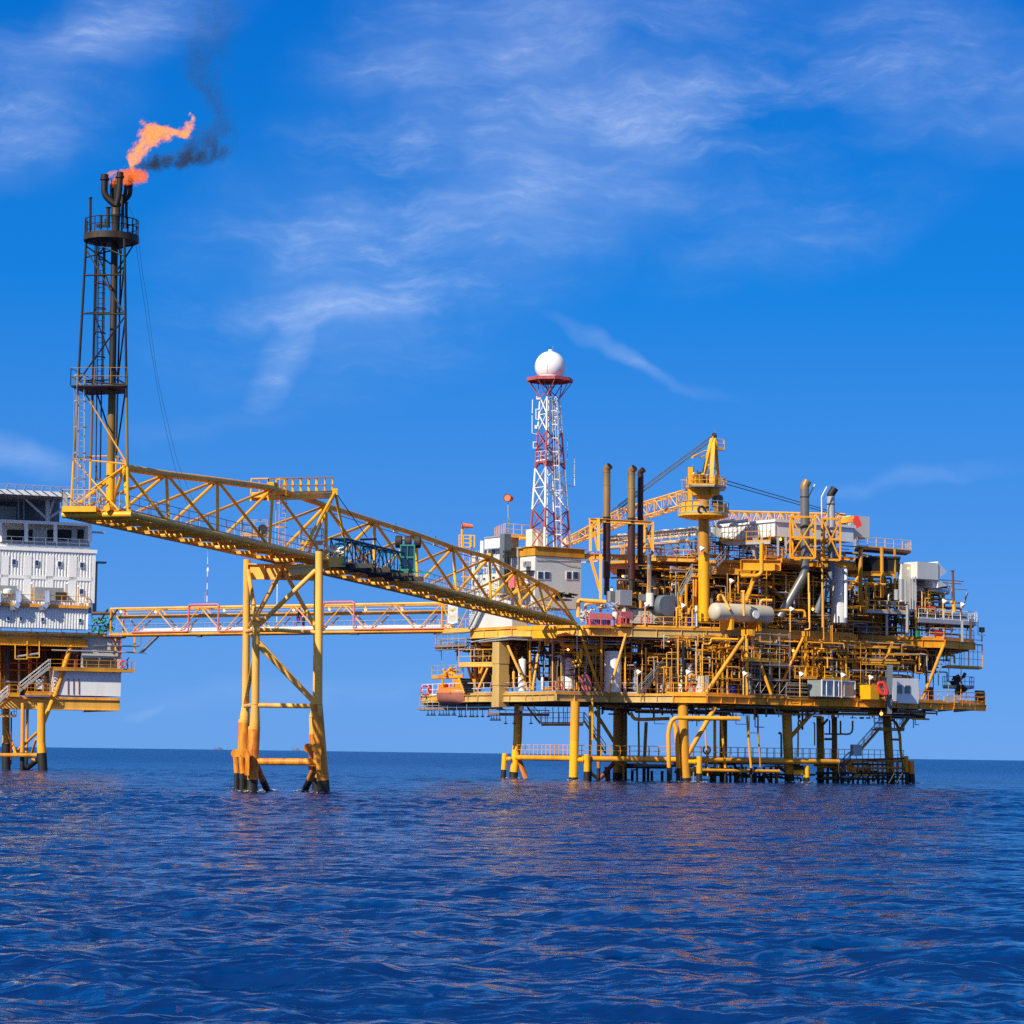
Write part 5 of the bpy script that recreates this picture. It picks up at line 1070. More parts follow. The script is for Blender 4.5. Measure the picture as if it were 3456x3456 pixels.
# ---- catwalk near the water
zcw = 2.75
def PW(px, d): return PZ(px, d, zcw)
cw = [PW(1745, 304), PW(1930, 291.5), PW(2290, 291.5), PW(2640, 300), PW(2830, 304)]
for a, b in zip(cw, cw[1:]): pp4('catwalk_tube', MB().tube(a - ZV * .3, b - ZV * .3, .30, n=12), 'gold')
for k, (a, b) in enumerate(zip(cw, cw[1:])):
    q = V((0, .5, 0)); pp4('catwalk', MB().prism([a, b, b + V((0, 1.6, 0)), a + V((0, 1.6, 0))], ZV * -.05), 'rust'); pp4('railing', MB().rail([a + q * .2, b + q * .2], 1.15, 1.05, .034, kick=False).rail([a + q * 3, b + q * 3], 1.15, 1.05, .034, kick=False), 'gold' if k < 1 else 'ochre')
c2 = [PW(2830, 310), PW(3050, 317)]
pp4('railing', MB().rail(c2, 1.15, 1.0, .034, kick=False), 'ochre'); pp4('catwalk', MB().prism([c2[0], c2[1], c2[1] + V((0, 1.5, 0)), c2[0] + V((0, 1.5, 0))], ZV * -.05), 'rust')
pp4('catwalk_tube', MB().tube(P('E', 1040, 1632, 292), P('E', 1932, 1645, 297), .2, n=10), 'gold')
for k, (x, r) in enumerate(((210, .35), (455, .17), (655, .17), (755, .17), (1260, .25), (1440, .16), (1520, .22), (1560, .18), (1600, .14), (1690, .2), (1780, .15), (1845, .17), (1905, .2))):
    d = 301 + (k % 3) * 4; a = P('E', x, 1735, d); a.z = -1.5; pp4('conductor', MB().tube(a, P('E', x + (3 if k % 2 else -2), 1640 if k in (1, 2, 3) else 1600, d), r, n=10), 'splash' if k in (1, 2, 3, 5, 7, 9, 11) else 'rust')
pp4('brace', MB().tube(P('E', 390, 1600, 303), P('E', 830, 1605, 303), .16), 'rust')
rnd = random.Random(9)
for i in range(12):
    x = rnd.uniform(1440, 1930); a = P('E', x, 1735, 305); a.z = -1; b = P('E', x + rnd.uniform(-120, 120), 1640, 306); pp4('underwater_brace', MB().tube(a, b, .12, n=6), 'splash')
# ---- boat landing at the right end
bl_ = MB(); bl2 = MB(); bd = lambda x: 306 + (x - 560) * .0155
for i in range(15):
    x = 590 + i * 43; a, b = P('G', x, 1535, bd(x)), P('G', x, 1335, bd(x)); m_ = a + (b - a) * .47; a.z = -1.2
    bl2.tube(a, m_, .12 + .03 * (i % 3 == 0), n=8); bl_.tube(m_, b, .12 + .04 * (i % 3 == 0), n=8)
for y in (1335, 1395): bl_.tube(P('G', 640, y, bd(640)), P('G', 1195, y + 2, bd(1195)), .13, n=8)
for y in (1440, 1490): bl2.tube(P('G', 400, y, bd(400)), P('G', 1200, y, bd(1200)), .13, n=8)
for i in range(8): bl2.tube(P('G', 610 + i * 70, 1530, bd(650)), P('G', 660 + i * 70, 1440, bd(650)), .1, n=6)
for i in range(4): bl_.tube(P('G', 680 + i * 12, 1335, bd(680)), P('G', 700 + i * 14, 1440, bd(700)), .1, n=6)
pp4('boat_landing', bl_, 'rustyellow'); pp4('boat_landing_feet', bl2, 'splash')
for x, yt, r, mt in ((1182, 1292, .24, 'gold'), (1225, 1330, .33, 'rustyellow'), (1238, 1395, .2, 'yellow')):
    a, b = P('G', x + 8, 1535, 312), P('G', x, yt, 312); c = a + (b - a) * .42; a.z = -1; o = pp4('fender_post', MB().tube(c, b, r, n=12), mt); part('splash_band', MB().tube(a, c, r * 1.02, n=12), M['splash'], o)
pp4('boat_landing_roof', MB().tube(P('G', 690, 1330, 309), P('G', 1180, 1312, 313), .12).tube(P('G', 580, 1440, 306), P('G', 690, 1330, 308), .15), 'rust')
bh = solo('control_box', MB().cbox(P('G', 720, 1290, 307), UX * 1.35, LX * .5, ZV * 1.3), M['galv'], 'small light grey box on the water level catwalk below the long stair', 'control box')
# ---- stairs below the cellar deck
pp4('staircase', MB().stair(P('G', 740, 1290, 309), P('G', 955, 1045, 311), 1.0, V((0, 1, 0))), 'ochre'); pp4('staircase', MB().stair(P('G', 1130, 1060, 314), P('G', 1240, 910, 314), 1.3, V((0, 1, 0))), 'ochre')
a, b = P('G', 905, 1055, 312), P('G', 1165, 1062, 314); b.z = a.z; pp4('landing', MB().prism([a, b, b + V((0, 1.6, 0)), a + V((0, 1.6, 0))], ZV * -.2), 'ochre'); pp4('railing', MB().rail([a, b, b + V((0, 1.6, 0))], 1.2, 1.0, .034), 'ochre')
pp4('staircase', MB().stair(P('E', 190, 1465, 298), P('D', 1700, 1140, 296), .9, V((0, 1, 0))), 'ochre'); pp4('staircase', MB().stair(P('G', 590, 1440, 304), P('G', 690, 1330, 306), .8, V((0, 1, 0))), 'rust')
a, b = P('D', 1270, 1165, 306), P('D', 1690, 1168, 300); b.z = a.z; pp4('landing', MB().prism([a, b, b + V((0, 2, 0)), a + V((0, 2, 0))], ZV * -.25), 'ochre'); pp4('railing', MB().rail([a, b], 1.25, 1.1, .036), 'ochre')
for x in (1310, 1385, 1440, 1490, 1530): pp4('hanger', MB().tube(P('D', x, 1165, 304), P('D', x, 1000, 304), .05, n=6), 'ochre')
pp4('staircase', MB().stair(P('D', 1260, 1165, 306), P('D', 1130, 1000, 306), .9, V((0, 1, 0))), 'ochre')
# ---- pipe clutter hanging below the cellar deck
rnd = random.Random(31); mats_b = ['ochre', 'interior', 'gold', 'rust', 'mid']
for i in range(40):
    x0 = rnd.uniform(2000, 3050); L = rnd.uniform(60, 420); d = dc(x0) + rnd.uniform(1, 14); z = Z_C - rnd.uniform(1.05, 1.9)
    a = PZ(x0, d, z); b = PZ(min(x0 + L, 3120), d + L * .012, z); pts = [a, b]
    if rnd.random() < .5: pts = [a + ZV * .8] + pts
    if rnd.random() < .5: pts = pts + [b + (ZV * .8 if rnd.random() < .7 else -ZV * .5)]
    pp4('pipe', MB().pipe(pts, rnd.choice((.05, .07, .09, .13, .17)), 8), rnd.choice(mats_b))
pp4('pipe', MB().pipe([P('G', 160, 790, 299), P('G', 160, 860, 299), P('G', 780, 880, 303), P('G', 785, 850, 303)], .09), 'yellow')
# ---- columns, braces between cellar and main deck
col = MB(); a, b = P('D', 858, 1000, 299.5), P('D', 862, 350, 299.5); 
for i in range(6):
    t0, t1 = i / 6, (i + 1) / 6; p, q = a + (b - a) * t0, a + (b - a) * t1; c = (p + q) / 2; w_ = .72 - .05 * (i % 2)
    col.box(c, UX * w_, LX * w_, ZV * ((q - p).length / 2 - .004))
pp4('box_column', col, 'sand')
b4 = [('D', 932, 380, 1132, 825, .16, 298, 'tan'), ('D', 1155, 330, 1158, 835, .14, 297, 'ochre'), ('D', 1267, 275, 1180, 825, .14, 297, 'tan'), ('D', 1662, 255, 1855, 835, .16, 292, 'ochre'), ('D', 1870, 250, 1872, 838, .15, 292.5, 'ochre'),
      ('E', 397, 262, 222, 862, .16, 291.5, 'tan'), ('E', 1578, 300, 1190, 872, .235, 291, 'gold'), ('E', 1605, 280, 1612, 880, .19, 293, 'gold'), ('E', 1648, 290, 1850, 872, .17, 294.5, 'gold'),
      ('F', 1020, 730, 560, 1690, .165, 297.5, 'gold'), ('F', 1060, 720, 1055, 1400, .17, 299, 'gold'), ('F', 1535, 850, 1700, 1370, .14, 303, 'gold'), ('F', 1855, 780, 1850, 1560, .175, 304, 'gold'), ('F', 320, 1230, 490, 1690, .14, 298, 'ochre'),
      ('G', 1066, 300, 940, 640, .2, 306.5, 'gold'), ('G', 1508, 325, 1312, 822, .2, 310, 'gold'), ('D', 530, 580, 580, 770, .16, 305, 'gold'), ('D', 605, 575, 603, 775, .16, 304, 'gold'), ('D', 745, 580, 640, 810, .14, 301, 'gold'), ('D', 690, 580, 620, 770, .2, 306, 'ochre'),
      ('E', 590, 470, 400, 560, .3, 303, 'ochre'), ('D', 1390, 590, 1500, 700, .22, 306, 'ochre'), ('D', 1240, 340, 1330, 470, .22, 305, 'ochre')]
for z, x0, y0, x1, y1, r, d, mt in b4: pp4('brace', MB().tube(P(z, x0, y0, d), P(z, x1, y1, d), r, n=10), mt)
nd = MB()
for z, x, y, d in (('F', 120, 640, 293), ('F', 1060, 670, 298), ('F', 1845, 720, 304)):
    for k in (-3, -2, 2, 3): nd.bar(P(z, x + k * 16, y - 40, d - .6), P(z, x + k * 16, y + 45, d - .6), .04, .25)
pp4('girder_stiffener', nd, 'gold', kind='stuff')
nb2 = MB(); OB(nb2, 'F', 120, 705, 600, 110, 115, 293); pp4('node_block', nb2, 'gold')
# ---- brown back panels added to darken the storeys (with gaps that let the sky through)
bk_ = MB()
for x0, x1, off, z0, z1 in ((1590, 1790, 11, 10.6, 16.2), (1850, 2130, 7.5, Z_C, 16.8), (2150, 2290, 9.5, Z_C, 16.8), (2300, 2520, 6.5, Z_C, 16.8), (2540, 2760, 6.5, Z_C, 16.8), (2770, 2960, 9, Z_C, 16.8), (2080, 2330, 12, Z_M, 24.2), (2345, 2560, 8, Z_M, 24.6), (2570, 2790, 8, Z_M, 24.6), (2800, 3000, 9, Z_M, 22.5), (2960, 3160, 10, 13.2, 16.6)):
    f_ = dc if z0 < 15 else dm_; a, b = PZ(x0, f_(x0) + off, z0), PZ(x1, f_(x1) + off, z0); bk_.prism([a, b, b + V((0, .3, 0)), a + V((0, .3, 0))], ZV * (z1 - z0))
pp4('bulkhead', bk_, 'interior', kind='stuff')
# ---- pipework filling both storeys
rnd = random.Random(77); matsP = ['gold', 'ochre', 'interior', 'ochre', 'mid', 'dark', 'galv', 'rust', 'interior', 'dark']  # dark tones in the mix put the decks' inner shade into colour
stuffP = {}
def clutter(x0, x1, z0, z1, fn, o0, o1, n, indiv=False, rs=(.05, .07, .09, .12, .16, .22)):
    for i in range(n):
        x = rnd.uniform(x0, x1); off = rnd.uniform(o0, o1); d = fn(x) + off; k = rnd.random(); r = rnd.choice(rs); mt = rnd.choice(matsP)
        za, zb = sorted((rnd.uniform(z0, z1), rnd.uniform(z0, z1)))
        if k < .45: pts = [PZ(x, d, za if rnd.random() < .5 else z0), PZ(x, d, zb)]
        else: L = rnd.uniform(1.0, 6.0); p = PZ(x, d, zb); pts = [p, p + UX * L]
        if rnd.random() < .6: e = pts[-1]; pts.append(e + (LX * rnd.uniform(-.8, 2.0) if k < .45 else -ZV * rnd.uniform(.4, 2.2)))
        if rnd.random() < .4: pts.append(pts[-1] + UX * rnd.uniform(.5, 2.0))
        if indiv: pp4('pipe', MB().pipe(pts, r, 7), mt)
        else: stuffP.setdefault(mt, MB()).pipe(pts, r, 6)
clutter(1860, 2980, Z_C, Z_M - .8, dc, 1.5, 6, 46, True); clutter(1860, 2980, Z_C, Z_M - .6, dc, 1.5, 7.5, 330)
clutter(1600, 1870, Z_C, Z_M - .8, dc, 2.5, 9, 70); clutter(2950, 3130, Z_C + 3.4, Z_M - .6, dc, 2, 9, 80, rs=(.05, .07, .09, .12))
clutter(2080, 2950, Z_M, Z_U - .7, dm_, 3.5, 11, 280); clutter(2380, 2880, Z_M, Z_M + 2.4, dm_, .8, 3.2, 150, rs=(.04, .05, .07, .09)); clutter(2890, 3190, Z_M, Z_M + 3.2, dm_, .9, 6, 130, rs=(.04, .05, .07, .09, .13)); clutter(2300, 2900, Z_U, Z_U + 2.6, dm_, 3, 10, 110, rs=(.05, .07, .09, .12))
clutter(2900, 3150, Z_M + 2.5, Z_M + 7.2, dm_, 1.0, 6, 110, rs=(.05, .07, .1, .14)); clutter(2140, 2880, Z_M, Z_M + 1.6, dm_, .6, 2.5, 160, rs=(.03, .04, .05, .07)); clutter(1880, 2970, Z_C, Z_C + 3.2, dc, .8, 2.5, 150, rs=(.03, .04, .06, .08)); clutter(2000, 2960, Z_M - 2.4, Z_M - .9, dc, .6, 3, 130, rs=(.03, .04, .06, .09)); clutter(1480, 1800, Z_M - 3.5, Z_M - .9, dc, 1.5, 6, 60, rs=(.04, .06, .09)); clutter(2020, 3080, Z_C - 2.3, Z_C - .95, dc, 1, 9, 120, rs=(.04, .06, .09, .12)); clutter(2090, 2960, -.6, 2.4, dc, 6, 14, 60, rs=(.08, .12, .16))
matsP = ['gold', 'tan', 'yellow', 'gold', 'galv', 'ochre']; clutter(1860, 2970, Z_C, Z_M - .8, dc, .7, 2.6, 170, rs=(.03, .04, .05, .07)); clutter(2150, 2880, Z_M + 1, Z_U - 1, dm_, 1.5, 5, 150, rs=(.04, .05, .07, .1)); clutter(2890, 3140, Z_M + .5, Z_M + 6.5, dm_, .8, 3, 90, rs=(.03, .05, .07)); clutter(2060, 2860, Z_U, Z_U + 2.3, dm_, 3, 9, 60, rs=(.04, .06))
# horizontal deck-level steel seen in the shade
for z_ in (Z_M - 1.4, Z_M - 2.2, Z_M - 2.9, Z_C + 4.2):
    for k in range(5):
        x0 = 1900 + k * 230 + rnd.uniform(0, 60); pp4('pipe_rack_beam', MB().bar(PZ(x0, dc(x0) + 3, z_), PZ(x0 + 200, dc(x0) + 5, z_), .16, .24), rnd.choice(['ochre', 'interior', 'gold']))
for mt, mb in stuffP.items(): pp4('pipework', mb, mt, kind='stuff')
# bright named pipes in front
fp = [('D', [(560, 350), (700, 325), (960, 292), (1180, 300), (1620, 312), (1740, 300), (1800, 340), (1932, 338)], .085, 294, 'steel'), ('D', [(640, 350), (960, 318), (1180, 325), (1620, 340), (1730, 328), (1790, 368), (1932, 366)], .085, 293.6, 'steel'),
      ('E', [(0, 310), (50, 335), (165, 333), (390, 340), (440, 310), (910, 330)], .085, 293.5, 'steel'), ('E', [(0, 340), (40, 367), (380, 370), (440, 325)], .085, 293.2, 'steel'),
      ('D', [(1465, 170), (1467, 360), (1510, 385), (1932, 388)], .33, 294.5, 'gold'), ('D', [(1635, 450), (1630, 540), (1570, 555)], .14, 292, 'yellow'), ('D', [(1668, 420), (1662, 580), (1600, 590)], .14, 292, 'yellow'), ('D', [(1310, 190), (1310, 385)], .12, 293, 'yellow'), ('D', [(1340, 190), (1342, 375)], .12, 293.3, 'yellow'), ('D', [(1625, 190), (1628, 440)], .06, 291.5, 'galv'),
      ('E', [(1175, 260), (1175, 370), (1245, 360), (1245, 315), (1520, 320)], .11, 291.5, 'yellow'), ('E', [(1400, 270), (1400, 400)], .16, 292, 'gold'), ('E', [(1355, 290), (1355, 445), (1280, 450)], .12, 293, 'gold'), ('E', [(1098, 320), (1100, 680)], .12, 293, 'galv'), ('E', [(1105, 425), (1300, 430), (1300, 700)], .07, 292.5, 'gold'), ('E', [(1140, 430), (1145, 680)], .09, 292.5, 'yellow'),
      ('F', [(1120, 0), (1125, 595), (1040, 605)], .085, 296, 'tan'), ('F', [(1340, 0), (1355, 770), (1275, 780)], .085, 298, 'gold'), ('F', [(1320, 790), (1320, 920)], .08, 299, 'yellow'), ('F', [(1195, 915), (1395, 918), (1412, 940), (1415, 1230)], .08, 299, 'yellow'), ('F', [(620, 790), (1680, 830), (1690, 910)], .075, 298, 'gold'), ('F', [(1460, 530), (1460, 780)], .07, 299, 'gold'), ('F', [(1490, 530), (1492, 840)], .07, 299, 'gold'),
      ('C', [(160, 640), (160, 870), (130, 895), (0, 895)], .23, 293.5, 'gold'), ('C', [(20, 1015), (25, 1200)], .14, 293, 'tan'), ('C', [(0, 1015), (30, 1015)], .14, 293, 'tan'), ('C', [(110, 965), (210, 965), (235, 985)], .16, 300, 'gold'), ('C', [(520, 870), (525, 1250)], .1, 297, 'tan'), ('C', [(625, 790), (628, 1290)], .1, 298.5, 'tan'), ('C', [(230, 1155), (490, 1160), (495, 1210)], .13, 297, 'gold'), ('C', [(150, 1120), (155, 1080), (240, 1082)], .16, 297, 'tan'),
      ('H2', [(335, 1180), (335, 840), (370, 812), (940, 850)], .24, 292.5, 'tan'), ('H2', [(490, 1030), (485, 890), (900, 860)], .16, 293.5, 'tan'), ('B', [(1240, 790 + 740), (1240, 1650)], .1, 296, 'gold'), ('H3', [(735, 900), (740, 550), (830, 550)], .1, 294, 'yellow'), ('H3', [(912, 900), (915, 120)], .17, 295, 'gold'), ('H3', [(1055, 560), (1055, 40)], .12, 296.5, 'gold'), ('H3', [(1095, 530), (1095, 180)], .12, 296.5, 'gold'), ('H3', [(1030, 930), (1035, 580), (1075, 575)], .09, 294, 'gold'), ('H3', [(950, 690), (1030, 400)], .22, 298, 'gold'), ('H3', [(1100, 910), (1105, 520)], .16, 294.5, 'white'),
      ('C', [(1110, 960), (960, 960), (962, 1180)], .13, 306, 'gold'), ('C', [(1340, 1130), (1345, 1310)], .12, 310, 'yellow'), ('C', [(1345, 1130), (1495, 1135), (1490, 1175)], .07, 310.5, 'red'), ('G', [(1460, 680), (1462, 570), (1475, 540), (1475, 480)], .06, 311, 'mid'), ('G', [(1415, 700), (1418, 580)], .07, 311, 'brownred'), ('G', [(1550, 750), (1552, 440)], .05, 314, 'mid'), ('G', [(1655, 830), (1660, 400)], .05, 315, 'gold')]
for z, pts, r, d, mt in fp:
    o = pp4('pipe' if r < .3 else 'large_pipe', MB().pipe([P(z, x, y, d) for x, y in pts], r, 8 if r < .2 else 12, bend=max(.18, r * 2.2)), mt)
# ---- stair between cellar and main deck
pp4('staircase', MB().stair(P('E', 535, 868, 292), P('E', 830, 560, 296), .9, V((.3, .95, 0))), 'galv'); pp4('staircase', MB().stair(P('E', 830, 560, 296), P('E', 1035, 345, 299), .9, V((.3, .95, 0))), 'galv')
cg = MB(); cg.ladder(P('E', 862, 860, 293), P('E', 862, 570, 293), UX, .5); pp4('ladder', cg, 'dark')
hb = MB()
for i in range(7): hb.bar(P('E', 930 + i * 14, 285, 293), P('E', 930 + i * 14, 345, 293), .07, .07)
hb.bar(P('E', 915, 345, 293), P('E', 1030, 345, 293), .14, .12); hb.bar(P('E', 920, 285, 293), P('E', 925, 345, 293), .3, .2); pp4('hanging_cage', hb, 'gold')
# ---- upper structure: big beams
ubm = [('B', 100, 1290, 1240, 1335, .62, 296.5, 299, 'tan'), ('C', 0, 770, 305, 768, 1.2, 296, 296, 'gold'), ('C', 300, 770, 870, 775, .7, 301, 303, 'ochre'), ('B', 840, 1370, 1030, 1440, .9, 303, 303, 'gold'), ('B', 1370, 1380, 1932, 1370, 1.3, 299, 299, 'ochre'), ('C', 305, 800, 560, 800, .7, 304, 304, 'ochre'), ('C', 375, 740, 875, 752, .35, 299, 300, 'gold'), ('C', 820, 860, 1180, 870, .5, 309, 309, 'ochre')]
for z, x0, y0, x1, y1, h, d0_, d1_, mt in ubm:
    a, b = P(z, x0, y0, d0_), P(z, x1, y1, d1_); b.z = a.z if abs(y1 - y0) < 50 else b.z; pp4('upper_girder', MB().ibeam(a, b, h, h * .5 + .1, .05).stiff(a, b, h, h * .5 + .1, 2.2), mt)
# upper deck plate
uf = [PZ(2040, 303, Z_U), PZ(2230, 299, Z_U), PZ(2345, 299.5, Z_U), PZ(2640, 297, Z_U), PZ(2760, 304, Z_U), PZ(2890, 308, Z_U)]
pp4('upper_deck', MB().prism(uf + [PZ(2950, 318, Z_U), PZ(2450, 322, Z_U), PZ(2070, 322, Z_U)], ZV * -.3), 'ochre'); 
pp4('railing', MB().rail([uf[1] + V((0, .1, 0)), uf[2]], 1.15, 1.3, .04), 'tan'); pp4('railing', MB().rail([uf[2] + UX * 3, uf[3], uf[4]], 1.15, 1.6, .04), 'gold'); pp4('railing', MB().rail([uf[0], uf[0] + LX * 8], 1.1, 1.5, .04), 'tan')
# interior braces of the upper storey
b5 = [('C', 140, 820, 40, 1100, .2, 297, 'gold'), ('C', 70, 1130, 30, 900, .0, 297, 'gold'), ('C', 200, 930, 335, 1090, .2, 302, 'ochre'), ('C', 490, 930, 410, 1140, .22, 304, 'ochre'), ('B', 850, 1500, 940, 1650, .26, 302, 'gold'), ('B', 1105, 1350, 1105, 1640, .32, 304, 'ochre'), ('C', 905, 900, 830, 1010, .17, 308, 'gold'), ('C', 830, 1020, 910, 1120, .17, 309, 'interior'), ('C', 920, 690, 915, 1110, .26, 307.5, 'ochre'), ('C', 1082, 680, 1085, 1060, .22, 309, 'ochre'), ('C', 1182, 690, 1182, 1000, .17, 310, 'ochre'), ('B', 1500, 1730, 1700, 1530, .3, 300, 'gold'), ('B', 1690, 1760, 1830, 1400, .3, 298.5, 'gold'), ('C', 250, 820, 248, 970, .15, 301, 'ochre'), ('C', 545, 900, 545, 1240, .28, 305, 'interior'), ('C', 300, 1000, 302, 1120, .22, 303, 'interior')]
for z, x0, y0, x1, y1, r, d, mt in b5:
    if r: pp4('brace', MB().tube(P(z, x0, y0, d), P(z, x1, y1, d), r, n=10), mt)
for y in (910, 970, 1040): pp4('pipe_rack_beam', MB().bar(P('C', 200, y, 305), P('C', 560, y, 306), .18, .28), 'ochre')
pp4('staircase', MB().stair(P('B', 1375, 1470, 296.5), P('B', 1510, 1330, 298), .9, V((0, 1, 0))), 'galv'); pp4('staircase', MB().stair(P('B', 1090, 1690, 297), P('B', 1205, 1470, 297), .9, V((0, 1, 0))), 'mid')
pp4('ladder', MB().ladder(P('B', 1378, 1290, 301), P('B', 1380, 1040, 301), UX, .5, cage=True), 'mid')
# right upper platforms
def rplat(z, x0, x1, y, d0_, d1_, dep, mat, rmat=None, h=1.15, th=.3, name='upper_platform'):
    a, b = P(z, x0, y, d0_), P(z, x1, y, d1_); b.z = a.z; q = V((0, dep, 0)); o = pp4(name, MB().prism([a, b, b + q, a + q], ZV * -th), mat)
    pp4('railing', MB().rail([a + q, a, b, b + q], h, 1.5, .036), rmat or mat); return a, b
rplat('C', 905, 1305, 668, 307, 312, 4, 'rust', 'tan', 1.15); rplat('C', 1350, 1602, 990, 312, 316, 3, 'galv', 'galv', 1.0); a, b = rplat('C', 1365, 1812, 1220, 309, 315, 6, 'galv', 'white', 1.15, .45); rplat('C', 945, 1300, 1155, 306, 309, 3, 'galv', 'tan', 1.15)
rplat('G', 1600, 1868, 850, 312, 317, 5, 'gold', 'gold', 1.15, .45, 'end_platform'); rplat('G', 1535, 1770, 685, 315, 317, 3, 'mid', 'mid', 1.2, .2, 'end_platform'); rplat('D', 440, 805, 565, 303, 300, 3, 'tan', 'tan', 1.6, .35, 'side_platform'); rplat('D', 205, 515, 405, 309, 305, 3, 'rust', 'galv', 1.0, .2, 'side_platform')
rplat('B', 1195, 1385, 1490, 296.5, 296.5, 2, 'gold', 'galv', 1.1, .25, 'crane_landing'); rplat('F', 40, 712, 1075, 292, 297, 2, 'yellow', 'yellow', 1.25, .25, 'access_platform'); rplat('F', 885, 1245, 1370, 297, 299, 1.8, 'gold', 'gold', 1.15, .2, 'access_platform'); rplat('F', 1370, 1775, 1395, 299, 302, 1.8, 'yellow', 'yellow', 1.3, .25, 'access_platform'); rplat('D', 170, 480, 690, 311, 305, 3, 'gold', 'galv', 1.2, .3, 'winch_platform'); rplat('C', 195, 330, 740, 296, 298, 2, 'tan', 'gold', 1.1, .2); rplat('B', 1485, 1932, 1190, 299, 296, 1.5, 'galv', 'gold', 1.15, .3, 'cooler_walkway')
rplat('D', 185, 575, 238, 310.5, 303, 3, 'tan', 'tan', 1.15, .3, 'bridge_landing')
# yellow cage hanging at the right end of the main deck
cgm = MB(); a, b = P('G', 1525, 505, 313), P('G', 1842, 505, 317); b.z = a.z; top_z = P('G', 1700, 315, 315).z
for i in range(9):
    p = a + (b - a) * (i / 8); cgm.bar(p, V((p.x, p.y, top_z if i > 3 else top_z - .2)), .12 if i in (8, 5) else .06, .12 if i in (8, 5) else .06)
for t in (0, .33, .66, .98): 
    p, q = a + ZV * (top_z - a.z) * t, b + ZV * (top_z - a.z) * t; cgm.bar(p, q, .08, .18 if t in (0, .98) else .06)
cgm.prism([a, b, b + V((0, 3, 0)), a + V((0, 3, 0))], ZV * -.2); pp4('hanging_cage', cgm, 'gold')
for x in (1320, 1460, 1570, 1740): pp4('underdeck_bracket', MB().bar(P('C', x, 1020, 313), P('C', x - 60 if x < 1500 else x - 40, 1140, 314), .16, .16), 'galv')
for x, yb, yt in ((1375, 1170, 1000), (1405, 1150, 1000)): pp4('support_post', MB().bar(P('C', x, yb, 313), P('C', x, yt, 313), .22, .22), 'slate')
for x, yb, yt, mt in ((1120, 1350, 1120, 'galv'), (1275, 1330, 1120, 'galv'), (1697, 1400, 1240, 'galv'), (1765, 1390, 1240, 'rust')): pp4('support_post', MB().bar(P('C', x, yb, 308.5), P('C', x, yt, 308.5), .26, .26), mt)
# tall grey column at the right of the cellar deck
gc = MB(); gc.bar(P('G', 1030, 925, 302.5), P('G', 1038, 500, 302.5), .62, .62); pp4('grey_column', gc, 'slate')
for k, (z, x, y) in enumerate((('E', 1590, 330), ('D', 1060, 900))): pass

foam([(P(z, x, y, d), r) for z, x, y, d, r in (('D', 985, 1712, 305, .5), ('D', 1590, 1740, 291, .5), ('E', 330, 1745, 303, .8), ('E', 1000, 1750, 291, .6), ('E', 825, 1740, 289, .4), ('E', 1128, 1750, 290, .4), ('G', 168, 1512, 303, .6), ('G', 312, 1500, 302, .4), ('G', 1050, 1520, 316, .5), ('G', 1230, 1535, 312, .5))], 'foam', 'flecks of white foam round the platform legs at the waterline')
# ================================================================ LIVING QUARTERS ON THE PLATFORM'S LEFT CORNER
def boxthing(name, label, cat, mat, z, x, yb, yt, wr, wl, d, group=None, body='casing'):
    mb = MB(); p, lu, lv, h = OB(mb, z, x, yb, yt, wr, wl, d); t = thing(name, label, cat, p, group); part(body, mb, M[mat], t); return t, p, lu, lv, h
# main cabin with two window pairs
qc, qp, qlu, qlv, qh = boxthing('control_cabin', 'grey white cabin with two pairs of windows beneath the radar tower', 'cabin', 'wall', 'A', 1172, 1790, 1312, 428, 225, 292.5, body='wall')
part('roof_edge', MB().cbox(qp + ZV * (qh + .05) - UX * .12 - LX * .12, UX * (qlu + .5), LX * (qlv + .5), ZV * .95).cbox(qp + ZV * (qh + 1.0) - UX * .3 - LX * .3, UX * (qlu + .9), LX * (qlv + .9), ZV * .08), M['ochre'], qc)
part('roof_gap', MB().cbox(qp + ZV * qh + UX * .1 + LX * .1, UX * (qlu - .2), LX * (qlv - .2), ZV * .05), M['dark'], qc)
def win_on(root, p, axis, nrm, w_, h_, frame='white', pane='glass'):
    f = part('window', MB().cbox(p - axis * .07 - ZV * .07 + nrm * .004, axis * (w_ + .14), nrm * .07, ZV * (h_ + .14)), M[frame], root)
    part('pane', MB().cbox(p + nrm * .075, axis * w_, nrm * .015, ZV * h_), M[pane], f)
def face_pt(z, x, y, p, ax): return plan_hit(*src(z, x, y), p, p + ax)
for x0, x1 in ((1200, 1245), (1262, 1308), (1466, 1508), (1526, 1570)):
    a, b = face_pt('A', x0, 1527, qp, UX), face_pt('A', x1, 1465, qp, UX); win_on(qc, a, UX, -LX, (V((b.x - a.x, b.y - a.y, 0))).length, b.z - a.z)
a = face_pt('A', 1120, 1400, qp, LX); hv = MB().box(a - UX * .25 + ZV * .1, UX * .3, LX * .42, ZV * .3); hv.lathe(a - UX * .3, -UX, [(.3, 0), (.36, .25)], 12); part('vent_hood', hv, M['galv'], qc)
a = face_pt('A', 1135, 1520, qp, LX); part('door', MB().box(a - UX * .05 - ZV * .6, UX * .06, LX * .55, ZV * 1.1), M['mid'], qc); part('door_canopy', MB().box(a - UX * .4 + ZV * .75, UX * .4, LX * .8, ZV * .05), M['dark'], qc)
part('cable', MB().pipe([face_pt('A', 1180, 1345, qp, UX) - LX * .06, face_pt('A', 1380, 1362, qp, UX) - LX * .06, face_pt('A', 1480, 1402, qp, UX) - LX * .06, face_pt('A', 1590, 1418, qp, UX) - LX * .06], .025, 4), M['mid'], qc)
part('conduit', MB().tube(face_pt('A', 1180, 1348, qp, UX) - LX * .08, face_pt('A', 1595, 1352, qp, UX) - LX * .08, .03, n=5), M['galv'], qc)
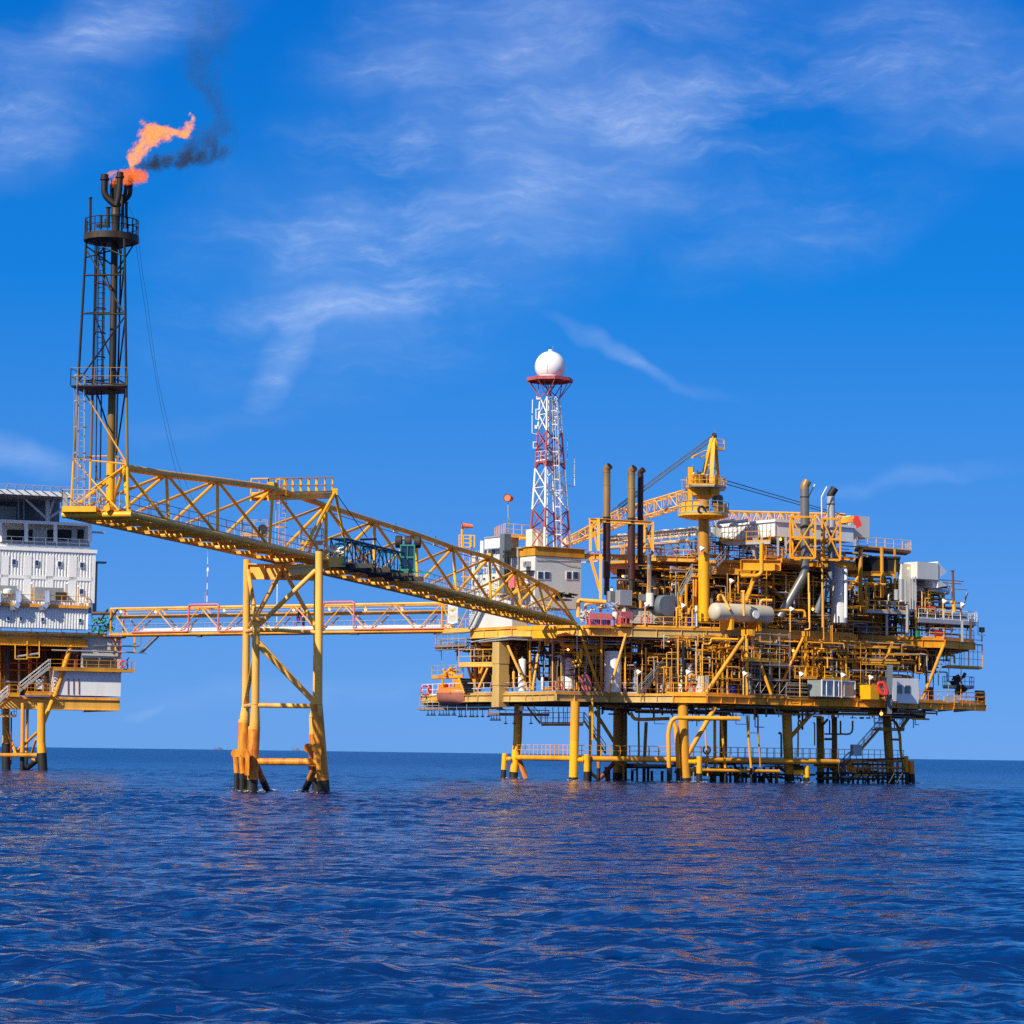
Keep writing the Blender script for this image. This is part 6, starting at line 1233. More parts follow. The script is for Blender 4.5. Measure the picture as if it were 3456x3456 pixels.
a = face_pt('A', 1035, 1250, qp, LX); part('downpipe', MB().pipe([face_pt('A', 1075, 1250, qp, LX) - UX * .3 + ZV * .1, face_pt('A', 1035, 1250, qp, LX) - UX * .3 + ZV * .1, face_pt('A', 1032, 1440, qp, LX) - UX * .3], .13, 10), M['galv'], qc)
dr = MB(); rnd = random.Random(8)
for i in range(16):
    p = P('A', rnd.uniform(1350, 1510), rnd.uniform(1660, 1700), 291); dr.tube(p, p + UX * rnd.uniform(.4, 1.2) + ZV * rnd.uniform(-.15, .15), rnd.uniform(.06, .14), n=6)
solo('cable_bundle', dr, M['black'], 'black bundle of hoses lying on the ledge below the cabin windows', 'hoses')
pl_ = MB(); a, b = P('A', 1245, 1705, 290.5), P('A', 1520, 1715, 292); b.z = a.z; pl_.prism([a, b, b + LX * 1.5, a + LX * 1.5], ZV * -.2); pp4('ledge', pl_, 'mid')
# white base module with the sloping stair below
bm_, bp0, blu, blv, bh_ = boxthing('base_module', 'cream white windowless module under the flare bridge end at the platform corner', 'module', 'wall', 'S', 1200, 1625, 1010, 260, 700, 296.2, body='wall')
st2 = thing('outside_stair', 'grey caged steel stair climbing across the white module wall beside the chevron sign', 'staircase', P('S', 560, 1670, 303)); 
a_, b_ = face_pt('S', 560, 1660, bp0, LX) - UX * 1.3, face_pt('S', 720, 1330, bp0, LX) - UX * 1.3; part('flight', MB().stair(a_, a_ + (b_ - a_) * 1.6, 1.5, UX), M['galv'], st2)
# sign panel with plain chevrons
sgp = bp0 + LX * (blv - 3.6) - UX * .12
sa, sb = face_pt('T', 215, 1165, bp0, LX) - UX * .1, face_pt('T', 665, 1120, bp0, LX) - UX * .1
sw_ = V((sb.x - sa.x, sb.y - sa.y, 0)).length; sh = face_pt('T', 215, 290, bp0, LX).z - sa.z; sx = -LX
sgn = thing('chevron_sign', 'grey sign panel with white border and white chevrons on the module wall', 'sign', sa)
part('panel', MB().cbox(sa, sx * sw_, -UX * .06, ZV * sh), M['grey'], sgn)
bd_ = MB(); o = -UX * .065
for p, q in ((0, 0), (1, 0)): bd_.cbox(sa + sx * (sw_ * p - .1 * p) + o, sx * .1, -UX * .03, ZV * sh)
def chev(yl, ym, th):
    for s0, s1 in ((.1, sw_ / 2), (sw_ - .1, sw_ / 2)):
        a, b = sa + sx * s0 + ZV * yl * sh + o, sa + sx * s1 + ZV * ym * sh + o
        bd_.prism([a, b, b - UX * .03, a - UX * .03] if s0 < s1 else [b, a, a - UX * .03, b - UX * .03], ZV * -th)
chev(1.0, .88, .2); chev(.63, .49, .13); chev(.10, .02, .16); part('chevron', bd_, M['white'], sgn)
em = MB().sphere(sa + sx * sw_ * .5 + ZV * sh * .72 + o, .2, 10, 8, (1, 1, .9)).bar(sa + sx * sw_ * .15 + ZV * sh * .7 + o, sa + sx * sw_ * .8 + ZV * sh * .76 + o, .04, .18).bar(sa + sx * sw_ * .25 + ZV * sh * .36 + o, sa + sx * sw_ * .75 + ZV * sh * .38 + o, .04, .16)
part('emblem', em, M['tan'], sgn)
def text(root, body, p, xdir, nrm, size, mat, name='lettering', fit=None):
    cu = bpy.data.curves.new(name, 'FONT'); cu.body = body; cu.size = size; cu.extrude = .01; cu.materials.append(M[mat])
    ob = bpy.data.objects.new(name, cu); COL.objects.link(ob); ob.parent = root
    mx = Matrix((xdir, ZV, nrm)).transposed().to_4x4(); mx.translation = p - ORG[root.name]; ob.matrix_basis = mx
    if fit:
        bpy.context.view_layer.update(); k = fit / max(.01, ob.dimensions.x); ob.scale = (k, 1, 1); ob.matrix_basis = mx @ Matrix.Diagonal((k, 1, 1, 1))
    bpy.context.view_layer.update(); me = bpy.data.meshes.new_from_object(ob.evaluated_get(bpy.context.evaluated_depsgraph_get())); mw = ob.matrix_basis.copy(); bpy.data.objects.remove(ob)
    ob = bpy.data.objects.new(name, me); COL.objects.link(ob); ob.parent = root; ob.matrix_basis = mw; ORG[ob.name] = ORG[root.name]; return ob
ta = face_pt('T', 730, 715, bp0, LX) - UX * .05; text(bm_, 'Shwe', ta, -LX, -UX, .75, 'letter', fit=3.0)
# upper white block with greeting
ub_, up0, ulu, ulv, uh = boxthing('quarters_block', 'grey white upper quarters block with blue greeting letters behind the flare bridge', 'building', 'wall', 'S', 1035, 1010, 345, 150, 500, 299, body='wall')
lw = MB(); cpt = face_pt('S', 930, 790, up0, LX)
a0_, b0_ = face_pt('S', 595, 775, up0, LX) - UX * .05, face_pt('S', 935, 735, up0, LX) - UX * .05
text(ub_, 'Welcome to S      Field', a0_ + ZV * .0, -LX, -UX, 1.5, 'letter', fit=(b0_ - a0_).length)
for x0, x1, y0, y1 in ((560, 595, 950, 850), (735, 775, 860, 820), (885, 930, 840, 800), (880, 935, 440, 360)):
    a, b = face_pt('S', x0, y0, up0, LX), face_pt('S', x1, y1, up0, LX); win_on(ub_, a, -LX, -UX, V((b.x - a.x, b.y - a.y, 0)).length, b.z - a.z)
for y in (690, 790, 850): part('pipe', MB().tube(face_pt('S', 1035, y, up0, UX) - LX * .1, face_pt('S', 1200, y + 10, up0, UX) - LX * .1, .04, n=5), M['mid'], ub_)
wf = MB(); wp_ = face_pt('S', 940, 980, up0, LX)
ub2, u2p, _, _, u2h = boxthing('rooftop_unit', 'white boxy rooftop unit on the upper quarters block, left of the radar tower', 'rooftop unit', 'white', 'S', 1040, 330, 140, 0.1 + 95, 290, 298, body='casing')
ub3, u3p, _, _, u3h = boxthing('rooftop_unit', 'white rooftop box with grey side beside the radar tower foot', 'rooftop unit', 'wall', 'S', 1130, 340, 165, 175, 60, 299)
ub4, _, _, _, _ = boxthing('rooftop_unit', 'narrow white rooftop box at the left edge of the quarters roof', 'rooftop unit', 'white', 'S', 720, 560, 215, 20, 45, 301)
fr_ = MB(); fp0 = u2p
for t in (0, 1): fr_.bar(u2p - UX * .06 + LX * .02 + ZV * (u2h * t), u2p - UX * .06 + LX * (290 * .207 * 298 * SF / .574) + ZV * (u2h * t), .12, .14)
part('frame', fr_, M['galv'], ub2)
rt = thing('roof_railing', 'pale yellow railed roof deck above the rooftop units, left of the radar tower', 'railing', P('A', 800, 1120, 299)); 
a, b, c_ = P('A', 800, 1120, 303), P('A', 895, 1118, 297), P('A', 1130, 1132, 299); a.z = b.z = c_.z
part('deck', MB().prism([a, b, c_, c_ + LX * 3, a + LX * 1], ZV * -.25), M['tan'], rt); part('railing', MB().rail([a, b, c_], 1.25, 1.0, .036), M['tan'], rt)
part('roof_edge_beam', MB().tube(P('A', 1030, 1150, 298), P('A', 1250, 1165, 299), .2), M['tan'], rt)
blu_rail = MB().rail([face_pt('S', 530, 590, up0, LX), face_pt('S', 700, 560, up0, LX)], 1.2, 1.2, .034); part('railing', blu_rail, M['galv'], ub_)
bv = MB()
for x, y0, y1, r in ((1080, 390, 940, .10), (1120, 420, 960, .17), (1160, 400, 760, .10), (1190, 400, 500, .08)): bv.tube(P('S', x, y1, 294), P('S', x, y0, 294), r, n=8)
bv.bar(P('S', 1050, 395, 294), P('S', 1200, 385, 294), .2, .2); bv.bar(P('S', 1050, 470, 294), P('S', 1200, 465, 294), .2, .3)
solo('black_pipe_stand', bv, M['black'], 'black vertical pipe stand against the quarters wall behind the flare bridge', 'pipe stand')
solo('ribbed_cabinet', MB().box(P('S', 1085, 590, 294.5) + ZV * 0, UX * .45, LX * .45, ZV * 3.3), M['slate'], 'grey ribbed cabinet beside the black pipe stand on the quarters', 'cabinet')
rdb, *_ = boxthing('red_container', 'salmon red box standing on the quarters deck behind the flare bridge', 'container', 'pink', 'S', 1230, 980, 770, 55, 95, 292.3)
ylb, *_ = boxthing('yellow_container', 'small yellow ochre box beside the salmon red box on the quarters deck', 'container', 'ochre', 'S', 1345, 960, 800, 60, 40, 292)
qd = MB(); a, b, c_ = P('S', 690, 1020, 304), P('S', 1300, 985, 291.5), P('S', 1449, 990, 293); a.z = c_.z = b.z; qd.prism([a, b, c_, c_ + LX * 3, a + LX], ZV * -.45); pp4('quarters_deck', qd, 'tan'); pp4('railing', MB().rail([a, b, c_], 1.2, 1.4, .036), 'tan')
# windsock tower
wt = thing('windsock_tower', 'yellow caged ladder mast with an orange windsock on top, behind the flare bridge', 'windsock', P('S', 450, 1100, 301))
part('pole', MB().tube(P('S', 430, 1000, 301), P('S', 382, 60, 301) * .5 + P('S', 430, 1000, 301) * .5, .1).tube(P('S', 385, 320, 301), P('S', 384, 20, 301), .13), M['yellow'], wt)
part('ladder', MB().ladder(P('S', 450, 1050, 301), P('S', 455, 330, 301), UX, .9), M['tan'], wt)
kg = MB(); c0_, c1_ = P('S', 335, 300, 301.5), P('S', 585, 310, 301)
for x in (335, 400, 515, 585): kg.bar(P('S', x, 320, 301), P('S', x, 125, 301), .13, .13)
kg.bar(P('S', 522, 320, 300.8), P('S', 522, 130, 300.8), .26, .2)
for y in (125, 180, 250, 315): kg.bar(P('S', 330, y, 301), P('S', 590, y + 5, 301), .09, .09)
part('cage', kg, M['yellow'], wt)
def sock(root, p, d, L, r0, r1, mat='sock'):
    n = 14; mb = MB(); d = d.normalized(); prof = []
    for i in range(9): t = i / 8; prof.append(((r0 + (r1 - r0) * t) * (1 + .05 * math.sin(i * 2.1)), L * t))
    mb.lathe(p, d, prof, n); part('sock', mb, M[mat], root); part('hoop', MB().torus(p, d, r0, .04, 16, 5), M['dark'], root)
sock(wt, P('A', 492, 1032, 301), V((1, .25, -.04)), 1.3, .34, .22)
# rear white windsock pole
wk = thing('windsock_mast', 'thin mast with a round orange windsock seen end-on above the quarters roof', 'windsock', P('A', 925, 1120, 300))
part('pole', MB().tube(P('A', 928, 1120, 300), P('A', 924, 800, 300), .06), M['galv'], wk); part('truss', MB().lattice(P('A', 928, 1120, 300), P('A', 927, 960, 300), .25, .25, .02, 6), M['mid'], wk)
sock(wk, P('A', 918, 772, 299.5), V((.28, .9, .0)), 1.3, .42, .34)
# ================================================================ RADAR TOWER
rtw = thing('radar_tower', 'tall red and white lattice tower carrying a white radar dome above the grey cabin', 'tower', P('A', 1310, 1255, 298))
base = [('A', 1122, 1250, 297.5), ('A', 1268, 1258, 294.5), ('A', 1358, 1245, 301.5), ('A', 1500, 1262, 298.5)]
pz = zP
B4 = [pz(178, 1755, 297.5), pz(362, 1768, 294.5), pz(488, 1760, 301.5), pz(688, 1775, 298.5)]
T4 = [zO(615, 1500, 297.2), zO(790, 1490, 296.2), zO(925, 1500, 299.0), zO(1100, 1490, 298.0)]
for q in B4: q.z = B4[0].z
tz_ = T4[0].z
for q in T4: q.z = tz_
ordr = [0, 1, 3, 2]
def tl(k, t): return B4[k] + (T4[k] - B4[k]) * t
lev = [0, .13, .26, .40, .53, .66, .775, .885, 1.0]; colr = ['twred', 'twred', 'white', 'white', 'twred', 'twred', 'white', 'white']
for i in range(8):
    bx = MB(); o = thing_ = None
    for k in range(4): o = part('leg_section', MB().tube(tl(k, lev[i]), tl(k, lev[i + 1]), .14 - .05 * lev[i], n=8), M['white' if i in (2, 3, 6, 7) or i == 0 else colr[i]], rtw)
    for j in range(4):
        a, b = ordr[j], ordr[(j + 1) % 4]; bx.tube(tl(a, lev[i]), tl(b, lev[i + 1]), .07, n=6); bx.tube(tl(b, lev[i]), tl(a, lev[i + 1]), .07, n=6)
        if i in (0, 2, 4, 6): bx.tube(tl(a, lev[i + 1]), tl(b, lev[i + 1]), .06, n=6)
    part('cross_brace', bx, M[colr[i]], rtw)
part('ladder', MB().ladder(tl(1, 0) * .5 + tl(3, 0) * .5, tl(1, 1) * .55 + tl(3, 1) * .45, UX, .5), M['white'], rtw)
part('cable_tray', MB().bar(tl(1, 0) * .8 + tl(2, 0) * .2, tl(1, 1) * .7 + tl(2, 1) * .3, .28, .1), M['cream'], rtw)
ip = [tl(k, .575) for k in ordr]; part('rest_platform', MB().prism([V((q.x, q.y, ip[0].z)) for q in ip], ZV * -.2), M['twred'], rtw); part('railing', MB().rail([V((q.x, q.y, ip[0].z)) for q in ip], 1.1, 1, .03, closed=True), M['white'], rtw)
ctr = sum(T4, V((0, 0, 0))) / 4
dzp = zO(860, 1040, ctr.y).z; ptc = V((ctr.x, ctr.y, dzp)); oc = [ptc + V((2.62 * math.cos(R(45 * i + 12)), 2.62 * math.sin(R(45 * i + 12)), 0)) for i in range(8)]
ann = MB(); inn = [ptc + (q - ptc) * .55 for q in oc]
for i in range(8):
    j = (i + 1) % 8; ann.prism([inn[i], oc[i], oc[j], inn[j]], ZV * .1); ann.bar(oc[i] - ZV * .12, oc[j] - ZV * .12, .14, .34); ann.bar(inn[i] - ZV * .12, inn[j] - ZV * .12, .12, .3)
ann.prism(inn, ZV * .08); part('dome_platform', ann, M['twred'], rtw)
kb = MB()
for i in range(8): k = ordr[int(((45 * i + 12) % 360 + 200) // 90) % 4]; kb.tube(oc[i] - ZV * .2, min(T4, key=lambda t: (t - oc[i]).length) + ZV * 0, .055, n=6)
for a in range(4):
    for b in range(2): kb.tube(T4[ordr[a]], inn[(2 * a + 3 * b + 4) % 8] - ZV * .2, .06, n=6)
part('knee_brace', kb, M['twred'], rtw)
DR = 1.74; dct = zO(858, 725, ctr.y); dct = V((ptc.x, ptc.y, dct.z))
dm = MB().lathe(V((ptc.x, ptc.y, dct.z)), ZV, [(0.001, DR)] + [(DR * math.sin(t), DR * math.cos(t)) for t in [math.pi * i / 24 for i in range(1, 19)]] + [(1.32, -1.28)], 36)
dmo = part('radome', dm, M['dome'], rtw); part('base_ring', MB().lathe(V((ptc.x, ptc.y, dzp + .1)), ZV, [(1.36, 0), (1.36, .25)], 28), M['white'], dmo)
sm = MB()
for az_ in (R(258), R(318), R(198), R(18), R(78), R(138)):
    pts = [V((ptc.x, ptc.y, dct.z)) + V((math.sin(t) * math.cos(az_), math.sin(t) * math.sin(az_), math.cos(t))) * (DR + .001) for t in [.1 + 2.1 * i / 14 for i in range(15)]]; sm.pipe(pts, .022, 4, bend=.01)
part('panel_seam', sm, M['mid'], dmo); part('top_cap', MB().lathe(V((ptc.x, ptc.y, dct.z + DR - .03)), ZV, [(.24, 0), (.24, .16), (.2, .24)], 14), M['white'], dmo)
part('lightning_rod', MB().tube(V((ptc.x + .3, ptc.y, dct.z + DR - .05)), V((ptc.x + .3, ptc.y, dct.z + DR + .65)), .02, n=5), M['galv'], rtw)
an = MB(); 
for z, x, y0, y1 in ((zO, 420, 1550, 1890), ): an.tube(z(x, y1, 297), z(x + 8, y0, 297), .06, n=6)
an.tube(zP(208, 300, 297), zP(208, 80, 297), .05, n=6); an.tube(zP(208, 305, 297), zP(275, 320, 297), .03, n=5)
for (x, y0, y1, xa) in ((255, 0, 130, 295), (222, 410, 490, 265)): an.bar(zP(x, y1, 297), zP(x, y0, 297), .1, .1); an.bar(zP(x, y0 + 4, 297), zP(xa, y0 + 4, 297), .08, .08); an.bar(zP(x, y1, 297), zP(xa, y1, 297), .08, .08)
an.bar(zO(525, 1530, 297), zO(620, 1520, 297), .14, .2); an.bar(zO(530, 1540, 297), zO(530, 1460, 297), .1, .1); an.box(zP(255, 228, 297), V((.13, 0, 0)), V((0, .13, 0)), V((0, 0, .2)))
part('side_antenna', an, M['white'], rtw)
t = thing('whip_antenna', 'thin white whip antenna on a grey arm right of the radar tower', 'antenna', zP(738, 965, 299)); part('rod', MB().tube(zP(740, 960, 299), zP(738, 630, 299), .05, n=6), M['white'], t); part('arm', MB().tube(zP(620, 965, 299), zP(748, 968, 299), .035, n=5).box(zP(740, 968, 299), V((.15, 0, 0)), V((0, .1, 0)), V((0, 0, .08))), M['mid'], t)
t = thing('whip_antenna', 'faint shorter whip antenna between the radar tower and the armed whip', 'antenna', zP(650, 640, 300)); part('rod', MB().tube(zP(650, 640, 300), zP(652, 320, 300), .03, n=5), M['galv'], t); part('arm', MB().tube(zP(600, 620, 300), zP(650, 640, 300), .025, n=5), M['mid'], t)
tb_ = MB(); 
for x, y, w_ in ((250, 1650, .9), (300, 1690, .7)): p = zP(x, y, 298); tb_.box(p, UX * w_, LX * .6, ZV * 1.2)
solo('rooftop_tank', tb_, M['cream'], 'rust streaked cream tank box inside the radar tower foot', 'tank')
# ================================================================ CRANE
cr = thing('pedestal_crane', 'yellow pedestal crane with A-frame mast standing on a thick yellow column', 'crane', P('B', 1310, 1930, 296))
DC = 296.0
part('pedestal', MB().tube(P('B', 1312, 1925, DC), P('B', 1312, 1310, DC), .62, n=24), M['yellow'], cr); part('pedestal', MB().tube(P('B', 1312, 1310, DC), P('B', 1312, 960, DC), .61, n=24), M['ochre'], cr)
gal = P('B', 1306, 925, DC); gR = 236 * .3623 * DC * SF
part('gallery', MB().lathe(gal, ZV, [(gR * .55, -.62), (gR * .93, -.38), (gR, -.3), (gR, -.02), (gR * .98, 0)], 36), M['yellow'], cr)
part('gallery_rim', MB().lathe(gal, ZV, [(gR * 1.01, -.06), (gR * 1.01, .1)], 36), M['galv'], cr)
pts = [gal + V((gR * math.cos(R(a)), gR * math.sin(R(a)), .1)) for a in range(0, 360, 20)]; part('railing', MB().rail(pts, 1.2, 1.0, .036, kick=False, closed=True), M['galv'], cr)
wp2 = MB(); 
for a in range(178, 258, 16): 
    p, q = gal + V((gR * .96 * math.cos(R(a)), gR * .96 * math.sin(R(a)), .12)), gal + V((gR * .96 * math.cos(R(a + 16)), gR * .96 * math.sin(R(a + 16)), .12)); wp2.bar(p + ZV * .58, q + ZV * .58, .05, 1.15)
part('screen_panel', wp2, M['yellow'], cr)
ws_ = MB()
for a in range(290, 356, 16):
    p, q = gal + V((gR * .96 * math.cos(R(a)), gR * .96 * math.sin(R(a)), .12)), gal + V((gR * .96 * math.cos(R(a + 16)), gR * .96 * math.sin(R(a + 16)), .12)); ws_.bar(p + ZV * .45, q + ZV * .45, .05, .9)
part('screen_panel', ws_, M['ochre'], cr)
part('tyre_reel', MB().torus(P('B', 1290, 885, 293.3), V((.2, -1, 0)), .36, .14, 16, 8).torus(P('B', 1345, 885, 293.3), V((.5, -1, 0)), .28, .11, 16, 8), M['black'], cr)
part('slew_column', MB().lathe(P('B', 1305, 925, DC), ZV, [(.72, 0), (.72, 1.2), (.72, 1.7), (.9, 1.78), (.9, 2.0)], 26), M['ochre'], cr)
turn = MB(); t0 = P('B', 1330, 770, DC)
turn.lathe(P('B', 1305, 775, DC), ZV, [(.9, 0), (1.25, .25), (1.3, .9), (1.55, 1.0), (1.55, 1.1)], 20); turn.cbox(P('B', 1395, 742, 294.5), UX * 1.0, LX * 2.2, ZV * .95)
part('turntable', turn, M['ochre'], cr)
md = [P('B', 1135, 690, 298), P('B', 1200, 690, 294), P('B', 1410, 665, 293.6), P('B', 1520, 680, 296), P('B', 1500, 690, 299), P('B', 1180, 690, 300)]
for q in md: q.z = P('B', 1300, 672, DC).z
part('machinery_deck', MB().prism(md, ZV * -.16), M['mid'], cr); part('railing', MB().rail(md, 1.15, 1.0, .034, closed=True), M['tan'], cr)
ap_ = P('B', 1408, 205, DC)
for (x0, y0, x1, y1, d0_, d1_, w_) in ((1390, 225, 1310, 560, DC, 294.6, .36), (1402, 235, 1382, 640, DC, 294.0, .44), (1422, 240, 1447, 640, DC, 296.4, .36), (1405, 200, 1408, 300, DC, DC, .4)):
    part('a_frame_leg', MB().bar(P('B', x0, y0, d0_), P('B', x1, y1, d1_), w_, w_), M['yellow'], cr)
part('a_frame_cross', MB().bar(P('B', 1330, 472, 295), P('B', 1385, 460, 295), .18, .2).bar(P('B', 1325, 500, 295), P('B', 1440, 498, 295.5), .16, .18), M['tan'], cr)
part('sheave_head', MB().lathe(P('B', 1412, 195, DC) - V((.2, 0, 0)), V((1, .3, 0)), [(.32, 0), (.36, .05), (.36, .32), (.3, .38)], 14), M['dark'], cr)
part('floodlight_arm', MB().pipe([P('B', 1345, 335, 295.5), P('B', 1325, 335, 295.5), P('B', 1255, 370, 294)], .08).tube(P('B', 1255, 370, 294), P('B', 1205, 395, 293), .14).tube(P('B', 1338, 375, 295.5), P('B', 1310, 385, 295), .07).tube(P('B', 1310, 385, 295), P('B', 1282, 400, 294.4), .13), M['tan'], cr)
a, b = P('B', 1440, 312, 295.5), P('B', 1502, 306, 296); b.z = a.z; part('top_basket', MB().prism([a, b, b + V((0, 1, 0)), a + V((0, 1, 0))], ZV * -.12).rail([a, b, b + V((0, 1, 0)), a + V((0, 1, 0))], 1.05, .8, .034, closed=True), M['tan'], cr)
part('aerial', MB().tube(P('B', 1420, 185, DC), P('B', 1420, 135, DC), .035, n=5).tube(P('B', 1210, 490, 295), P('B', 1210, 455, 295), .03, n=5), M['mid'], cr)
part('counter_post', MB().bar(P('B', 1188, 650, 295), P('B', 1188, 490, 295), .55, .55).bar(P('B', 1182, 870, 296), P('B', 1182, 690, 296), .42, .42), M['yellow'], cr)
part('engine', MB().box(P('B', 1270, 615, 295), UX * .95, LX * .6, ZV * .5).box(P('B', 1420, 620, 294.4), UX * .5, LX * .4, ZV * .4), M['gold'], cr)
eq = MB(); rnd = random.Random(12)
for i in range(24): p = P('B', rnd.uniform(1195, 1370), rnd.uniform(560, 655), 294.4 + rnd.random()); eq.tube(p, p + V((rnd.uniform(-.3, .3), rnd.uniform(-.3, .3), rnd.uniform(.1, .9))), rnd.uniform(.05, .14), n=6)
part('engine_pipes', eq, M['dark'], cr); part('exhaust_silencer', MB().lathe(P('B', 1205, 548, 294.8), UX, [(.1, 0), (.2, .1), (.2, 1.3), (.1, 1.4)], 12), M['galv'], cr)
part('pulley_post', MB().bar(P('B', 1206, 545, 295.2), P('B', 1206, 485, 295.2), .22, .3), M['dark'], cr)
for i, (x, y) in enumerate(((1392, 820), (1445, 800))):
    pass
cabm = MB(); 
c = P('B', 1440, 815, 297.5); cabm.lathe(c - ZV * .75, ZV, [(.38, 0), (.62, .3), (.66, 1.3), (.5, 1.55)], 8); part('operator_cab', cabm, M['slate'], cr); part('cab_window', MB().box(c + V((.05, -.48, 0)), V((.36, 0, 0)), V((0, .12, 0)), V((0, 0, .5))), M['teal'], cr)
lad_ = MB().ladder(P('B', 1130, 830, 297), P('B', 1118, 610, 297), UX, .5); part('ladder', lad_, M['galv'], cr)
# boom pointing to the left and back, ropes
bt_, bb_ = P('B', 55, 1180, 322), P('B', 1175, 770, 298.5)
part('boom', MB().lattice(bb_, P('B', 560, 950, 311), 1.3, 1.6, .10, 9, rb=.05).lattice(P('B', 560, 950, 311), bt_, 1.3, 1.5, .10, 8, w2=.7, h2=.8, rb=.05), M['tan'], cr)
part('boom_tip', MB().bar(bt_, bt_ + (bt_ - bb_).normalized() * 1.2, .7, .9), M['cream'], cr)
part('wire_rope', MB().tube(P('B', 1385, 195, DC), P('B', 130, 1130, 320), .06, n=5).tube(P('B', 1375, 218, DC), P('B', 130, 1145, 320), .04, n=5).tube(P('B', 1368, 245, DC), P('B', 150, 1150, 320), .06, n=5).tube(P('B', 1362, 262, DC), P('B', 150, 1160, 320), .04, n=5), M['slate'], cr)
# second crane boom lying to the right
c2_ = thing('crane_boom', 'orange yellow lattice crane boom lying level over the white coolers, with a red hook block', 'crane boom', P('B', 1545, 940, 312))
part('boom', MB().lattice(P('B', 1400, 975, 308), P('C', 790, 462, 312), 1.5, 1.9, .11, 22, w2=1.0, h2=1.2, rb=.05), M['tan'], c2_)
part('hook_block', MB().bar(P('C', 880, 450, 310), P('C', 908, 520, 310), .5, .75).bar(P('C', 870, 445, 310), P('C', 905, 445, 310), .4, .35), M['red'], c2_)
part('boom_tip', MB().bar(P('C', 765, 470, 311), P('C', 880, 458, 310.5), .6, .7), M['gold'], c2_)
part('wire_rope', MB().tube(P('B', 1460, 595, 297), P('C', 800, 432, 311), .055, n=5).tube(P('B', 1520, 645, 297), P('C', 680, 415, 310), .055, n=5), M['dark'], c2_)
# ================================================================ EXHAUST STACKS
def stack(label, z, x, segs, d, bend, rpx, name='exhaust_stack', grp='exhaust stacks', tipx=60):
    s = ZP[z][2]; t = thing(name, label, 'exhaust stack', P(z, x, segs[0][0], d), grp)
    for (yb, yt, k, mt) in segs: 
        a, b = P(z, x, yb, d), P(z, x, yt, d); r = rpx * k * s * d * SF; part('stack_section', MB().lathe(a, ZV, [(r, 0), (r, b.z - a.z - .14), (r * 1.06, b.z - a.z - .12), (r * 1.06, b.z - a.z)], 20), M[mt], t)
    yt = segs[-1][1]; p = P(z, x, yt, d); r = rpx * s * d * SF
    e = MB(); pts = [P(z, x, yt, d), P(z, x, yt - bend * .45, d), P(z, x + tipx * .5, yt - bend, d - .3)]; e.pipe(pts, r, 20, bend=r * 1.5); o = part('mitred_tip', e, M[segs[-1][3] if segs[-1][3] != 'steel' else 'rust'], t)
    dd_ = (pts[2] - pts[1]).normalized(); part('open_mouth', MB().lathe(pts[2] + dd_ * .005, dd_, [(r * .93, 0), (r * .9, .02)], 20), M['black'], o); return t
stack('thick brass brown exhaust stack, leftmost of the three beside the radar tower', 'B', 406, [(1680, 1520, .72, 'dark'), (1520, 1290, 1.0, 'maroon'), (1290, 950, 1.0, 'maroon'), (950, 650, 1.0, 'heatbrown'), (650, 530, 1.0, 'heatbrown')], 295.0, 55, 35)
stack('thick brass brown exhaust stack, middle of the three beside the radar tower', 'B', 637, [(1660, 1535, .72, 'dark'), (1535, 1300, 1.0, 'maroon'), (1300, 960, 1.0, 'maroon'), (960, 680, 1.0, 'heatbrown'), (680, 545, 1.0, 'heatbrown')], 296.0, 52, 35)
t = stack('thinner dark maroon exhaust stack right beside the middle brass stack', 'B', 720, [(1310, 960, 1.0, 'maroon'), (960, 560, 1.0, 'maroon')], 297.5, 50, 28)
part('stack_elbow', MB().pipe([P('B', 720, 1310, 297.5), P('B', 722, 1420, 297.5), P('B', 860, 1580, 298), P('B', 865, 1680, 298)], 28 * .3623 * 297 * SF, 16, bend=1.2), M['dark'], t)
stack('short blue grey exhaust pipe with black mouth before the maroon stack', 'B', 803, [(1660, 1400, 1.0, 'galv'), (1400, 1320, 1.0, 'slate')], 295.0, 40, 20)
def stack2(label, pts, d, r, mats, ytip):
    t = thing('exhaust_stack', label, 'exhaust stack', P('C', *pts[0], d), 'exhaust stacks'); q = [P('C', x, y, d) for x, y in pts]
    part('lower_pipe', MB().pipe(q[:4], r, 16, bend=.6), M[mats[0]], t); part('stack_section', MB().tube(q[3], q[4], r * 1.02, n=18), M[mats[1]], t)
    e = MB().pipe(q[4:], r, 18, bend=.5); o = part('mitred_tip', e, M[mats[2]], t); dd_ = (q[-1] - q[-2]).normalized(); part('open_mouth', MB().lathe(q[-1] + dd_ * .006, dd_, [(r * .92, 0), (r * .9, .02)], 18), M['black'], o)
    part('clamp_ring', MB().lathe(P('C', pts[4][0], pts[4][1] + 60, d), ZV, [(r * 1.1, -.06), (r * 1.1, .06)], 18).lathe(P('C', pts[4][0], pts[4][1] + 290, d), ZV, [(r * 1.1, -.06), (r * 1.1, .06)], 18), M['dark'], t); return t
stack2('silver exhaust stack with slanting lower pipe, left of the pair inside yellow lattice frames', [(300, 1210), (490, 880), (492, 800), (492, 520), (490, 230), (490, 205), (512, 165)], 297.5, .50, ('stackgrey', 'stackgrey', 'heatbrown'), 0)
stack2('dark grey exhaust stack, right of the pair inside yellow lattice frames', [(580, 1180), (695, 890), (697, 820), (697, 560), (690, 285), (692, 270), (722, 222)], 299.5, .44, ('slate', 'galv', 'soot'), 0)
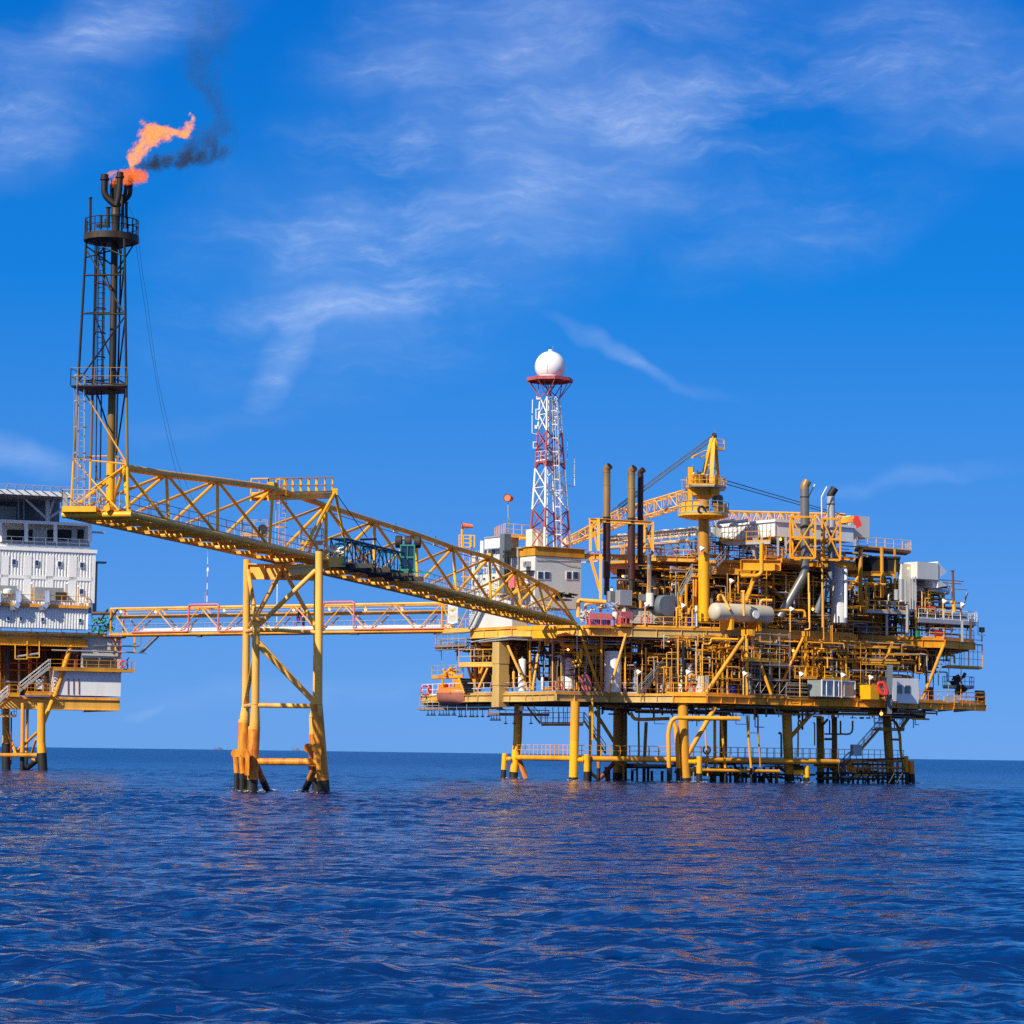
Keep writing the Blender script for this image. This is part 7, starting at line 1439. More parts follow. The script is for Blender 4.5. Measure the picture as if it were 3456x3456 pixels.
def cageframe(label, z, x0, x1, yb, yt, d, grp, nb=2):
    t = thing('stack_frame', label, 'steel frame', P(z, x0, yb, d), grp); mb = MB(); q = V((0, 2.2, 0)); zz = [P(z, x0, y, d).z for y in np.linspace(yb, yt, nb + 1)]
    c = [P(z, x0, yb, d), P(z, x1, yb, d)]; c = [V((p.x, p.y, 0)) for p in c]; c += [c[1] + q + V((-.5, 0, 0)), c[0] + q + V((.5, 0, 0))]
    for p in c: mb.bar(p + ZV * zz[0], p + ZV * zz[-1], .22, .22)
    for h in zz:
        for i in range(4): mb.bar(c[i] + ZV * h, c[(i + 1) % 4] + ZV * h, .18, .22)
    part('posts_and_rails', mb, M['gold'], t); br = MB()
    for i in range(nb):
        mid = (c[0] + c[1]) / 2
        for f in (c[0], c[1]): br.bar(f + ZV * (zz[i] if i % 2 == 0 else zz[i + 1]), mid + ZV * (zz[i + 1] if i % 2 == 0 else zz[i]), .15, .15)
        br.bar(c[1] + ZV * zz[i], c[2] + ZV * zz[i + 1], .13, .13); br.bar(c[3] + ZV * zz[i], c[0] + ZV * zz[i + 1], .13, .13)
    part('diagonals', br, M['gold'], t); return t
cageframe('yellow lattice frame round the silver slanting exhaust stack', 'C', 378, 570, 755, 440, 296, 'lattice frames round exhaust stacks'); cageframe('yellow lattice frame round the dark grey exhaust stack', 'C', 622, 762, 770, 455, 298, 'lattice frames round exhaust stacks')
part('ladder', MB().ladder(P('C', 520, 440, 296), P('C', 525, 380, 296), UX, .4, cage=False), M['gold'], cr) if False else None
f3 = thing('stack_frame', 'long yellow portal frame holding the three brown exhaust stacks', 'steel frame', P('B', 250, 1270, 294.5)); mb = MB()
for x, y0, y1, d in ((255, 1270, 965, 294.5), (330, 1270, 965, 293.8), (835, 1330, 995, 296.5), (757, 1300, 1000, 299), (350, 1840, 1300, 293.8)): mb.bar(P('B', x, y0, d), P('B', x, y1, d), .3, .3)
for (x0, y0, x1, y1, d0_, d1_, h) in ((250, 962, 840, 992, 294, 296.5, .42), (250, 965, 345, 962, 296.5, 293.8, .35), (440, 975, 757, 1003, 298, 299, .3)): mb.ibeam(P('B', x0, y0, d0_), P('B', x1, y1, d1_), h, .3, .05)
part('portal', mb, M['tan'], f3); mb = MB()
for (x0, y0, x1, y1, d) in ((262, 985, 325, 1260, 294.2), (322, 985, 270, 1100, 294.2), (770, 1020, 830, 1260, 297), (835, 1010, 790, 1120, 297), (255, 1330, 345, 1640, 294)): mb.bar(P('B', x0, y0, d), P('B', x1, y1, d), .22 if d > 294.1 else .3, .22 if d > 294.1 else .3)
part('diagonals', mb, M['gold'], f3)
# vent pipes with bent tops
for i, (pts) in enumerate(([(520, 290), (545, 240), (570, 192)], [(622, 430), (620, 290), (640, 250), (662, 210)])):
    solo('vent_pipe', MB().pipe([P('C', x, y, 298) for x, y in pts], .08, 8), M['cream'], ['short pale bent vent pipe beside the silver exhaust stack', 'tall pale bent vent pipe between the silver and dark exhaust stacks'][i], 'vent pipe')
# ================================================================ COOLERS AND DUCTS ON THE UPPER DECK
cl1, c1p, c1u, c1v, c1h = boxthing('air_cooler', 'long cream finned air cooler bank, left of the crane column', 'air cooler', 'cream', 'B', 1240, 1125, 1055, 30, 800, 303.5)
rb = MB()
for i in range(26): p = c1p - UX * .03 + LX * (c1v * i / 25); rb.bar(p - ZV * .05, p + ZV * (c1h + .1), .12, .1)
for t in (0, .55, 1): rb.bar(c1p - UX * .12 + ZV * c1h * t, c1p - UX * .12 + LX * c1v + ZV * c1h * t, .14, .1)
part('rib', rb, M['galv'], cl1); part('railing', MB().rail([c1p - UX * 1.2 - ZV * .6, c1p - UX * 1.2 + LX * c1v - ZV * .6], 1.1, 1.6, .034), M['tan'], cl1); part('walkway', MB().cbox(c1p - UX * 1.3 - ZV * .75, UX * 1.2, LX * c1v, ZV * .15), M['galv'], cl1)
tp = MB()
for i in range(6): c = c1p + UX * 1.5 + LX * (c1v * (i + .5) / 6) + ZV * c1h; tp.lathe(c, ZV, [(1.2, 0), (1.2, .25)], 18)
part('fan_ring', tp, M['cream'], cl1)
for i in range(5): p = c1p + LX * (c1v * (i + .2) / 5) + UX * .5; pp4('support_post', MB().bar(V((p.x, p.y, Z_U)), p - ZV * .2, .3, .3), 'galv'); pp4('brace', MB().bar(V((p.x, p.y, Z_U + .9)), p + LX * 1.8 - ZV * .2, .14, .14), 'galv')
cl2, c2p, c2u, c2v, c2h = boxthing('air_cooler', 'white air cooler bank right of the crane column above the railed walkway', 'air cooler', 'white', 'C', 265, 590, 480, 600, 420, 299)
for i in range(12): pass
part('hood', MB().cbox(c2p + ZV * c2h - UX * .2 - LX * .2, UX * (c2u + .4), LX * (c2v + .4), ZV * .3), M['white'], cl2); rb = MB()
for i in range(14): p = c2p - UX * .03 + LX * (c2v * i / 13); rb.bar(p, p + ZV * c2h, .12, .1)
part('rib', rb, M['galv'], cl2)
for (x, d) in ((100, 298), (120, 299), (160, 300), (285, 297), (20, 299), (345, 299)): pp4('support_post', MB().bar(P('C', x, 745, d), P('C', x, 600, d), .26, .26), 'galv')
for (x0, y0, x1, y1) in ((20, 720, 70, 645), (60, 640, 100, 720), (310, 720, 370, 620)): pp4('brace', MB().bar(P('C', x0, y0, 298), P('C', x1, y1, 298), .16, .16), 'galv')
du = thing('duct_pipe', 'white looping insulated pipe on top of the right air cooler bank', 'pipe', P('B', 1440, 1050, 300)); part('pipe_run', MB().pipe([P('B', 1475, 1050, 300), P('B', 1440, 1030, 300), P('B', 1450, 1005, 300), P('B', 1590, 985, 300), P('B', 1600, 1000, 300), P('B', 1725, 985, 300)], .2, 10).pipe([P('B', 1555, 1050, 299), P('B', 1560, 1025, 299), P('B', 1620, 1015, 299), P('B', 1630, 1045, 299)], .16, 10), M['steel'], du)
boxthing('cooler_housing', 'tall grey panelled housing behind the second crane boom tip', 'housing', 'wall', 'C', 843, 600, 430, 145, 70, 312)
boxthing('roof_housing', 'white low roof housing right of the crane column', 'housing', 'wall', 'B', 1400, 1130, 1045, 330, 20, 306)
boxthing('intake_housing', 'white intake housing with rust stains above the right end of the platform', 'housing', 'wall', 'C', 1355, 915, 785, 160, 130, 310)
ih = thing('intake_hood', 'white pointed twin hood at the right end of the platform skyline', 'hood', P('C', 1512, 990, 312)); mb = MB()
for y0, y1, yt in ((920, 785, 875), (985, 915, 990)):
    a, b = P('C', 1512, y1, 312), P('C', 1512, y0, 312); tip = P('C', 1582, (y1 + y0) / 2 + (20 if y1 > 900 else 12), 313); q = LX * 2.5
    mb.add([a, b, tip, a + q, b + q, tip + q], [(0, 1, 2), (5, 4, 3), (0, 3, 4, 1), (1, 4, 5, 2), (2, 5, 3, 0)])
part('hood_point', mb, M['white'], ih); mb = MB(); OB(mb, 'C', 1470, 985, 915, 40, 120, 312); part('lower_hood', mb, M['white'], ih)
tk = thing('black_plenum', 'black sooty flared plenum box below the rusty upper platform', 'plenum', P('C', 1080, 850, 309)); mb = MB()
p1, p2 = P('C', 985, 750, 309), P('C', 1225, 755, 310); q1, q2 = P('C', 1010, 860, 309), P('C', 1205, 865, 310); q = LX * 2.5
mb.add([p1, p2, q2, q1, p1 + q, p2 + q, q2 + q, q1 + q], [(0, 3, 2, 1), (4, 5, 6, 7), (0, 1, 5, 4), (3, 7, 6, 2), (0, 4, 7, 3), (1, 2, 6, 5)]); part('plenum_box', mb, M['black'], tk); part('rim', MB().bar(p1, p2, .2, .25), M['dark'], tk)
wc = thing('exhaust_casing', 'rust stained white casing with small tubes below the intake housing', 'casing', P('C', 1290, 1130, 309)); mb = MB(); OB(mb, 'C', 1235, 1150, 800, 115, 30, 310); part('casing', mb, M['cream'], wc); mb = MB()
for x, yb, yt, r in ((1195, 1080, 1000, .3), (1230, 1075, 920, .3), (1265, 1110, 940, .1), (1300, 1150, 905, .08), (1320, 1150, 905, .08), (1340, 1140, 910, .06)): VC(mb, 'C', x, yb, yt, r / (.44 * 309 * SF), 308.5)
part('tube', mb, M['galv'], wc)
# ================================================================ VESSELS, TANKS, BOXES
def vessel(label, z, x, yb, yt, rpx, d, mat='white', dome=.55, name='vertical_vessel', cat='vessel', grp=None, bands=0):
    mb = MB(); a, r, h = VC(mb, z, x, yb, yt, rpx, d, 24, dome); t = thing(name, label, cat, a, grp); o = part('shell', mb, M[mat], t)
    n = MB().lathe(a + ZV * h * .985, ZV, [(r * .25, 0), (r * .25, .25), (r * .34, .26), (r * .34, .32)], 12) if dome else None
    if n: part('nozzle', n, M['galv'], t)
    if bands: part('band', MB().lathe(a + ZV * h * .45, ZV, [(r * 1.03, -.08), (r * 1.03, .08)], 24), M['galv'], t)
    return t
vessel('white domed vessel beside the square tan column on the cellar deck', 'D', 1075, 840, 512, 40, 299, bands=1); vessel('narrower white vessel half hidden behind the domed one on the cellar deck', 'D', 1187, 835, 528, 28, 301); vessel('wide white vessel with pipes beside the red rescue ring on the cellar deck', 'D', 1537, 815, 500, 66, 295, bands=1)
vessel('yellow banded slim vessel beside the domed white vessel', 'D', 988, 800, 640, 18, 300, 'tan', name='slim_vessel'); vessel('small white vessel in front of the cellar deck pipes', 'D', 1278, 830, 700, 14, 296, name='slim_vessel')
vessel('tall grey white storage tank near the stair foot on the cellar deck', 'E', 258, 850, 440, 88, 294.5, 'white', 0, 'storage_tank', 'tank'); vessel('grey tank at the left end behind the tall storage tank', 'E', 150, 830, 440, 40, 298, 'grey', 0, 'storage_tank', 'tank'); vessel('broad grey storage tank with caged ladder behind the long stair', 'E', 1000, 850, 560, 95, 297, 'white', 0, 'storage_tank', 'tank'); vessel('grey storage tank behind the long stair, left of the broad one', 'E', 790, 850, 600, 70, 298, 'grey', 0, 'storage_tank', 'tank')
vessel('tall white column vessel at the right end of the main deck', 'C', 755, 1255, 835, 62, 301.5, 'wall', 0, 'column_vessel', 'vessel'); vessel('slim white pipe column hugging the tall white column vessel', 'C', 806, 1215, 842, 13, 300.5, 'white', 0, 'column_vessel', 'vessel')
hv_ = thing('separator_drum', 'big cream horizontal separator drum beside the crane column on the main deck', 'vessel', P('B', 1620, 1900, 294.5)); a, b = P('B', 1420, 1835, 292.6), P('C', 205, 1162, 297); b.z = a.z; dv = (b - a); L = dv.length; r = 1.02
prof = [(0.001, -.62)] + [(r * math.cos(t), -.62 * math.sin(t)) for t in (1.2, .9, .6, .3, 0)] + [(r, L)] + [(r * math.cos(t), L + .62 * math.sin(t)) for t in (.3, .6, .9, 1.2)] + [(.001, L + .62)]
part('shell', MB().lathe(a, dv, prof, 32), M['beige'], hv_); du_ = dv.normalized(); nn = V((du_.y, -du_.x, 0))
for t in (.22, .75): part('saddle', MB().box(a + dv * t - ZV * 1.35, du_ * .18, nn * 1.0, ZV * .6), M['gold'], hv_)
for t, y in ((.06, 0), (.3, 0), (.5, 0), (.66, 0)): part('nozzle', MB().lathe(a + dv * t + ZV * 1.15, ZV, [(.14, 0), (.14, .35), (.24, .36), (.24, .44)], 12), M['gold'], hv_)
part('manway', MB().lathe(a + dv * .62 + nn * 1.12 - ZV * .15, nn, [(.36, 0), (.36, .22), (.46, .23), (.46, .34)], 18), M['white'], hv_)
part('top_pipe', MB().pipe([a + dv * .05 + ZV * 1.3, a + dv * .05 + ZV * 1.9, a + dv * .13 + ZV * 1.9, a + dv * .13 + ZV * .2 + nn * 1.3], .13), M['tan'], hv_); part('top_rail', MB().rail([a + dv * .12 + ZV * 1.3, a + dv * .62 + ZV * 1.3], .9, .9, .03), M['gold'], hv_); part('red_rim', MB().bar(a + dv * .02 + ZV * 1.24, a + dv * 1.08 + ZV * 1.24, .25, .04), M['pink'], hv_)
# generator enclosure and what stands on it
ge, *_ = boxthing('generator_enclosure', 'long grey generator enclosure behind the railing with a red life ring on it', 'enclosure', 'grey', 'H3', 690, 865, 600, 30, 1, 295.4)
mb = MB(); a, b = P('H2', 1440, 1310, 294.2), P('H3', 690, 865, 295.4); hgt = P('H3', 690, 595, 295.4).z - b.z; a.z = b.z; ge2 = thing('generator_enclosure', 'long light grey generator enclosure behind the main deck railing', 'enclosure', a); mb.prism([a, b, b + LX * 2.5, a + LX * 2.5], ZV * hgt); part('casing', mb, M['grey'], ge2); part('roof_lip', MB().bar(a + ZV * hgt, b + ZV * hgt, .3, .14), M['dark'], ge2)
for t in (.25, .5, .75): part('door_seam', MB().bar(a + (b - a) * t - V((-.02, .02, 0)), a + (b - a) * t + ZV * hgt * .95 - V((-.02, .02, 0)), .05, .05), M['mid'], ge2)
for o_ in (ge,): 
    for ch in list(o_.children): bpy.data.objects.remove(ch)
    bpy.data.objects.remove(o_)
wx = thing('cooling_radiator', 'pale grey ribbed radiator box before the middle exhaust stack', 'radiator', P('H2', 1230, 905, 292.6)); a, b = P('H2', 1230, 905, 292.6), P('H2', 1485, 890, 293.6); b.z = a.z; hgt = P('H2', 1230, 590, 292.6).z - a.z; mb = MB().prism([a, b, b + LX * .8, a + LX * .8], ZV * hgt); part('casing', mb, M['mid'], wx); rb = MB()
for i in range(13): p = a + (b - a) * (i / 12); rb.bar(p - V((0, .06, 0)), p - V((0, .06, 0)) + ZV * hgt, .12, .12)
for t in (0, .5, 1): rb.bar(a - V((0, .1, 0)) + ZV * hgt * t, b - V((0, .1, 0)) + ZV * hgt * t, .06, .1)
part('rib', rb, M['galv'], wx)
boxthing('air_filter_box', 'brown grey sloped filter housing left of the ribbed radiator', 'filter housing', 'mid', 'H2', 1030, 840, 610, 190, 90, 294)
boxthing('junction_box', 'grey green square box between radiator and rusty white drum', 'box', 'mid', 'H2', 1645, 815, 675, 165, 5, 293.8)
rd = thing('expansion_drum', 'rust stained white upright drum on the generator enclosure', 'drum', P('H3', 240, 530, 294.2)); mb = MB(); VC(mb, 'H3', 240, 530, 285, 75, 294.2, 20); part('shell', mb, M['cream'], rd)
fh = thing('fan_housing', 'blue grey round fan duct on the right of the generator enclosure', 'fan housing', P('H3', 500, 540, 294.6)); c = P('H3', 500, 520, 294.6); mb = MB(); mb.lathe(c, nn, [(1.15, -.6), (1.2, -.5), (1.2, .5), (1.15, .6)], 24); part('scroll', mb, M['slate'], fh); mb = MB(); OB(mb, 'H3', 640, 540, 335, 105, 10, 294.6); part('outlet_duct', mb, M['slate'], fh)
boxthing('silencer_box', 'dark grey sheet metal box behind the blue grey fan duct', 'box', 'mid', 'H3', 630, 330, 280, 160, 10, 297)
# red racks with bottles at the deck edge
def rack(label, z, x0, x1, yb, yt, d0_, d1_, nbot, mat):
    a, b = P(z, x0, yb, d0_), P(z, x1, yb, d1_); b.z = a.z; h = P(z, x0, yt, d0_).z - a.z; u = (b - a).normalized(); v = V((-u.y, u.x, 0)); L = (b - a).length; t = thing('bottle_rack', label, 'gas rack', a, 'red gas bottle racks'); fr = MB()
    for s in (0, .5, 1): 
        for w_ in (0, 1.0): fr.bar(a + u * L * s + v * w_, a + u * L * s + v * w_ + ZV * h, .1, .1)
    for hh in (.05, h * .55, h): fr.bar(a + ZV * hh, b + ZV * hh, .1, .1)
    fr.bar(a + ZV * h * .55, a + u * L * .4 + ZV * .1, .06, .06); part('frame', fr, M[mat], t); part('top_panel', MB().cbox(a + ZV * h * .62 - v * .06, u * L, v * .05, ZV * h * .38), M[mat], t); part('roof', MB().cbox(a + ZV * h, u * L, v * 1.05, ZV * .06), M[mat], t)
    for i in range(nbot): c = a + u * (L * (i + .5) / nbot) + v * .35; part('gas_bottle', MB().lathe(c + ZV * .05, ZV, [(L / nbot * .42, 0), (L / nbot * .42, h * .5), (.06, h * .58)], 12), M['red'], t)
    part('base_shelf', MB().cbox(a - ZV * .22 - v * .1, u * L, v * 1.2, ZV * .2), M['gold'], t); return t
rack('long pink red rack of red gas bottles at the platform edge near the bridge end', 'H2', 575, 1065, 1360, 1095, 290.3, 291.3, 11, 'pink'); rack('short pink red rack of red gas bottles, right of the long one', 'H2', 1240, 1495, 1335, 1065, 291.4, 292.4, 6, 'pink')
t = thing('round_float', 'cream round drum wedged between the two red gas bottle racks', 'drum', P('H2', 1130, 1240, 292)); part('shell', MB().lathe(P('H2', 1130, 1240, 292), ZV, [(.28, 0), (.36, .15), (.36, .7), (.2, .9)], 14), M['cream'], t)
wq2 = MB(); rnd = random.Random(3)
for i in range(30): p = P('H2', rnd.uniform(390, 560), rnd.uniform(1080, 1330), 291.5 + rnd.random()); wq2.tube(p, p + V((rnd.uniform(-.4, .4), rnd.uniform(-.2, .2), rnd.uniform(-.2, .6))), rnd.uniform(.05, .16), n=7)
solo('pump_skid', wq2, M['grey'], 'grey pump and valve skid at the end of the flare bridge', 'pump')
wq3 = MB()
for i in range(34): p = P('H2', rnd.uniform(640, 1200), rnd.uniform(880, 1040), 293 + rnd.random() * 2); wq3.tube(p, p + V((rnd.uniform(-.5, .5), rnd.uniform(-.3, .3), rnd.uniform(-.2, .5))), rnd.uniform(.04, .12), n=7)
solo('valve_skid', wq3, M['galv'], 'grey valve and pipe skid behind the long red bottle rack', 'valve skid')
# landing of the flare bridge
ld = MB(); a, b = P('D', 1235, 180, 290), P('D', 1690, 200, 288.6); b.z = a.z; ld.prism([a, b, b + LX * 4, a + LX * 4], ZV * -.5); ld.cbox(a - ZV * 1.4, (b - a) * .42, LX * 1.0, ZV * .85); pp4('bridge_landing', ld, 'yellow')
# cabins and boxes on the cellar deck
cb2, c_p, c_u, c_v, c_h = boxthing('deck_cabin', 'rust streaked white cabin with two dark windows right of the grey column', 'cabin', 'white', 'G', 1062, 830, 612, 225, 4, 304.2, body='wall')
for x0, x1 in ((1105, 1140), (1172, 1208)): a, b = face_pt('G', x0, 742, c_p, UX), face_pt('G', x1, 682, c_p, UX); win_on(cb2, a, UX, -LX, V((b.x - a.x, b.y - a.y, 0)).length, b.z - a.z, 'mid', 'glass')
boxthing('grey_module', 'grey deck module behind the red rescue frame, left of the grey column', 'module', 'grey', 'G', 760, 800, 592, 250, 3, 306)
mb = MB(); OB(mb, 'G', 660, 590, 480, 350, 3, 309); pp4('grey_plenum', mb, 'slate')
boxthing('cabinet', 'pale grey tall cabinet at the foot of the big yellow brace', 'cabinet', 'grey', 'E', 1180, 868, 686, 46, 85, 291)
yb_, *_ = boxthing('yellow_box', 'bright yellow box on the deck edge beside the red rescue frame', 'box', 'yellow', 'G', 870, 798, 672, 75, 92, 300)
gb2 = thing('glazed_booth', 'pale glazed booth with white frame under the yellow access platforms', 'booth', P('F', 1520, 1690, 298)); a, b = P('F', 1315, 1690, 296.8), P('F', 1855, 1695, 301); b.z = a.z; hgt = P('F', 1315, 1425, 296.8).z - a.z; u = (b - a).normalized(); L = (b - a).length; v = V((-u.y, u.x, 0)); part('glazing', MB().prism([a, b, b + v * 2, a + v * 2], ZV * hgt), M['glaze'], gb2); fr = MB()
for s in (0, .14, .36, .5, .68, 1): fr.bar(a + u * L * s - v * .04, a + u * L * s - v * .04 + ZV * hgt, .12 if s != .36 else .26, .1)
for hh in (.05, hgt): fr.bar(a - v * .05 + ZV * hh, b - v * .05 + ZV * hh, .1, .14)
part('frame', fr, M['white'], gb2)
for i, x in enumerate((1335, 1378, 1425, 1475)):
    t = thing('blue_drum', ['leftmost', 'second', 'third', 'rightmost'][i] + ' of the four dark blue drums behind the cellar deck railing', 'drum', P('E', x, 865, 293.5), 'four blue drums'); mb = MB(); VC(mb, 'E', x, 866, 795, 20, 293.5, 16); part('shell', mb, M['blue'], t); a = P('E', x, 866, 293.5); part('hoop', MB().lathe(a + ZV * .3, ZV, [(.31, 0), (.31, .06)], 16).lathe(a + ZV * .6, ZV, [(.31, 0), (.31, .06)], 16), M['navy'], t)
for lab, z, x, yb, yt, r, d, mt in (('dark blue barrel on the main deck beside the yellow posts', 'H3', 965, 905, 765, 32, 295.3, 'blue'), ('dark green barrel behind the right main deck railing', 'C', 1350, 1365, 1315, 24, 310, 'leafgreen')):
    t = thing('barrel', lab, 'barrel', P(z, x, yb, d)); mb = MB(); VC(mb, z, x, yb, yt, r, d, 16); part('shell', mb, M[mt], t)
boxthing('red_bin', 'bright red bin behind the right main deck railing', 'bin', 'red', 'C', 1490, 1368, 1310, 55, 2, 310.5); boxthing('grey_skid', 'grey compressor skid at the left of the right main deck railing', 'skid', 'slate', 'C', 905, 1345, 1235, 130, 3, 309.5); boxthing('slate_canopy', 'blue grey canopy box on posts above the right main deck', 'canopy', 'slate', 'C', 1105, 1120, 1085, 175, 60, 308)
boxthing('white_tote', 'white box behind the railing at the far right end of the cellar deck', 'box', 'grey', 'G', 1510, 825, 770, 130, 3, 311.5); boxthing('brown_equipment', 'brown red equipment frame behind the last yellow brace', 'equipment', 'brownred', 'G', 1360, 815, 690, 60, 3, 313)
t = thing('sign_plate', 'small dark square plate on the end railing of the cellar deck', 'sign', P('G', 1820, 815, 317)); part('plate', MB().box(P('G', 1820, 792, 316.7), UX * .8, LX * .03, ZV * .95), M['dark'], t)
# dark machinery on the right hand small platform
mq = MB(); rnd = random.Random(17)
for i in range(40): p = P('G', rnd.uniform(1590, 1680), rnd.uniform(600, 740), 315.5 + rnd.random()); mq.tube(p, p + V((rnd.uniform(-.5, .5), rnd.uniform(-.3, .3), rnd.uniform(-.6, .6))), rnd.uniform(.08, .25), n=7)
solo('winch_machine', mq, M['dark'], 'dark winch machinery on the small grey platform at the far right', 'winch')
# vent mast right, light mast
t = thing('vent_mast', 'thin grey vent mast on a yellow stub above the white railed platform', 'mast', P('C', 1640, 1175, 311)); part('stub', MB().tube(P('C', 1638, 1175, 311), P('C', 1634, 1090, 311), .22).box(P('C', 1632, 1095, 311), UX * .4, LX * .2, ZV * .1), M['yellow'], t); part('mast', MB().tube(P('C', 1634, 1090, 311), P('C', 1625, 855, 311), .14).lathe(P('C', 1625, 858, 311), ZV, [(.24, 0), (.24, .1)], 10), M['rust'], t)
t = thing('beacon_mast', 'slim dark beacon mast at the far right end of the main deck', 'mast', P('C', 1850, 1400, 316)); part('pole', MB().tube(P('C', 1850, 1400, 316), P('C', 1850, 1300, 316), .09), M['galv'], t); part('beacon', MB().box(P('C', 1850, 1308, 316), UX * .28, LX * .2, ZV * .3), M['dark'], t)
# ================================================================ SCAFFOLD BAYS
def scaffold(label, z, xs, ys, d0_, d1_, dep, boards, grp='scaffolds', rt=.032, diag=True):
    n = len(xs); t = thing('scaffold', label, 'scaffold', P(z, xs[0], ys[0], d0_), grp); po, bo = MB(), MB(); q = V((0, dep, 0)); dd_ = [d0_ + (d1_ - d0_) * i / max(1, n - 1) for i in range(n)]
    for i, x in enumerate(xs):
        for o in (V((0, 0, 0)), q): a, b = P(z, x, ys[0], dd_[i]), P(z, x, ys[-1], dd_[i]); po.tube(a + o, V((a.x, a.y, b.z)) + o, rt, n=5)
    for y in ys:
        for o in (V((0, 0, 0)), q):
            a, b = P(z, xs[0], y, dd_[0]), P(z, xs[-1], y, dd_[-1]); b.z = a.z; po.tube(a + o, b + o, rt, n=5)
    if diag:
        for i in range(n - 1): po.tube(P(z, xs[i], ys[0], dd_[i]), P(z, xs[i + 1], ys[min(1, len(ys) - 1)], dd_[i + 1]), rt, n=5)
    for y, x0, x1 in boards:
        a, b = P(z, x0, y, d0_), P(z, x1, y, d1_); b.z = a.z
        for k in range(3): o = V((0, dep * (k + .5) / 3, 0)); bo.bar(a + o, b + o, dep / 3.3, .07)
        bo.bar(a - V((0, .05, 0)) + ZV * .1, b - V((0, .05, 0)) + ZV * .1, .04, .22)
    part('tubes', po, M['galv'], t); part('boards', bo, M['plank'], t); return t
scaffold('tall grey tube scaffold with brown boards in front of the middle cellar deck', 'F', [180, 320, 475, 632, 800], [1650, 1420, 1170, 960, 830, 660], 293.5, 297, 1.4, [(1160, 110, 780), (830, 250, 640), (1420, 120, 800)])
scaffold('low tube scaffold stacked with boards left of the glazed booth', 'F', [740, 870, 1000, 1235], [1690, 1560, 1470], 296.5, 298.5, 1.3, [(1520, 760, 1240), (1630, 740, 1240)], diag=False)
scaffold('grey tube scaffold wrapped round the left end stair under the footbridge landing', 'D', [210, 270, 330, 380, 440, 505], [425, 330, 270], 309, 304, 1.5, [(400, 205, 510)], diag=False)
sc_ = scaffold('hanging scaffold of dark boards under the orange lifeboat deck', 'D', [42, 80, 125, 175, 240, 330, 420, 520, 640, 760, 850], [1030, 985, 935, 890], 312, 300, 2.2, [(1025, 40, 880)], diag=False)
scaffold('lower hanging scaffold of dark boards round the leftmost platform leg', 'D', [745, 850, 910, 1040, 1160, 1250, 1345], [1080, 1025], 301, 300, 2.2, [(1075, 740, 1350)], diag=False)
for i, x in enumerate((132, 170, 195, 250, 285, 315, 342, 385, 400, 448, 468, 508, 560, 585, 625, 680, 740, 770, 793, 820, 848, 912, 995, 1165)):
    d = 312 - (x - 40) * .0145; yb = 1080 + (x > 440) * 15 + (x > 760) * 35 + (x > 900) * 35; c = P('D', x, yb, d); top_ = P('D', x, 1030 if x < 760 else 1070, d); t = thing('hanging_clamp', 'black scaffold clamp on a hanging tube below the dark scaffold boards', 'clamp', c, 'clamps hanging under the scaffold')
    part('tube', MB().tube(c, top_, .045, n=5), M['black'], t); part('clamp', MB().box(c, UX * .16, LX * .12, ZV * .07).bar(c + ZV * .18 - UX * .1, c + ZV * .18 + UX * .12, .06, .06), M['black'], t)
# ================================================================ LIFEBOAT, RINGS, RESCUE FRAMES
bo_ = thing('lifeboat', 'orange enclosed lifeboat hanging in the railed bay at the left end of the cellar deck', 'lifeboat', P('Y', 980, 1100, 306)); hb = MB(); n = 18
a, b = P('Y', 660, 960, 308), P('Y', 1360, 960, 303.5); b.z = a.z; u = (b - a).normalized(); v = V((-u.y, u.x, 0)); L = (b - a).length; zt = P('Y', 1000, 790, 306).z; zb = P('Y', 1000, 1115, 306).z; zk = P('Y', 1000, 640, 306).z; vs, vs2 = [], []
for i in range(13):
    t = i / 12; w_ = 1.15 * (1 - abs(2 * t - 1) ** 3.2) + .12; c = a + u * L * t
    for k in range(n): q = math.pi * (k / (n - 1)); vs.append(V((c.x, c.y, zt)) + v * (w_ * math.cos(q)) - ZV * ((zt - zb) * math.sin(q) ** .7 * (1 - .12 * abs(2 * t - 1) ** 2)))
    for k in range(n): q = math.pi * (k / (n - 1)); vs2.append(V((c.x, c.y, zt)) + v * (w_ * math.cos(q)) + ZV * ((zk - zt) * math.sin(q) ** .8 * (1 - .5 * abs(2 * t - 1) ** 4)))
fs = [(i * n + k, (i + 1) * n + k, (i + 1) * n + k + 1, i * n + k + 1) for i in range(12) for k in range(n - 1)] + [tuple(range(n)), tuple(range(12 * n + n - 1, 12 * n - 1, -1))]
hb.add(vs, fs); part('hull', hb, M['hull'], bo_); hb = MB(); hb.add(vs2, fs); part('canopy', hb, M['orange'], bo_); part('gunwale', MB().bar(V((a.x, a.y, zt)) - v * 1.16 + u * 1.2, V((b.x, b.y, zt)) - v * 1.16 - u * 1.2, .12, .12), M['orange'], bo_); part('conning_tower', MB().box(V((a.x, a.y, zk)) + u * L * .2 + ZV * .1, u * .55, v * .5, ZV * .28), M['orange'], bo_)
wm = MB(); rnd = random.Random(6)
for i in range(30): p = P('Y', rnd.uniform(780, 1120), rnd.uniform(130, 300), 307 + rnd.random()); wm.tube(p, p + V((rnd.uniform(-.6, .6), rnd.uniform(-.3, .3), rnd.uniform(-.4, .4))), rnd.uniform(.06, .2), n=7)
solo('davit_winch', wm, M['gold'], 'yellow winch machinery on the small platform above the lifeboat', 'winch')
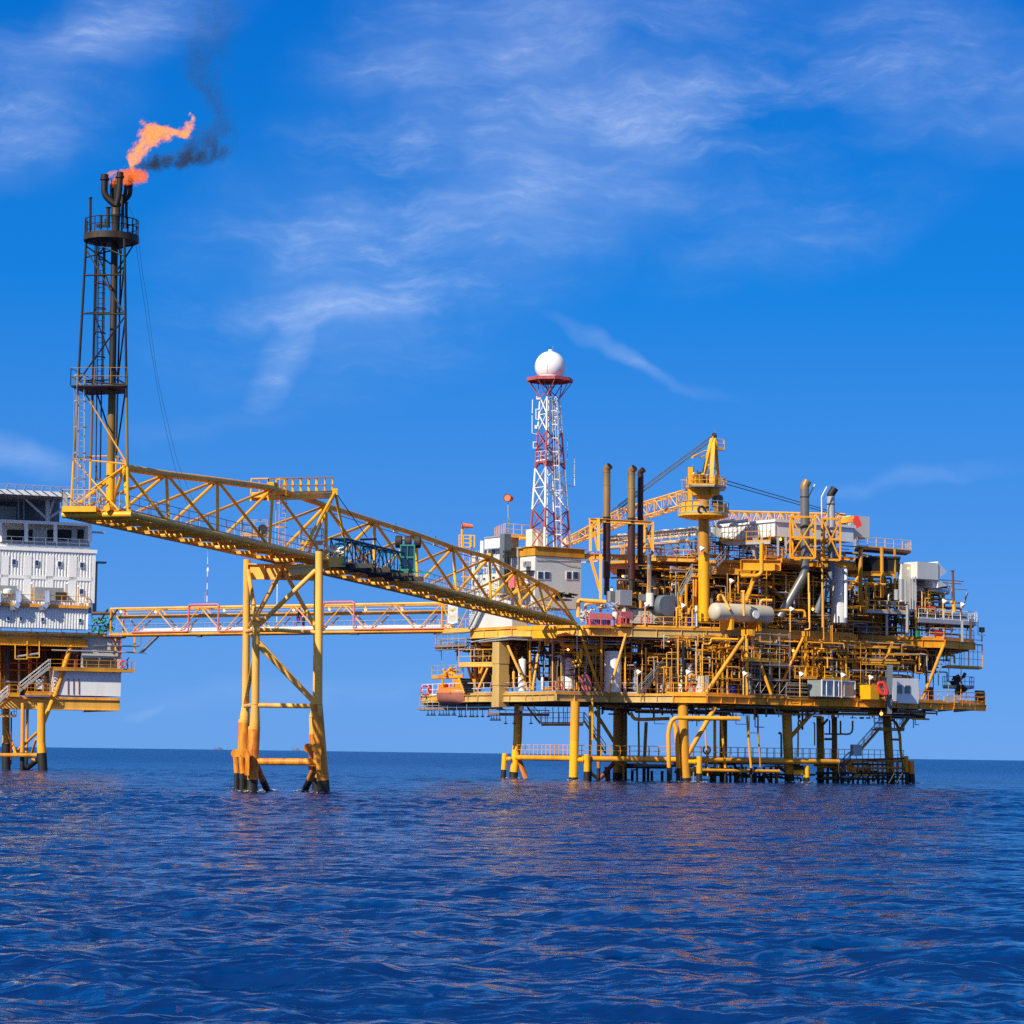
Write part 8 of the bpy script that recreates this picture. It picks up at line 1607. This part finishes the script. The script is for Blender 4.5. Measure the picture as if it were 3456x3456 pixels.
ys_ = thing('striped_stair', 'yellow and black striped stair beside the orange lifeboat', 'staircase', P('Y', 1530, 810, 303)); a_, b_ = P('Y', 1530, 800, 303), P('Y', 1375, 400, 304); part('flight', MB().stair(a_, b_, 1.6, (UX * .9 - LX * .4).normalized(), False), M['yellow'], ys_); st3 = MB()
for i in range(6): p = a_ + (b_ - a_) * ((i + .5) / 6); st3.box(p - V((0, .35, 0)), UX * .72, LX * .1, ZV * .13)
part('dark_riser', st3, M['black'], ys_)
for x in (760, 1060, 1100, 1140, 1190, 1250): pp4('davit_post', MB().tube(P('Y', x, 640, 306), P('Y', x - 10, 420, 306), .12), 'gold')
bh2 = MB().prism([P('D', 75, 880, 312), P('D', 398, 875, 305), P('D', 690, 885, 302), P('D', 690, 885, 302) + LX * 3, P('D', 75, 880, 312) + LX * 2], ZV * -.05); 
fr_b = [PZ(1424, 312.5, Z_C - .45), PZ(1534, 304.5, Z_C - .45), PZ(1632, 302, Z_C - .45)]
for a, b in zip(fr_b, fr_b[1:]): pp4('lifeboat_bay_beam', MB().bar(a - ZV * .05, b - ZV * .05, .12, .55), 'yellow'); pp4('railing', MB().rail([a + ZV * .3, b + ZV * .3], 1.3, 1.5, .04), 'white')
lifering(P('Y', 282, 725, 310.5), V((.3, -1, 0)), 'red life ring at the far left end of the lifeboat bay', .52); lifering(P('Y', 400, 690, 311), V((1, -.4, 0)), 'red life ring seen edge-on beside the first one in the lifeboat bay', .45)
lifering(P('H3', 155, 785, 293.2), V((.3, -1, 0)), 'red life ring on the pole before the grey generator enclosure', .48); lifering(P('E', 1205, 1432, 295), V((.2, -1, 0)), 'dark life ring on the railing of the low catwalk', .4, 'brownred'); lifering(P('D', 1445, 785, 292), V((.5, -1, 0)), 'red life ring before the wide white vessel on the cellar deck', .5); lifering(P('E', 1043, 822, 291), V((.2, -1, 0)), 'red life ring beside the pale grey cabinet on the cellar deck', .45)
def resc(label, z, pts, d, r, mat, mesh=True):
    q = [P(z, x, y, d + (i % 2) * .1) for i, (x, y) in enumerate(pts)]; t = thing('rescue_frame', label, 'rescue frame', q[0], 'red rescue frames'); part('ring', MB().pipe(q + [q[0], q[1]], r, 8, bend=.3), M[mat], t)
    c = sum(q, V((0, 0, 0))) / len(q); nt = MB()
    for k in range(len(q)): nt.tube(q[k], c, .03, n=4)
    part('net', nt, M['slate'], t)
resc('red rescue frame with netting leaning against the grey column', 'G', [(935, 658), (985, 655), (1018, 735), (1015, 758), (965, 755), (940, 700)], 300.5, .2, 'red'); resc('pinkish red rescue frame beside the wide white vessel at the deck edge', 'D', [(1680, 690), (1735, 690), (1760, 790), (1755, 830), (1700, 825), (1675, 740)], 290.6, .2, 'pink')
# ================================================================ LAMPS
def floodlight(label, z, x, yb, yt, d, mat='tan', head=(1, 0)):
    a, b = P(z, x, yb, d), P(z, x, yt, d); t = thing('floodlight', label, 'floodlight', a, 'floodlights on yellow poles'); part('pole', MB().tube(a, b, .07), M[mat], t)
    c = b + UX * .18 * head[0]; part('lamp_head', MB().lathe(c, (UX * .5 * head[0] - ZV * .6 - V((0, .5, 0))), [(.12, -.3), (.2, -.1), (.32, .12), (.33, .2)], 14), M['white'], t)
for args in (('white floodlight at the foot of the long grey stair', 'E', 508, 860, 650, 291), ('white floodlight left of the pale grey cabinet', 'E', 1003, 870, 650, 291), ('white floodlight beside the four blue drums', 'E', 1572, 878, 665, 292), ('white floodlight before the stacked scaffold boards', 'F', 965, 1700, 1330, 296.5), ('white floodlight before the glazed booth', 'F', 1645, 1715, 1345, 299), ('white floodlight on top of the bright yellow box', 'G', 862, 672, 610, 300), ('white floodlight at the left end of the white railed platform', 'C', 1552, 1215, 1090, 308), ('white floodlight right of the grey vent mast', 'C', 1690, 1190, 1115, 312), ('white floodlight over the generator enclosure life ring', 'H3', 152, 905, 500, 293), ('white floodlight on the pole left of the crane column', 'H3', 835, 935, 520, 294.5), ('white floodlight among the valves above the drum', 'F', 808, 640, 270, 296.5), ('floodlight on the tall pole left of the separator drum', 'H3', 1735, 470, 60, 297), ('floodlight on the short pole right of the maroon stack', 'H3', 650, 240, 120, 299), ('floodlight on the crane column front', 'B', 1282, 1290, 1245, 294.6)): floodlight(*args)
for i, (z, x, y, d, lab) in enumerate((('D', 1540, 425, 296, 'small lit orange lamp under the deck beside the big yellow elbow pipe'), ('E', 822, 338, 295, 'small lit orange lamp beside the hanging yellow cage'), ('F', 1175, 275, 299, 'small lit orange lamp before the tall white column vessel'), ('F', 855, 950, 298, 'small lit orange lamp on the brace right of the tall scaffold'), ('G', 1300, 495, 313, 'small lit orange lamp under the right end of the main deck'), ('G', 965, 925, 301, 'bright orange lamp under the cellar deck beside the grey column'), ('H2', 1060, 580, 296, 'small lit orange lamp behind the ribbed radiator'), ('H2', 1300, 290, 297, 'lit orange lamp between the two brown exhaust stacks'), ('H2', 110, 1885, 293, 'small lit orange lamp under the flare bridge landing'), ('C', 305, 615, 299, 'lit orange lamp under the right air cooler bank'), ('C', 1285, 835, 309, 'lit orange lamp on the rust stained white casing'))):
    p = P(z, x, y, d); t = thing('lit_lamp', lab, 'lamp', p, 'lit orange lamps on the platform'); part('bulb', MB().sphere(p, .17 if i == 5 else .12, 8, 6), M['bulb'], t); part('bracket', MB().tube(p, p + ZV * .4, .03, n=5).lathe(p + ZV * .12, ZV, [(.2, 0), (.06, .15)], 8), M['gold'], t)
for i, (x, y, lab) in enumerate(((1072, 1012, 'white round floodlight under the cellar deck beside the leftmost leg'), )):
    p = P('D', x, y, 299); t = thing('underdeck_light', lab, 'floodlight', p); part('lamp_head', MB().lathe(p, V((-.3, -1, -.3)), [(.15, -.3), (.3, 0), (.3, .1)], 14), M['cream'], t)
